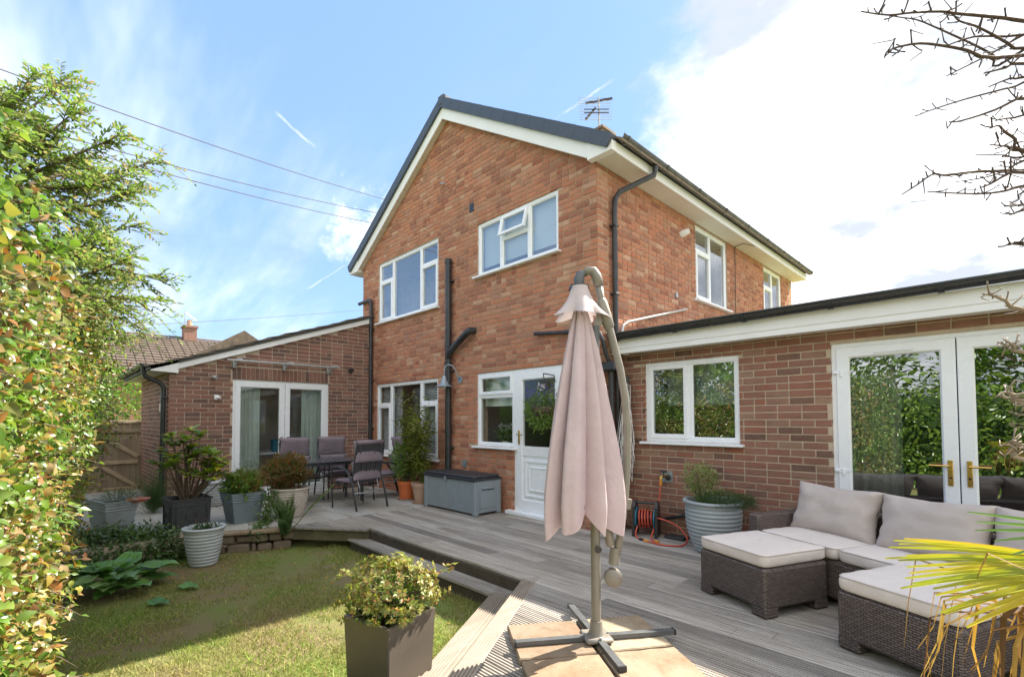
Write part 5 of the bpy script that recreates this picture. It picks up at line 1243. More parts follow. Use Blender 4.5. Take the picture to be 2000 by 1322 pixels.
ai = thing('rotary_airer', 'folded rotary clothes airer with tangled white lines leaning in the corner', 'clothes airer', (-3.42, 5.25, 0))
MB().tube([(-3.42, 5.22, .0), (-3.385, 5.30, 1.88)], .024, 12).build('pole', MT['zincpale'], ai, 40)
MB().tube([(-3.386, 5.30, 1.84), (-3.384, 5.30, 1.93)], .032, 10).build('pole_cap', MT['black'], ai, 40)
MB().tube([(-3.412, 5.235, .60), (-3.41, 5.24, .72)], .034, 10).build('lock_collar', MT['black'], ai, 40)
for k in range(4):
    a = k*PI/2+.5; MB().tube([(-3.40+.05*math.cos(a), 5.27+.04*math.sin(a), .75), (-3.385+.045*math.cos(a), 5.30+.04*math.sin(a), 1.82)], .009, 6).build('arm', MT['alu'], ai)
ln = MB()
for k in range(34):
    a = rng.uniform(0, 2*PI); r = rng.uniform(.04, .10); z0 = rng.uniform(1.2, 1.8); z1 = rng.uniform(.55, 1.1)
    p = [(-3.39+r*math.cos(a)*s*1.0, 5.28+r*math.sin(a)*s*.7, z) for z, s in ((z0, .4), ((z0*2+z1)/3, 1.0), ((z0+2*z1)/3, 1.2+rng.uniform(-.2, .3)), (z1, 1.0), (z1+rng.uniform(.1, .3), .5))]
    ln.tube(p, .0028, 4)
ln.build('washing_line', MT['white'], ai)

rl = thing('hose_reel', 'black and blue hose reel wound with orange hose on the deck', 'hose reel', (-3.05, 5.22, 0))
RM = Matrix.Translation((-3.07, 5.20, 0)) @ Matrix.Rotation(.35, 4, 'Z')
for s in (-1, 1):
    m = MB(); pf = [(-.14, .0), (.14, .0), (.10, .34), (.07, .40), (-.07, .40), (-.10, .34)]
    m.prism([RM @ Vector((s*.13, y, z+.005)) for y, z in pf], RM.to_3x3() @ Vector((-.015, 0, 0)), RM.to_3x3() @ Vector((.015, 0, 0))); m.build('side_frame', MT['black'], rl)
    MB().tube([RM @ Vector((s*.11, 0, .20)), RM @ Vector((s*.10, 0, .20))], .135, 24).build('flange', MT['teal'], rl, 40)
MB().tube([RM @ Vector((-.12, 0, .385)), RM @ Vector((.12, 0, .385))], .016, 8).build('carry_handle', MT['black'], rl)
MB().tube([RM @ Vector((-.10, 0, .20)), RM @ Vector((.10, 0, .20))], .055, 16).build('drum', MT['black'], rl)
hp = []
for i in range(9*16):
    a = i/16*2*PI; lay = i//(16*5); x = -.085+.17*((i/(16*5)) % 1); r = .085+.02*lay+.004*math.sin(i*1.7)
    hp.append(RM @ Vector((x, r*math.cos(a), .20+r*math.sin(a))))
MB().tube(hp, .0095, 6).build('wound_hose', MT['hose'], rl, True)
hose = MB()
P_ = [(-3.12, 5.08, .12), (-3.09, 4.99, .04), (-3.0, 4.93, .014), (-2.86, 4.90, .012), (-2.72, 4.88, .012), (-2.60, 4.92, .012), (-2.52, 5.02, .013), (-2.53, 5.14, .06), (-2.66, 5.20, .16), (-2.80, 5.18, .215), (-2.92, 5.15, .235)]
def smooth(P, n=6):
    P = [Vector(p) for p in P]; o = []
    for i in range(len(P)-1):
        a, b_, c, d = P[max(i-1, 0)], P[i], P[i+1], P[min(i+2, len(P)-1)]
        for k in range(n):
            t = k/n; o.append(.5*((2*b_)+(c-a)*t+(2*a-5*b_+4*c-d)*t*t+(3*b_-a-3*c+d)*t**3))
    return o+[P[-1]]
hose.tube(smooth(P_), .0095, 8); h2 = hose.build('garden_hose', MT['hose'], None, True); tag(h2, 'orange hose looping across the deck from the hose reel', 'hose')
for a, b_, mt in (((-2.93, 4.915, .014), (-2.87, 4.905, .013), 'yellow'), ((-3.0, 4.93, .015), (-2.95, 4.918, .015), 'black')): MB().tube([a, b_], .015, 10).build('connector', MT[mt], h2)
fe = MB().tube(smooth([(-2.955, 5.34, .60), (-2.96, 5.32, .45), (-2.97, 5.25, .25), (-2.95, 5.16, .10), (-2.92, 5.05, .03), (-2.86, 4.98, .013), (-2.80, 4.955, .012)]), .0095, 8).build('garden_hose', MT['hose'], None, True); tag(fe, 'orange hose hanging down from the outside tap', 'hose')
MB().tube([(-2.955, 5.345, .66), (-2.955, 5.34, .59)], .017, 10).build('connector', MT['yellow'], fe)
MB().tube([(-2.83, 4.965, .015), (-2.77, 4.945, .015)], .015, 10).build('connector', MT['yellow'], fe)
tp = thing('outside_tap', 'black and brass outside tap on the brick wall above the hose reel', 'tap', (-2.93, 5.44, .68))
MB(EW).tube([(-2.93, 0, .70), (-2.94, .06, .70), (-2.955, .10, .69), (-2.955, .105, .655)], [.016, .018, .018, .016], 10).build('spout', MT['gold'], tp, 40)
MB(EW).tube([(-2.94, .06, .71), (-2.94, .06, .75)], .008, 8).tube([(-2.98, .06, .755), (-2.90, .06, .755)], .012, 8).tube([(-2.90, .0, .69), (-2.89, .05, .68), (-2.87, .06, .69)], [.03, .03, .02], 8).build('lever', MT['black'], tp, 40)
MB(EW).box(-2.99, -2.85, .0, .012, .62, .76).build('back_plate', MT['steel'], tp)
tag(MB(EW).tube([(-3.0, .05, .17), (-2.75, .05, .24), (-2.45, .05, .33), (-2.36, .05, .34)], [.02, .02, .022, .03], 10).build('drain_pipe', MT['pipe_iron'], None, 40), 'black plastic waste pipe running low along the extension wall', 'pipe')
tag(MB().cbox(-2.86, -2.62, 5.22, 5.38, .001, .03, .01).build('grey_stone', MT['lead'], None), 'flat dark stone lying on the deck behind the hose', 'stone')

# ================================================================== POTS AND PLANTS
def ribbed(name, label, cat, c, z0, rt_, rb_, h, ribs, mat, soil=True, bulge=.04, group=None):
    t = thing(name, label, cat, (c[0], c[1], z0), group=group)
    pr = [(.001, 0), (rb_*.96, 0)]
    for i in range(ribs):
        for k in range(6):
            f = (i+k/6)/ribs; base = rb_+(rt_-rb_)*f**.8+bulge*math.sin(PI*min(1, f*1.05))*rt_
            pr.append((base+.011*abs(math.sin(PI*k/6))**.7, h*.93*f+.004))
    rtop = pr[-1][0]
    pr += [(rtop+.008, h*.935), (rtop+.02, h*.95), (rtop+.024, h*.975), (rtop+.016, h), (rtop-.012, h), (rtop-.024, h*.97), (rtop-.05, h*.72)]
    MB().lathe(pr, 48, (c[0], c[1], z0)).build('pot_wall', MT[mat], t, True)
    if soil: MB().lathe([(.001, h*.90), (rtop*.5, h*.905), (rtop-.02, h*.89)], 24, (c[0], c[1], z0)).build('soil', MT['soil'], t, True)
    return t
def square_pot(name, label, cat, c, rz, z0, wt, wb, h, mat, bands=0, lip=.0, panel=False):
    M = Matrix.Translation((c[0], c[1], z0)) @ Matrix.Rotation(rz, 4, 'Z'); t = bpy.data.objects.new(name, None); link(t, None, M); tag(t, label, cat)
    m = MB(); wt2 = wt if isinstance(wt, tuple) else (wt, wt); wb2 = wb if isinstance(wb, tuple) else (wb, wb); prof = [(0, 0), (0, .003)]
    rows = [(0, 0.0)]
    if bands:
        for k in range(bands): zz = h*(.70+.085*k); rows += [(zz, 0), (zz+.006, .006), (zz+.016, .006), (zz+.022, 0)]
    rows += [(h-.02, 0), (h-.02, lip), (h, lip), (h, lip-.022), (h*.80, lip-.028)]
    v = []
    for z, o in rows:
        f = z/h; sx = (wb2[0]+(wt2[0]-wb2[0])*f)/2+o; sy = (wb2[1]+(wt2[1]-wb2[1])*f)/2+o; c_ = .006
        v += [(-sx+c_, -sy, z), (sx-c_, -sy, z), (sx, -sy+c_, z), (sx, sy-c_, z), (sx-c_, sy, z), (-sx+c_, sy, z), (-sx, sy-c_, z), (-sx, -sy+c_, z)]
    f = [tuple(range(8))[::-1]]+[(a*8+b, a*8+(b+1) % 8, (a+1)*8+(b+1) % 8, (a+1)*8+b) for a in range(len(rows)-1) for b in range(8)]
    m.add(v, f).build('planter_wall', MT[mat], t, False, True)
    s_ = MB().box(-wt2[0]/2+.02, wt2[0]/2-.02, -wt2[1]/2+.02, wt2[1]/2-.02, h*.82, h*.86).build('soil', MT['soil'], t, False, True)
    if panel:
        for (ax, sg) in ((1, -1), (0, 1)):
            Lx = wt2[0] if ax == 1 else wt2[1]
            for inset, dp_ in ((.035, .004), (.055, .008)):
                T = (lambda u, d, z: (u, -(wt2[1]/2+d), z)) if ax == 1 else (lambda u, d, z: (wt2[0]/2+d, u, z))
                q = MB(T); ringc(q, -Lx/2+inset, Lx/2-inset, inset*.9, h-.06-inset*.4, .012, -.006, dp_*.6, .003); q.build('moulding', MT[mat], t, False, True)
            q = MB(T); q.lathe([(.001, .0), (.05, .0)], 4)
            T2 = (lambda u, d, z: (u, -(wt2[1]/2+d), z)) if ax == 1 else (lambda u, d, z: (wt2[0]/2+d, u, z))
            q = MB(T2); n = 24; v = []
            for rr, dd_ in ((.055, -.002), (.052, .004), (.046, .004), (.043, -.002)):
                v += [(rr*1.25*math.cos(2*PI*k/n), dd_, h*.46+rr*math.sin(2*PI*k/n)) for k in range(n)]
            q.add(v, [(a*n+b, a*n+(b+1) % n, (a+1)*n+(b+1) % n, (a+1)*n+b) for a in range(3) for b in range(n)]); q.build('oval_emblem', MT[mat], t, True, True)
    return t, M
R_ = np.random.default_rng(77)
def shrub(name, label, c, rad, n, size, mat, tmpl=LEAF, stems=6, base=None, group=None, extra=None, seed=1, inner=.35, cat='plant', lump=.3):
    t = thing(name, label, cat, (c[0], c[1], base if base is not None else c[2]-rad[2]), group=group)
    P, D, Nn = blob(R_, c, rad, n, inner, .35, 1.0, lump, seed)
    leaf_obj('foliage', tmpl, P, D, Nn, R_.uniform(size*.6, size*1.2, n), MT[mat], t)
    b0 = Vector((c[0], c[1], base if base is not None else c[2]-rad[2])); sm = MB()
    for k in range(stems):
        d = Vector((math.cos(k*2.4), math.sin(k*2.4), 0)); e = Vector(c)+Vector((d.x*rad[0]*.7, d.y*rad[1]*.7, rad[2]*rng.uniform(-.1, .6)))
        sm.tube([b0+d*.02, (b0+e)/2+d*rad[0]*.15, e], [.009, .006, .003], 5)
    sm.build('stem', MT['bark'], t)
    if extra: extra(t)
    return t

# white ribbed pot on the lawn
wpt = ribbed('ribbed_pot', 'pale grey ribbed pot standing down on the lawn below the patio wall', 'plant pot', (-6.52, 1.34), -.272, .195, .125, .44, 11, 'whitepot', bulge=.03)
tt = thing('sparse_plant', 'sparse low seedlings in the pale ribbed pot on the lawn', 'plant', (-6.52, 1.34, .13))
P, D, Nn = blob(R_, (-6.52, 1.34, .15), (.15, .15, .05), 260, .0, .6); leaf_obj('foliage', LEAF, P, D, Nn, R_.uniform(.02, .045, 260), MT['darkgreen'], tt)
st = MB()
for k in range(7): x, y = -6.52+rng.uniform(-.1, .1), 1.34+rng.uniform(-.1, .1); st.tube([(x, y, .15), (x+rng.uniform(-.03, .03), y+rng.uniform(-.03, .03), rng.uniform(.22, .32))], .0025, 4)
st.build('stem', MT['darktwig'], tt)
# black lead-look planter with rhododendron
square_pot('square_planter', 'black lead-look planter with a moulded oval on its front', 'planter', (-7.48, 1.34), .06, .0, (.44, .44), (.415, .415), .40, 'lead', lip=.014, panel=True)
def rhodo():
    t = thing('rhododendron', 'leggy green rhododendron with yellowing lower leaves in the black planter', 'shrub', (-7.48, 1.34, .34))
    heads = []; sm = MB()
    base = Vector((-7.48, 1.34, .34)); rr = random.Random(12)
    spec = [(-.52, .0, 1.0), (-.34, -.10, .80), (-.16, .05, 1.12), (-.02, .10, 1.28), (.10, .0, 1.05), (-.25, .2, .98), (.28, .10, .82), (.44, .05, .86), (.56, -.05, .74), (.36, .22, .95), (.60, .12, .88), (.18, -.12, .72), (-.08, -.15, .88), (.02, .2, .98), (-.42, .12, .78), (-.55, -.1, .86), (-.40, .1, 1.10), (-.25, -.1, 1.20), (-.10, .1, 1.02), (.10, .15, 1.20), (.20, -.05, .95), (.34, -.05, .70), (.50, .0, .96), (.40, .1, .76), (.62, -.1, .66), (-.50, .15, .90), (-.18, -.12, .95), (.05, .0, .90), (.30, .05, 1.0), (.22, .25, .78), (.48, .20, .70), (.66, .02, .80), (-.30, -.02, 1.12), (.02, -.05, 1.18), (-.12, .15, .72), (.70, .18, .66)]
    for s, d, z in spec:
        e = Vector((-7.48, 1.34, 0))+PXv*s*.62+PYv*d; e.z = .02+z*.98
        mid = base+(e-base)*.5+Vector((0, 0, -.08))+PXv*rr.uniform(-.04, .04); sm.tube(smooth([base+PXv*s*.12, mid, e], 4), [.012-.0008*k for k in range(9)], 6); heads.append(e)
    sm.build('stem', MT['bark'], t)
    P, D, Nn, S = [], [], [], []
    for e in heads:
        n = rr.randint(12, 14); ph = rr.random()*6
        for k in range(n):
            a = ph+k*2.4; up = rr.uniform(-.25, .75); d = np.array([math.cos(a), math.sin(a), up]); P.append([e.x, e.y, e.z-rr.uniform(0, .05)]); D.append(d); Nn.append([-math.cos(a)*up, -math.sin(a)*up, 1.2]); S.append(rr.uniform(.13, .19))
    me = [arr_mesh('leaf', np.array(OVAL[0], float), np.array(OVAL[1]), MT['rhodo'])]
    k = 288; leaf_parts('leaf', me, np.array(P[:k]), np.array(D[:k]), np.array(Nn[:k]), S[:k], t, R_)
    leaf_obj('foliage', OVAL, P[k:], D[k:], Nn[k:], S[k:], MT['rhodo'], t)
rhodo()
# small ribbed pot behind it, zinc planter, cream pot, trough
ribbed('ribbed_pot', 'pale ribbed pot on the patio half hidden behind the rhododendron', 'plant pot', (-9.10, 2.02), 0, .20, .13, .40, 9, 'whitepot')
square_pot('square_planter', 'tapered blue-grey zinc planter with three bands near its rim', 'planter', (-7.42, 1.98), .10, 0, .44, .31, .41, 'zincpot', bands=3, lip=.006)
shrub('leafy_plant', 'fresh green leafy plant in the tapered zinc planter', (-7.42, 1.98, .50), (.24, .24, .16), 900, .08, 'green', seed=4)
tw = thing('dry_grasses', 'wispy dry stems rising from the tapered zinc planter', 'plant', (-7.35, 2.05, .4))
P = np.c_[R_.normal(-7.38, .10, 260), R_.normal(2.06, .10, 260), R_.uniform(.38, .5, 260)]; D = R_.normal(size=(260, 3))*.35+np.array([.1, .1, 1]); leaf_obj('blade', BLADE, P, D, R_.normal(size=(260, 3)), np.stack([np.full(260, .08), R_.uniform(.15, .42, 260), np.full(260, .1)], 1), MT['palmdead'], tw)
P, D, Nn = blob(R_, (-7.34, 2.06, .72), (.17, .17, .14), 160, .2); leaf_obj('seed_heads', TINY, P, D, Nn, R_.uniform(.015, .035, 160), MT['darkgreen'], tw)
ribbed('ribbed_pot', 'large cream ribbed pot at the patio edge holding the coppery shrub', 'plant pot', (-7.30, 2.56), 0, .245, .165, .42, 12, 'creampot', bulge=.06)
def nand(t):
    P, D, Nn = blob(R_, (-7.62, 2.50, .80), (.03, .03, .03), 24, .1); leaf_obj('flower', TINY, P, D, Nn, R_.uniform(.03, .05, 24), MT['pink_flower'], t)
shrub('copper_shrub', 'rounded coppery green shrub with a red flower in the cream pot', (-7.33, 2.53, .64), (.30, .30, .25), 5200, .05, 'nandina', TINY, 8, .40, extra=nand, seed=9)
square_pot('zinc_trough', 'weathered pale zinc trough of grassy plants at the far left of the patio', 'planter', (-7.92, .62), .25, .0, (.60, .34), (.46, .26), .40, 'zincpale', bands=3, lip=.008)
shrub('grassy_plant', 'low dark grassy plant filling the weathered zinc trough', (-7.85, .70, .42), (.30, .18, .10), 900, .07, 'darkgreen', BLADE, 0, .36, seed=5)
tag(MB().lathe([(.001, 0), (.09, 0), (.13, .035), (.125, .035), (.08, .01), (.001, .01)], 24, (-7.72, .86, .37)).build('terracotta_saucer', MT['orange'], None, 40), 'orange terracotta saucer resting on the rim of the zinc trough', 'saucer')
# wiry dry plant by the corner downpipe
wr = thing('wiry_plant', 'bushy wiry grey plant in front of the lean-to corner downpipe', 'plant', (-9.0, 1.25, 0))
n = 900; P = np.c_[R_.normal(-9.0, .05, n), R_.normal(1.2, .05, n), R_.uniform(.0, .2, n)]; D = R_.normal(size=(n, 3))*.38+np.array([0, 0, 1]); leaf_obj('blade', BLADE, P, D, R_.normal(size=(n, 3)), np.stack([np.full(n, .05), R_.uniform(.25, .75, n), np.full(n, .1)], 1), MT['darkgreen'], wr)
# orange pot and terracotta pot with bamboos
def flower_pot(name, label, c, r1, r0, h, mat):
    t = thing(name, label, 'plant pot', (c[0], c[1], 0))
    MB().lathe([(.001, .012), (r0, .012), (r1*.93, h*.80), (r1, h*.81), (r1*1.02, h), (r1*.9, h), (r1*.86, h*.85)], 32, (c[0], c[1], 0)).build('pot_wall', MT[mat], t, 35)
    MB().lathe([(.001, h*.88), (r1*.9, h*.87)], 20, (c[0], c[1], 0)).build('soil', MT['soil'], t); MB().lathe([(.001, .001), (r0*1.3, .001), (r0*1.45, .03), (r0*1.4, .03), (r0*1.2, .010), (.001, .010)], 28, (c[0], c[1], 0)).build('saucer', MT['terra'], t, 35); return t
flower_pot('flower_pot', 'bright orange plastic pot beside the terracotta pot under the window', (-7.42, 4.60), .17, .13, .32, 'orange')
flower_pot('flower_pot', 'pale terracotta pot between the orange pot and the storage box', (-6.93, 4.58), .18, .12, .34, 'terra')
def laurel_bush():
    shrub('round_bush', 'dense rounded green bush in the orange plastic pot', (-7.46, 4.60, .68), (.25, .25, .40), 2200, .05, 'green', OVAL, 6, .3, seed=13)
laurel_bush()
def bamboo(label, c, z0, h, n, spread):
    t = thing('bamboo', label, 'bamboo', (c[0], c[1], z0)); sm = MB(); P, D, Nn, S = [], [], [], []
    for k in range(n):
        a = rng.uniform(0, 6.28); r = rng.uniform(0, .07); b_ = Vector((c[0]+r*math.cos(a), c[1]+r*math.sin(a), z0)); lean = Vector((math.cos(a), math.sin(a), 0))*rng.uniform(.3, 1)*spread; hh = h*rng.uniform(.6, 1)
        pts = [b_+lean*(t_**1.6)+Vector((0, 0, hh*t_)) for t_ in (0, .25, .5, .75, 1)]; sm.tube(pts, [.006, .006, .005, .004, .002], 5)
        for j in range(int(hh*34)):
            f = rng.uniform(.22, 1); q = f*4; i = min(3, int(q)); p = pts[i].lerp(pts[i+1], q-i); an_ = rng.uniform(0, 6.28)
            for m_ in range(2): d = Vector((math.cos(an_+m_), math.sin(an_+m_), rng.uniform(-.7, .3))); P.append(list(p+d*rng.uniform(0, .09))); D.append(list(d)); Nn.append([rng.gauss(0, .4), rng.gauss(0, .4), 1]); S.append((rng.uniform(.05, .07), rng.uniform(.07, .13), .06))
    sm.build('cane', MT['bamboo'], t); leaf_obj('foliage', OVAL, P, D, Nn, np.array(S), MT['bamboo'], t)
bamboo('tall airy bamboo in front of the ground-floor window', (-7.28, 4.66), .3, 1.75, 16, .32)
bamboo('shorter yellowish bamboo in the pale terracotta pot', (-6.93, 4.60), .3, 1.25, 13, .24)
# ribbed tub with variegated bush and rosemary
ribbed('ribbed_pot', 'wide blue-grey ribbed tub against the extension wall behind the footstool', 'plant pot', (-2.20, 5.06), 0, .275, .17, .54, 12, 'ribpot', bulge=.10)
shrub('variegated_bush', 'cream and green variegated bush in the wide ribbed tub', (-2.33, 5.08, .73), (.19, .18, .19), 1500, .034, 'variegated', OVAL, 6, .48, seed=21)
rs = thing('trailing_rosemary', 'dark needle-leaved trailing plant spilling over the wide ribbed tub', 'plant', (-2.07, 5.02, .5))
n = 2600; a = R_.uniform(0, 6.28, n); r = R_.uniform(0, 1, n)**.5*.23; P = np.c_[-2.05+r*np.cos(a)*1.25, 5.02+r*np.sin(a), .50+R_.uniform(0, .16, n)*(1-r*2)]; D = np.c_[np.cos(a)*.6, np.sin(a)*.6, R_.uniform(-.1, 1.0, n)]+R_.normal(size=(n, 3))*.3
leaf_obj('foliage', BLADE, P, D, R_.normal(size=(n, 3)), np.stack([np.full(n, .06), R_.uniform(.04, .09, n), np.full(n, .05)], 1), MT['darkgreen'], rs)
# taupe planter with azalea in the foreground
tc_ = Vector((-2.625, 1.575)); square_pot('square_planter', 'tall plain taupe metal planter in the foreground by the deck steps', 'planter', (-2.645, 1.525), math.radians(13), -.268, .385, .345, .50, 'taupe')
def azalea():
    t = thing('azalea', 'mounded yellow-green azalea with bronze tips in the taupe planter', 'shrub', (-2.645, 1.525, .16)); heads = []; c = Vector((-2.655, 1.535, .34)); sm = MB(); rr = random.Random(5)
    for k in range(520):
        d = Vector((rr.gauss(0, 1), rr.gauss(0, 1), rr.gauss(.25, .8))).normalized()
        if d.z < -.35: continue
        l = 1+.30*noise.noise(d*2.0+Vector((2, 5, 1))); e = c+Vector((d.x*.29*l, d.y*.29*l, d.z*.20*l))*rr.uniform(.72, 1.04)
        heads.append((e, d)); 
        if k % 4 == 0: sm.tube([Vector((-2.645, 1.525, .18)), c.lerp(e, .4)-Vector((0, 0, .05)), e], [.006, .004, .002], 4)
    for e_ in (Vector((-2.44, 1.80, .46)), Vector((-2.86, 1.35, .45)), Vector((-2.56, 1.56, .56))): heads += [(e_+Vector((rr.gauss(0, .03), rr.gauss(0, .03), rr.gauss(0, .02))), Vector((0, 0, 1))) for _ in range(7)]
    sm.build('stem', MT['bark'], t); P, D, Nn, S = [], [], [], []
    for e, d in heads:
        ph = rr.random()*6
        for k in range(9):
            a = ph+k*2.4; x = d.orthogonal().normalized(); y = d.cross(x); v = (x*math.cos(a)+y*math.sin(a))*1.0+d*rr.uniform(.1, 1.0); P.append(list(e+v*.004)); D.append(list(v)); Nn.append(list(d+Vector((0, 0, .4)))); S.append(rr.uniform(.020, .036))
    leaf_obj('foliage', LEAF, P, D, Nn, S, MT['azalea'], t)
    P, D, Nn = blob(R_, (-2.655, 1.535, .31), (.23, .23, .15), 1500, .1); leaf_obj('inner_foliage', LEAF, P, D, Nn, R_.uniform(.02, .04, 1500), MT['green'], t)
azalea()
# hanging basket by the back door
hb = thing('hanging_basket', 'hanging basket of trailing plants with violet and white flowers by the back door', 'hanging basket', (-4.32, 4.76, 1.5))
MB().lathe([(.001, 1.40), (.08, 1.42), (.14, 1.48), (.165, 1.56), (.155, 1.56)], 20, (-4.32, 4.76, 0)).build('basket', MT['darktwig'], hb, True)
MB().tube([(-4.32, 4.995, 1.90), (-4.32, 4.97, 1.99), (-4.32, 4.76, 2.0), (-4.32, 4.76, 1.96)], .008, 6).build('bracket', MT['black'], hb)
for k in range(3): a = k*2.1; MB().tube([(-4.32, 4.76, 1.97), (-4.32+.15*math.cos(a), 4.76+.15*math.sin(a), 1.56)], .003, 4).build('chain', MT['black'], hb)
P, D, Nn = blob(R_, (-4.33, 4.76, 1.52), (.23, .22, .28), 1500, .3, -.4); leaf_obj('foliage', LEAF, P, D, Nn, R_.uniform(.025, .05, 1500), MT['green'], hb)
P, D, Nn = blob(R_, (-4.33, 4.74, 1.70), (.22, .22, .12), 90, .8, .4); leaf_obj('violet_flower', TINY, P, D, Nn, R_.uniform(.03, .05, 90), MT['blue_flower'], hb)
P, D, Nn = blob(R_, (-4.36, 4.74, 1.82), (.06, .06, .04), 40, .3, .4); leaf_obj('white_flower', TINY, P, D, Nn, R_.uniform(.03, .045, 40), MT['white_flower'], hb)
# flowers on the kitchen sill
kf = thing('window_plant', 'pot plant with white flowers inside the kitchen window', 'plant', (-5.72, 5.4, .92))
MB().lathe([(.001, .925), (.06, .925), (.08, 1.04), (.07, 1.04)], 16, (-5.72, 5.40, 0)).build('pot_wall', MT['white'], kf, 40)
P, D, Nn = blob(R_, (-5.72, 5.38, 1.14), (.18, .12, .12), 420, .2); leaf_obj('foliage', LEAF, P, D, Nn, R_.uniform(.03, .06, 420), MT['green'], kf)
P, D, Nn = blob(R_, (-5.70, 5.36, 1.27), (.13, .09, .06), 110, .2); leaf_obj('white_flower', TINY, P, D, Nn, R_.uniform(.03, .05, 110), MT['white_flower'], kf)
# fern, sapling leaf and ivy at the patio corner
fn = thing('fern', 'upright green fern growing from the patio edge beside the deck beam', 'fern', (-6.50, 2.22, -.2)); P, D, Nn, S = [], [], [], []; sm = MB()
for k in range(17):
    a = rng.uniform(0, 6.28); hh = rng.uniform(.35, .72); b_ = Vector((-6.52, 2.24, -.12)); pts = [b_+Vector((math.cos(a), math.sin(a), 0))*(.20*t_**1.8)+Vector((0, 0, hh*(t_-.12*t_*t_))) for t_ in (0, .2, .4, .6, .8, 1)]; sm.tube(pts, [.004, .004, .003, .003, .002, .001], 4)
    sd_ = Vector((-math.sin(a), math.cos(a), 0))
    for j in range(26):
        f = .12+.88*j/26; q = f*5; i = min(4, int(q)); p = pts[i].lerp(pts[i+1], q-i); ln_ = .085*math.sin(PI*min(.98, f*.9+.12))
        for s in (-1, 1): P.append(list(p)); D.append(list(sd_*s+Vector((0, 0, .25)))); Nn.append([math.cos(a), math.sin(a), .5]); S.append((ln_*.5, ln_, ln_))
sm.build('stem', MT['green'], fn); leaf_obj('foliage', LEAF, P, D, Nn, np.array(S), MT['darkgreen'], fn)
sp = thing('leaning_shoot', 'single long yellow-green shoot leaning over the deck corner', 'plant', (-6.5, 2.35, 0))
MB().tube(smooth([(-6.52, 2.30, -.05), (-6.45, 2.42, .12), (-6.36, 2.55, .32), (-6.22, 2.72, .52)]), .006, 6).build('stem', MT['bamboo'], sp)
P = [(-6.42+.035*k, 2.46+.045*k, .18+.058*k) for k in range(6)]*2; leaf_obj('leaf', OVAL, P, [(.25, .35, .5) if i < 6 else (.5, .1, .35) for i in range(12)], [(-.3, -.2, .6)]*12, R_.uniform(.09, .17, 12), MT['climber_green'], sp, False)
def ivy(name, label, pts, n, sz, spread, mat='ivy'):
    t = thing(name, label, 'ivy', pts[0]); P = []
    for _ in range(n):
        q = rng.uniform(0, len(pts)-1.001); i = int(q); p = Vector(pts[i]).lerp(Vector(pts[i+1]), q-i); P.append([p.x+rng.gauss(0, spread[0]), p.y+rng.gauss(0, spread[1]), p.z+rng.gauss(0, spread[2])])
    P = np.array(P); D = R_.normal(size=(n, 3))+np.array([.3, -.2, .1]); Nn = R_.normal(size=(n, 3))*.4+np.array([.5, -.2, .6]); leaf_obj('foliage', LEAF, P, D, Nn, R_.uniform(sz*.6, sz*1.2, n), MT[mat], t)
    v = MB()
    for k in range(4): v.tube([Vector(p)+Vector((rng.gauss(0, spread[0]), rng.gauss(0, spread[1]), rng.gauss(0, spread[2]*.5))) for p in pts], .004, 4)
    v.build('vine', MT['bark'], t)
ivy('ivy', 'ivy climbing between the zinc planter and the cream ribbed pot', [(-7.15, 2.25, .38), (-7.12, 2.22, .15), (-7.0, 2.15, .0), (-6.80, 2.0, -.03), (-6.68, 2.0, -.1)], 900, .05, (.04, .05, .04))
ivy('ivy', 'dark ivy mat covering the patio edge left of the white lawn pot', [(-7.1, 1.12, -.02), (-7.2, .85, .0), (-7.3, .6, .02), (-7.4, .35, .03), (-7.4, .1, .0)], 3000, .06, (.13, .08, .06))
ivy('ivy', 'ground ivy hanging over the wall foot behind the broad-leaved plant', [(-6.95, 1.25, -.15), (-7.0, .9, -.12), (-7.05, .5, -.12), (-6.9, .2, -.12)], 2000, .055, (.10, .10, .07))
# broad-leaved clump
bg_ = thing('broad_leaved_plant', 'clump of broad glossy green leaves at the shaded lawn edge', 'plant', (-6.2, .5, -.27)); rr = random.Random(3)
def broad():
    def fn(a, b):
        w = math.sin(PI*b**.75)**.7; x = (a-.5)*w*.62; return (x, b, .10*abs(a-.5)*w+.03*math.sin(a*18)*w-.28*b*b+.06*math.sin(b*9))
    return MB().grid(fn, 9, 9).mesh('leaf', MT['bergenia'], True)
bl = broad()
for k in range(46):
    a = rr.uniform(0, 6.28); r = rr.uniform(.02, .30); s = rr.uniform(.20, .34); p = Vector((-6.18+r*math.cos(a)*1.0, .52+r*math.sin(a)*.8, -.22+rr.uniform(0, .16)+.12*(.3-r)))
    d = Vector((math.cos(a), math.sin(a), rr.uniform(.1, .9)*(1.1-2*r))).normalized(); n_ = Vector((-d.x*.5, -d.y*.5, 1)); x = d.cross(n_).normalized(); z = x.cross(d)
    link(bpy.data.objects.new('leaf', bl), bg_, Matrix(((x.x*s, d.x*s, z.x*s, p.x), (x.y*s, d.y*s, z.y*s, p.y), (x.z*s, d.z*s, z.z*s, p.z), (0, 0, 0, 1))))
for (x, y) in ((-5.45, .70), (-5.75, .98)):
    p = Vector((x, y, -.24)); d = Vector((.8, .5, .25)).normalized(); xx = d.cross(Vector((0, 0, 1))).normalized(); z = xx.cross(d); s = .22
    link(bpy.data.objects.new('leaf', bl), bg_, Matrix(((xx.x*s, d.x*s, z.x*s, p.x), (xx.y*s, d.y*s, z.y*s, p.y), (xx.z*s, d.z*s, z.z*s, p.z), (0, 0, 0, 1))))
MB().tube([(-6.2, .5, -.27), (-6.15, .5, -.1)], .03, 8).build('stem', MT['bergenia'], bg_)

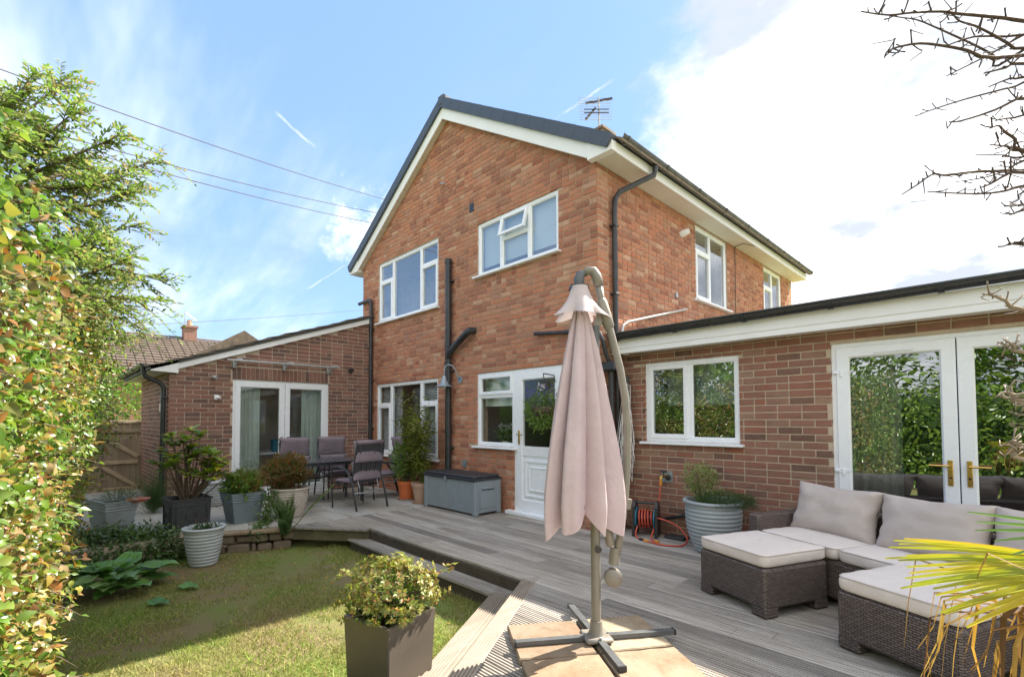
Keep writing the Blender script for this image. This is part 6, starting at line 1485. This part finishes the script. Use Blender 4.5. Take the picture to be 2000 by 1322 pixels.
# ================================================================== CLIMBER-COVERED HEDGE (left)
hd_ = thing('climber_hedge', 'tall sunlit hedge smothered in green, yellow and russet climber leaves at the left', 'hedge', (-4.5, -.4, -.27))
XS = [-9.4, -8.2, -7, -5.7, -4.4, -3, -2.2, -1.5]; YS = [.16, .16, .14, .05, .0, -.02, -.10, -.16]
def yfront(x, z):
    b_ = np.interp(x, XS, YS)
    f = np.clip((z-.1)/1.2, 0, 1); b_ = b_+.30*f*np.clip((-x-3.6)/2.4, 0, 1)
    return b_
def hedge():
    n = 78000; x = -1.5-(R_.random(n)**1.25)*7.6; z = -.27+R_.random(n)*2.85; dep = R_.random(n)**1.05*.6
    k = np.array([noise.noise(Vector((a*1.3, b_*1.3, 4)))*.20+noise.noise(Vector((a*3.7, b_*3.7, 8)))*.10 for a, b_ in zip(x, z)])
    y = yfront(x, z)-dep+k
    top = 2.12+.35*np.clip((-x-4.8)/1.5, 0, 1)+.22*np.array([noise.noise(Vector((a*1.1, 0, 2))) for a in x]); keep = z < top+.1*R_.random(n); x, y, z, dep = x[keep], y[keep], z[keep], dep[keep]; n = len(x)
    ok = ~((x > -2.0) & (y > -.06)); x, y, z, dep = x[ok], y[ok], z[ok], dep[ok]; n = len(x)
    P = np.c_[x, y, z]; D = R_.normal(size=(n, 3))*.7+np.array([.35, .35, -.35]); Nn = R_.normal(size=(n, 3))*.6+np.array([.35, .7, .45])
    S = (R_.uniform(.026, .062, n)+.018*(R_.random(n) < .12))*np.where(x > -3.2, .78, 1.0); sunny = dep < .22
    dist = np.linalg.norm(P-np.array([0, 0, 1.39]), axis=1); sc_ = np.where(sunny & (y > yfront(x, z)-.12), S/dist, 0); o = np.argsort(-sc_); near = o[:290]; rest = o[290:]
    me = [arr_mesh('leaf', np.array(BIGLEAF[0], float)*np.array(q), np.array(BIGLEAF[1]), MT[m_], True) for q, m_ in (((1.1, 1, 1), 'climber'), ((1.3, 1, 1.3), 'climber_green'), ((.9, 1, 1.8), 'climber'), ((1.2, 1, -.8), 'climber'))]
    leaf_parts('leaf', me, P[near], D[near], Nn[near], S[near], hd_, R_)
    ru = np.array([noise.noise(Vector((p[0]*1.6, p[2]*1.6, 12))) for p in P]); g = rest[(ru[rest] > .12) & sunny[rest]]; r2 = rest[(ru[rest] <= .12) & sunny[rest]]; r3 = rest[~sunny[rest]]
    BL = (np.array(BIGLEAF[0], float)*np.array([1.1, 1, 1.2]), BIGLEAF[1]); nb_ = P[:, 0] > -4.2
    for nm, ii, mt in (('green_foliage', g[~nb_[g]], 'climber_green'), ('russet_foliage', r2[~nb_[r2]], 'climber'), ('near_green_foliage', g[nb_[g]], 'climber_green'), ('near_russet_foliage', r2[nb_[r2]], 'climber'), ('inner_foliage', r3, 'climber_shaded')): leaf_obj(nm, BL if nm[:4] == 'near' else LEAF, P[ii], D[ii], Nn[ii], S[ii], MT[mt], hd_)
    br = MB()
    for k in range(60):
        xx = -1.9-rng.random()*6.5; zz = rng.uniform(-.27, .4); pts = []; px_, pz = xx, zz
        for j in range(7): pts.append((px_, float(yfront(px_, pz))-rng.uniform(.12, .30), pz)); px_ += rng.uniform(-.22, .22); pz += rng.uniform(.12, .36)
        br.tube(smooth(pts, 3), .006, 5)
    br.build('branch', MT['darktwig'], hd_)
    # sprays reaching out of the face
    P2, D2, N2, S2 = [], [], [], []; sm = MB()
    for k in range(190):
        xx = -2.1-rng.random()**1.1*6.2; zz = rng.uniform(-.1, 2.15); b_ = Vector((xx, float(yfront(xx, zz))-.05, zz)); d = Vector((rng.uniform(-.1, .9), rng.uniform(.3, 1), rng.uniform(-.1, .8))).normalized(); l = rng.uniform(.12, .34)*min(1, .5+(-xx-1.5)*.2)
        pts = [b_+d*l*t_+Vector((0, 0, -.12*l*t_*t_*3)) for t_ in (0, .33, .66, 1)]; sm.tube(pts, [.004, .003, .003, .001], 4)
        for j in range(9):
            q = rng.uniform(.3, 2.99); p = pts[int(q)].lerp(pts[int(q)+1], q-int(q)); v = Vector((rng.gauss(0, 1), rng.gauss(0, 1), rng.gauss(-.2, .6)))+d; P2.append(list(p)); D2.append(list(v)); N2.append([rng.gauss(.3, .5), rng.gauss(.5, .5), .7]); S2.append(rng.uniform(.03, .065))
    kind(sm.build('tendril', MT['bark'], hd_), 'stuff'); leaf_obj('spray_foliage', LEAF, P2, D2, N2, S2, MT['climber'], hd_)
hedge()
# loose tree rising behind the hedge
tree = thing('small_leaved_tree', 'loose small-leaved tree reaching over the hedge against the blue sky', 'tree', (-5.7, -.9, -.27))
TG = [(-6.08, 0.8, 4.12), (-4.94, 0.38, 3.69), (-5.08, 0.12, 3.85), (-5.89, 0.07, 4.52), (-5.51, -0.15, 4.21), (-5.58, -0.27, 4.02), (-5.26, 0.45, 3.5), (-5.04, 0.48, 3.32), (-6.15, 0.63, 3.39), (-6.26, 0.36, 3.34), (-4.96, 0.49, 2.74), (-5.61, 0.74, 2.74), (-5.08, 0.62, 2.42), (-6.3, 0.71, 2.36), (-5.59, 0.52, 2.43), (-5.15, 0.3, 2.83), (-5.93, 0.25, 2.64), (-4.79, 0.05, 2.67), (-4.86, -0.2, 3.43), (-6.25, -0.02, 3.78), (-6.26, 0.27, 4.04), (-5.43, -0.13, 3.13), (-5.0, -.5, 3.7), (-5.3, -.3, 2.7), (-4.9, -.1, 3.0), (-6.6, -.6, 4.0), (-6.8, .2, 3.2), (-5.2, -.05, 3.5), (-5.6, .15, 2.2), (-4.7, .15, 2.35), (-6.4, .62, 2.9), (-6.0, .45, 3.0), (-6.6, .6, 2.25), (-5.9, .3, 3.6), (-5.4, .2, 2.3), (-7.2, .55, 2.6)]
MB().tube([(-5.7, -.9, -.27), (-5.72, -.88, .8), (-5.65, -.85, 1.7), (-5.7, -.8, 2.4)], [.08, .07, .06, .045], 10).build('trunk', MT['bark'], tree, True)
P, D, Nn, S = [], [], [], []; bo = MB(); tws = MB(); rr = random.Random(17)
for ti, g in enumerate(TG):
    g = Vector(g); b_ = Vector((-5.68+rr.uniform(-.05, .05), -.84, rr.uniform(1.4, 2.4))); mid = b_.lerp(g, .45)+Vector((rr.uniform(-.1, .1), rr.uniform(-.1, .05), .22+.05*(g.z-2))); pts = smooth([b_, mid, b_.lerp(g, .75)+Vector((0, 0, .12)), g], 6); L_ = len(pts); bo.tube(pts, [.020*(1-i/L_)+.003 for i in range(L_)], 6)
    nt2 = 36
    for j in range(nt2):
        f = rr.uniform(.40, 1.0); q = f*(L_-1.01); i = int(q); p = pts[i].lerp(pts[i+1], q-i); dm = (pts[i+1]-pts[i]).normalized(); d = (dm*.7+Vector((rr.gauss(0, .55), rr.gauss(.1, .55), rr.gauss(.05, .45)))).normalized(); l = rr.uniform(.18, .50)*(1.25-f*.5)
        tp_ = [p+d*l*t_+Vector((0, 0, -.32*l*t_*t_)) for t_ in (0, .5, 1)]; tws.tube(tp_, [.0035, .0025, .001], 4)
        sd_ = d.cross(Vector((0, 0, 1))).normalized(); nl = int(l*60)
        for k in range(nl):
            fq = (k+.5)/nl*1.99; pq = tp_[int(fq)].lerp(tp_[min(2, int(fq)+1)], fq-int(fq)); s = 1 if k % 2 else -1; v = d*.75+sd_*s+Vector((rr.gauss(0, .2), rr.gauss(0, .2), rr.gauss(0, .35)))
            P.append(list(pq)); D.append(list(v)); Nn.append([rr.gauss(0, .45), rr.gauss(0, .45), 1]); S.append((.048, rr.uniform(.038, .064), .05))
bo.build('bough', MT['bark'], tree, True); tws.build('twig', MT['darktwig'], tree); leaf_obj('foliage', OVAL, P, D, Nn, np.array(S), MT['tree_leaf'], tree)

tf = thing('edge_grass', 'rougher grass and weeds along the foot of the step and wall', 'grass', (-5, 2.6, -.27)); kind(tf, 'stuff')
n = 5200; q = R_.random(n); ex = -6.3+q*3.0; P = np.c_[ex, 2.80-R_.random(n)**2*.16, np.full(n, -.272)]; q2 = R_.random(n) < .35; P[q2, 0] = -3.18+R_.random(q2.sum())*1.0; P[q2, 1] = 2.78-(P[q2, 0]+3.18)*1.69-.02; P[q2, 0] -= R_.random(q2.sum())**2*.14
D = R_.normal(size=(n, 3))*.4+np.array([0, -.2, 1]); leaf_obj('tuft', BLADE, P, D, R_.normal(size=(n, 3)), np.stack([np.full(n, .10), R_.uniform(.03, .10, n)*(.4+.6*R_.random(n)), np.full(n, .05)], 1), MT['grass'], tf)
# ================================================================== GATE, FENCE, TREES BEYOND
gt = thing('wooden_gate', 'weathered side gate with pale diagonal braces beyond the lean-to', 'gate', (-12.5, .95, -.1))
yy = .42
while yy < 1.38:
    w = rng.uniform(.085, .10); MB().cbox(-12.55, -12.53, yy, yy+w-.006, -.12, 1.02+rng.uniform(-.01, .01), .003).build('board', MT['fencewood'], gt); yy += w
for z in (.52, -.02): MB().cbox(-12.529, -12.49, .42, 1.38, z, z+.075, .004).build('rail', MT['fencewood2'], gt)
MB().bar((-12.508, .80, 1.08), (-12.508, 1.38, .66), .035, .075).build('brace', MT['fencewood2'], gt); MB().bar((-12.508, .80, .49), (-12.508, 1.38, .04), .035, .075).build('brace', MT['fencewood2'], gt)
MB().cbox(-12.56, -12.46, .74, .80, -.15, 1.12, .006).build('gate_post', MT['fencewood'], gt)
fe_ = thing('wooden_fence', 'brown vertical-board fence with two top rails behind the gate', 'fence', (-13.1, 0, 0)); yy = -1.0
while yy < 2.2:
    MB().cbox(-13.12, -13.10, yy, yy+.094, -.2, 1.36+rng.uniform(-.01, .01), .003).build('board', MT['fencewood'], fe_); yy += .1
for z in (1.14, 1.34): MB().cbox(-13.095, -13.05, -1.0, 2.2, z, z+.06, .005).build('rail', MT['fencewood'], fe_)
shrub('garden_shrub', 'bright green shrub crown showing above the board fence', (-14.3, 1.35, 1.7), (.8, 1.1, .85), 2600, .10, 'climber_green', LEAF, 8, -.27, seed=31, cat='shrub')
shrub('garden_shrub', 'darker green bush behind the fence beside the lean-to eaves', (-14.8, .2, 1.9), (1.0, 1.2, 1.1), 2600, .11, 'green', LEAF, 8, -.27, seed=33, cat='shrub')

# ================================================================== NEIGHBOUR'S HOUSE AND OVERHEAD LINES
nb = thing('neighbour_bungalow', 'distant brown-tiled bungalow roof seen above the hedge on the left', 'house', (-27, 3, -.27))
MB().box(-31, -23.3, .9, 10, -.27, 3.2).build('wall', MT['brick_lean'], nb)
rf = MB(); rf.prism([(-23.0, 0, 3.30), (-27, 0, 5.22), (-31.2, 0, 3.3)], (0, 1.35, 0), (0, 10.2, 0)); nr_ = rf.build('roof', MT['tile_far'], nb)
rf = MB(); rf.prism([(0, 3.2, 3.35), (0, 6.1, 5.28), (0, 9.2, 3.35)], (-23.0, 0, 0), (-29, 0, 0)); rf.build('roof', MT['tile_far'], nb)
tl = MB(); slp = math.atan2(1.92, 4.0)
for i in range(15):
    for k in range(30):
        xa = -23.0-i*.285; za = 3.32+(-23.0-xa)*.48; y0 = 1.3+k*.30
        if y0 > 7.5: continue
        tl.add([(xa+.02, y0, za), (xa-.29, y0, za+.12), (xa-.29, y0+.27, za+.12), (xa+.02, y0+.27, za), (xa+.02, y0, za+.045), (xa-.29, y0, za+.135), (xa-.29, y0+.27, za+.135), (xa+.02, y0+.27, za+.045)], [(3, 2, 1, 0), (4, 5, 6, 7), (0, 1, 5, 4), (1, 2, 6, 5), (2, 3, 7, 6), (3, 0, 4, 7)])
kind(tl.build('roof_tile', MT['tile_far'], nr_), 'stuff')
MB().prism([(-23.0, 1.30, 3.15), (-27, 1.30, 5.1), (-27, 1.30, 5.25), (-23.0, 1.30, 3.33)], (0, -.05, 0), (0, 0, 0)).build('bargeboard', MT['white'], nb)
cs_ = MB().box(-27.3, -26.7, 4.55, 5.05, 4.6, 5.75); cs_.box(-27.35, -26.65, 4.5, 5.1, 5.75, 5.85); cst = cs_.build('chimney', MT['brick_lean'], nb); MB().lathe([(.12, 5.85), (.10, 6.15), (.08, 6.15)], 12, (-27, 4.8, 0)).build('chimney_pot', MT['terra'], cst, 40)
MB().tube([(-26.9, 4.60, 5.3), (-26.9, 4.60, 6.55)], .025, 6).tube([(-26.9, 4.58, 6.5), (-26.9, 5.05, 6.15)], .02, 6).build('aerial', MT['steel'], nb)
def wire(label, a, b, sag=.0, r=.008, n=16):
    a, b = Vector(a), Vector(b); m = MB().tube([a.lerp(b, i/n)-Vector((0, 0, sag*4*(i/n)*(1-i/n))) for i in range(n+1)], r, 5)
    return tag(m.build('overhead_wire', MT['darktwig']), label, 'wire', 'overhead wires')
wire('uppermost of the dark wires crossing the blue sky', (-14.22, -1.26, 8.62), (-19.06, 10.82, 11.18), 0.15, 0.012)
wire('middle wire of the three crossing the blue sky', (-14.63, -1.27, 7.75), (-19.42, 10.64, 10.64), 0.15, 0.012)
wire('lowest of the three wires crossing the blue sky', (-14.69, -1.27, 7.6), (-19.67, 10.53, 10.23), 0.15, 0.012)
wire('thin wire running level above the bungalow chimney', (-25.7, 1.25, 5.15), (-34.2, 18.79, 10.17), 0.1, 0.01)
wire('faint wire low in the clouds at the right', (-2.9, 28.19, 11.23), (2.63, 37.97, 13.68), 0.1, 0.01)
wire('fainter wire just above the flat roof at the right', (-1.76, 28.76, 9.75), (2.62, 38.43, 12.16), 0.1, 0.01)
# ================================================================== PALM (right foreground)
pm = thing('fan_palm', 'fan palm with yellowing leaflets and dry brown skirt at the right edge', 'palm', (.58, 1.75, 0))
MB().lathe([(.06, 0), (.075, .1), (.07, .5), (.055, .8), (.03, .9)], 12, (.58, 1.75, 0)).build('trunk', MT['bark'], pm, True)
def fan(hub, ax, nrm, n, L0, spread, mat, droop=.1, w=.030, seed=0, name='leaflet'):
    rr = random.Random(seed); hub, ax, nrm = Vector(hub), Vector(ax).normalized(), Vector(nrm).normalized(); sd_ = ax.cross(nrm).normalized(); nrm = sd_.cross(ax)
    MB().tube([(.58, 1.75, .78), Vector((.58, 1.75, .8)).lerp(hub, .5)+Vector((0, 0, .06)), hub], [.010, .008, .006], 6).build('leaf_stalk', MT['palmgreen'], pm)
    for k in range(n):
        a = (k/(n-1)-.5)*spread+rr.uniform(-.02, .02); d = ax*math.cos(a)+sd_*math.sin(a); l = L0*(1-.25*abs(a)/spread)*rr.uniform(.9, 1.06); p = d.cross(nrm).normalized(); m = MB(); v = []; tw = rr.uniform(-.3, .3)
        for i in range(7):
            t_ = i/6; ww = w*math.sin(PI*min(.97, .10+t_*.82))**.6*(1-.45*t_); c = hub+d*l*t_-Vector((0, 0, droop*l*t_*t_)); fo = nrm*ww*.45
            v += [c-p*ww*.5+fo*.6, c-fo*.3, c+p*ww*.5+fo*.6]
        m.add(v, [(i*3+j, i*3+j+1, i*3+j+4, i*3+j+3) for i in range(6) for j in range(2)]); m.build(name, MT[mat], pm)
fan((.16, 1.86, 1.02), (-.76, -.58, .02), (.25, -.45, .85), 19, .47, .66, 'palm', .10, .022, 1)
fan((.17, 1.88, 1.10), (-.7, -.55, .02), (.2, -.3, .9), 6, .30, .8, 'palmgreen', .05, .020, 2)
#fan((.12, 1.80, .99), (-.72, -.62, -.25), (.4, -.2, .9), 8, .33, 1.3, 'palm', .25, .026, 4)
fan((.80, 1.95, 1.10), (.8, .5, .1), (-.2, -.3, .9), 13, .45, 1.6, 'palm', .2, .024, 6)
fan((.62, 1.50, 1.12), (.1, -.9, .1), (0, .2, .9), 13, .42, 1.5, 'palm', .25, .024, 7)
fan((.60, 2.05, 1.20), (.1, .9, .3), (0, -.3, .9), 13, .42, 1.5, 'palmgreen', .2, .024, 8)
def dead():
    rr = random.Random(9)
    for k in range(44):
        b_ = Vector((.05, 1.80, .92))+Vector((rr.uniform(-.10, .10), rr.uniform(-.08, .06), rr.uniform(-.05, .04))); d = Vector((rr.uniform(-1.0, .05), rr.uniform(-.8, -.1), rr.uniform(-.15, .25))).normalized(); l = rr.uniform(.05, .22); e = b_+d*l; l2 = rr.uniform(.10, .30)
        pts = [b_, b_.lerp(e, .6)+Vector((0, 0, .01)), e, e+d*.02+Vector((0, 0, -l2*.5)), e+d*.03+Vector((rr.uniform(-.03, .03), rr.uniform(-.03, .03), -l2))]; w = rr.uniform(.002, .006); p = d.cross(Vector((0, 0, 1))).normalized(); v = []
        for i, c in enumerate(pts): ww = w*(1, 1.1, 1, .8, .15)[i]; v += [c-p*ww, c+Vector((0, 0, .003)), c+p*ww]
        MB().add(v, [(i*3+j, i*3+j+1, i*3+j+4, i*3+j+3) for i in range(4) for j in range(2)]).build('dry_leaflet', MT['palmdead'], pm)
dead()
# ================================================================== BARE TREE (right)
bt = thing('bare_tree', 'leafless thorny tree whose twigs reach in from the right edge', 'tree', (.75, 2.35, 0))
MB().tube([(.75, 2.35, -.0), (.72, 2.36, 1.0), (.62, 2.38, 1.9), (.54, 2.40, 2.6), (.50, 2.45, 3.4), (.60, 2.5, 4.3)], [.07, .06, .05, .042, .028, .006], 10).build('trunk', MT['bark'], bt, True)
BRS = [[(0.054, 1.897, 2.471), (0.02, 1.862, 2.479), (-0.024, 1.817, 2.486), (-0.075, 1.764, 2.493), (-0.104, 1.733, 2.498), (-0.159, 1.676, 2.495), (-0.204, 1.63, 2.489), (-0.255, 1.577, 2.499)],
       [(0.066, 2.409, 2.668), (0.028, 2.37, 2.685), (-0.004, 2.337, 2.713), (-0.05, 2.29, 2.748), (-0.087, 2.251, 2.765), (-0.105, 2.233, 2.792), (-0.123, 2.214, 2.796)],
       [(0.003, 2.844, 2.866), (-0.01, 2.831, 2.908), (-0.063, 2.777, 2.954), (-0.118, 2.719, 2.992), (-0.174, 2.661, 3.03), (-0.23, 2.603, 3.064), (-0.286, 2.545, 3.077), (-0.348, 2.481, 3.094)],
       [(-0.005, 2.086, 2.501), (-0.063, 2.026, 2.525), (-0.113, 1.975, 2.54), (-0.165, 1.921, 2.548), (-0.213, 1.871, 2.536), (-0.236, 1.847, 2.521), (-0.242, 1.841, 2.502)],
       [(0.074, 2.668, 2.858), (0.031, 2.623, 2.823), (-0.017, 2.574, 2.782), (-0.09, 2.498, 2.729), (-0.137, 2.449, 2.695)],
       [(0.05, 1.893, 2.352), (0.016, 1.858, 2.341), (-0.026, 1.814, 2.325)],
       [(0.063, 2.406, 2.565), (0.029, 2.372, 2.561), (-0.023, 2.318, 2.531)],
       [(0.076, 2.92, 2.795), (0.017, 2.859, 2.766), (-0.091, 2.747, 2.725), (-0.182, 2.653, 2.684), (-0.23, 2.603, 2.66)],
       [(0.054, 2.147, 2.372), (0.037, 2.129, 2.369), (-0.01, 2.081, 2.336), (-0.081, 2.007, 2.303), (-0.108, 1.979, 2.299)],
       [(0.065, 2.659, 2.543), (0.018, 2.61, 2.53), (-0.013, 2.578, 2.52)],
       [(0.044, 1.887, 2.11), (0.029, 1.872, 2.142), (0.008, 1.85, 2.164), (-0.002, 1.839, 2.18), (-0.019, 1.822, 2.172)],
       [(0.056, 2.399, 2.306), (0.014, 2.355, 2.321), (-0.026, 2.315, 2.328)],
       [(0.067, 2.91, 2.476), (0.01, 2.851, 2.483), (-0.074, 2.764, 2.485)],
       [(0.048, 2.141, 2.147), (0.006, 2.097, 2.146), (-0.056, 2.033, 2.143), (-0.122, 1.965, 2.133), (-0.147, 1.939, 2.136), (-0.181, 1.904, 2.103), (-0.214, 1.869, 2.073)],
       [(0.061, 2.654, 2.366), (0.018, 2.61, 2.332), (-0.039, 2.551, 2.303), (-0.122, 2.465, 2.284)],
       [(0.042, 1.885, 2.051), (0.009, 1.85, 2.044), (-0.021, 1.819, 2.02), (-0.041, 1.798, 2.009)],
       [(0.052, 2.395, 2.184), (0.009, 2.351, 2.167), (-0.046, 2.293, 2.157), (-0.111, 2.227, 2.159), (-0.178, 2.157, 2.165)],
       [(0.063, 2.906, 2.329), (0.047, 2.89, 2.296), (0.021, 2.863, 2.276)],
       [(0.045, 2.138, 2.04), (0.003, 2.094, 2.035)],
       [(0.055, 2.648, 2.175), (0.028, 2.621, 2.161), (0.006, 2.597, 2.166)],
       [(0.037, 1.879, 1.858), (0.025, 1.867, 1.855), (0.007, 1.849, 1.857)],
       [(0.067, 2.411, 2.716), (-0.051, 2.289, 2.71), (-0.122, 2.215, 2.676)],
       [(0.032, 1.881, 1.679), (-0.001, 1.847, 1.703), (-0.024, 1.823, 1.717), (-0.045, 1.801, 1.722)],
       [(0.029, 1.878, 1.564), (0.012, 1.861, 1.581), (-0.007, 1.842, 1.599)],
       [(0.025, 1.874, 1.435), (0.011, 1.86, 1.445), (-0.007, 1.841, 1.459), (-0.027, 1.821, 1.445)],
       [(0.025, 1.874, 1.425), (0.009, 1.857, 1.455)],
       [(0.021, 1.87, 1.278), (0.007, 1.856, 1.302), (-0.002, 1.846, 1.316), (-0.018, 1.83, 1.319)],
       [(0.022, 1.871, 1.316), (0.008, 1.857, 1.329)]]
rr = random.Random(6)
def roots(p): z = min(3.0, max(1.0, p.z-.15)); return Vector((.60-.1*(z-1.5), 2.38, z))
for l in BRS:
    l = [Vector(p) for p in l]; r0 = roots(l[0]); thick = .0075 if l[0].z > 1.75 else .010
    pts = smooth([r0, r0.lerp(l[0], .6)+Vector((0, 0, .03))]+l, 3); n = len(pts); m = MB(); mat = 'darktwig' if l[0].z > 1.75 else 'paletwig'
    m.tube(pts, [thick*(1-i/n)**.8*.62+.0012 for i in range(n)], 6)
    for k in range(int(n*.8)):
        i = rr.randrange(4, n-1); p = pts[i]; d = Vector((rr.gauss(0, 1), rr.gauss(0, 1), rr.gauss(.3, 1))).normalized(); ll = rr.uniform(.012, .045)
        m.tube([p, p+d*ll*.6, p+d*ll+Vector((0, 0, .004))], [.0022, .0018, .0022], 4)
        if rr.random() < .25: q = p+d*ll; m.tube([q, q+Vector((rr.gauss(0, .02), rr.gauss(0, .02), rr.gauss(0, .02)))], [.0016, .001], 4)
    m.build('branch', MT[mat], bt, True)
for k in range(5):
    z = rr.uniform(1.35, 1.62); p = Vector((.05+rr.uniform(-.03, .03), 1.90+rr.uniform(-.03, .03), z)); MB().tube([Vector((.45, 2.25, z+.05)), p+Vector((.08, .08, 0)), p, p+Vector((rr.uniform(-.035, .0), rr.uniform(-.03, .0), rr.uniform(-.03, .03)))], [.003, .002, .0015, .001], 4).build('twig', MT['paletwig'], bt)

# ================================================================== BEHIND THE CAMERA (seen in the glass)
def wallhedge(name, label, x0, x1, y0, y1, z1, n, size, mat, seed):
    t = thing(name, label, 'hedge', ((x0+x1)/2, (y0+y1)/2, -.27)); rg = np.random.default_rng(seed)
    P = np.c_[rg.uniform(x0, x1, n), y1-rg.random(n)**2*(y1-y0), rg.uniform(-.27, z1, n)]; k = np.array([noise.noise(Vector((p[0]*1.4, p[2]*1.4, seed))) for p in P]); P[:, 1] += k*.22; P[:, 2] += k*.12
    D = rg.normal(size=(n, 3))*.8+np.array([0, .3, -.1]); Nn = rg.normal(size=(n, 3))*.5+np.array([0, .8, .5]); leaf_obj('foliage', LEAF, P, D, Nn, rg.uniform(size*.6, size*1.2, n), MT[mat], t)
    MB().box(x0, x1, y0-.05, y0+.05, -.27, z1-.2).build('inner_mass', MT['darkgreen'], t)
wallhedge('boundary_hedge', 'green boundary hedge continuing past the lean-to to the side gate', -12.4, -9.3, -.7, .15, 2.0, 5000, .09, 'climber_green', 9)
wallhedge('laurel_hedge', 'dense laurel hedge at the end of the garden, reflected in the panes', -9, 6, -4.4, -3.5, 2.1, 14000, .13, 'laurel', 3)
for i, (x, y, h, m_, lb) in enumerate(((-7.5, -6.2, 4.2, 'climber_green', 'light green tree reflected left of the others'), (-3.5, -6.8, 4.8, 'green', 'broad green tree reflected in the casement window'), (.3, -6.0, 4.4, 'climber_green', 'yellow-green tree reflected in the patio door'), (3.6, -6.4, 4.8, 'laurel', 'dark glossy tree reflected at the right-hand door'))):
    shrub('garden_tree', lb, (x, y, h*.55), (1.9, 1.3, h*.45), 3800, .22, m_, LEAF, 6, -.27, seed=40+i, cat='tree', inner=.3)
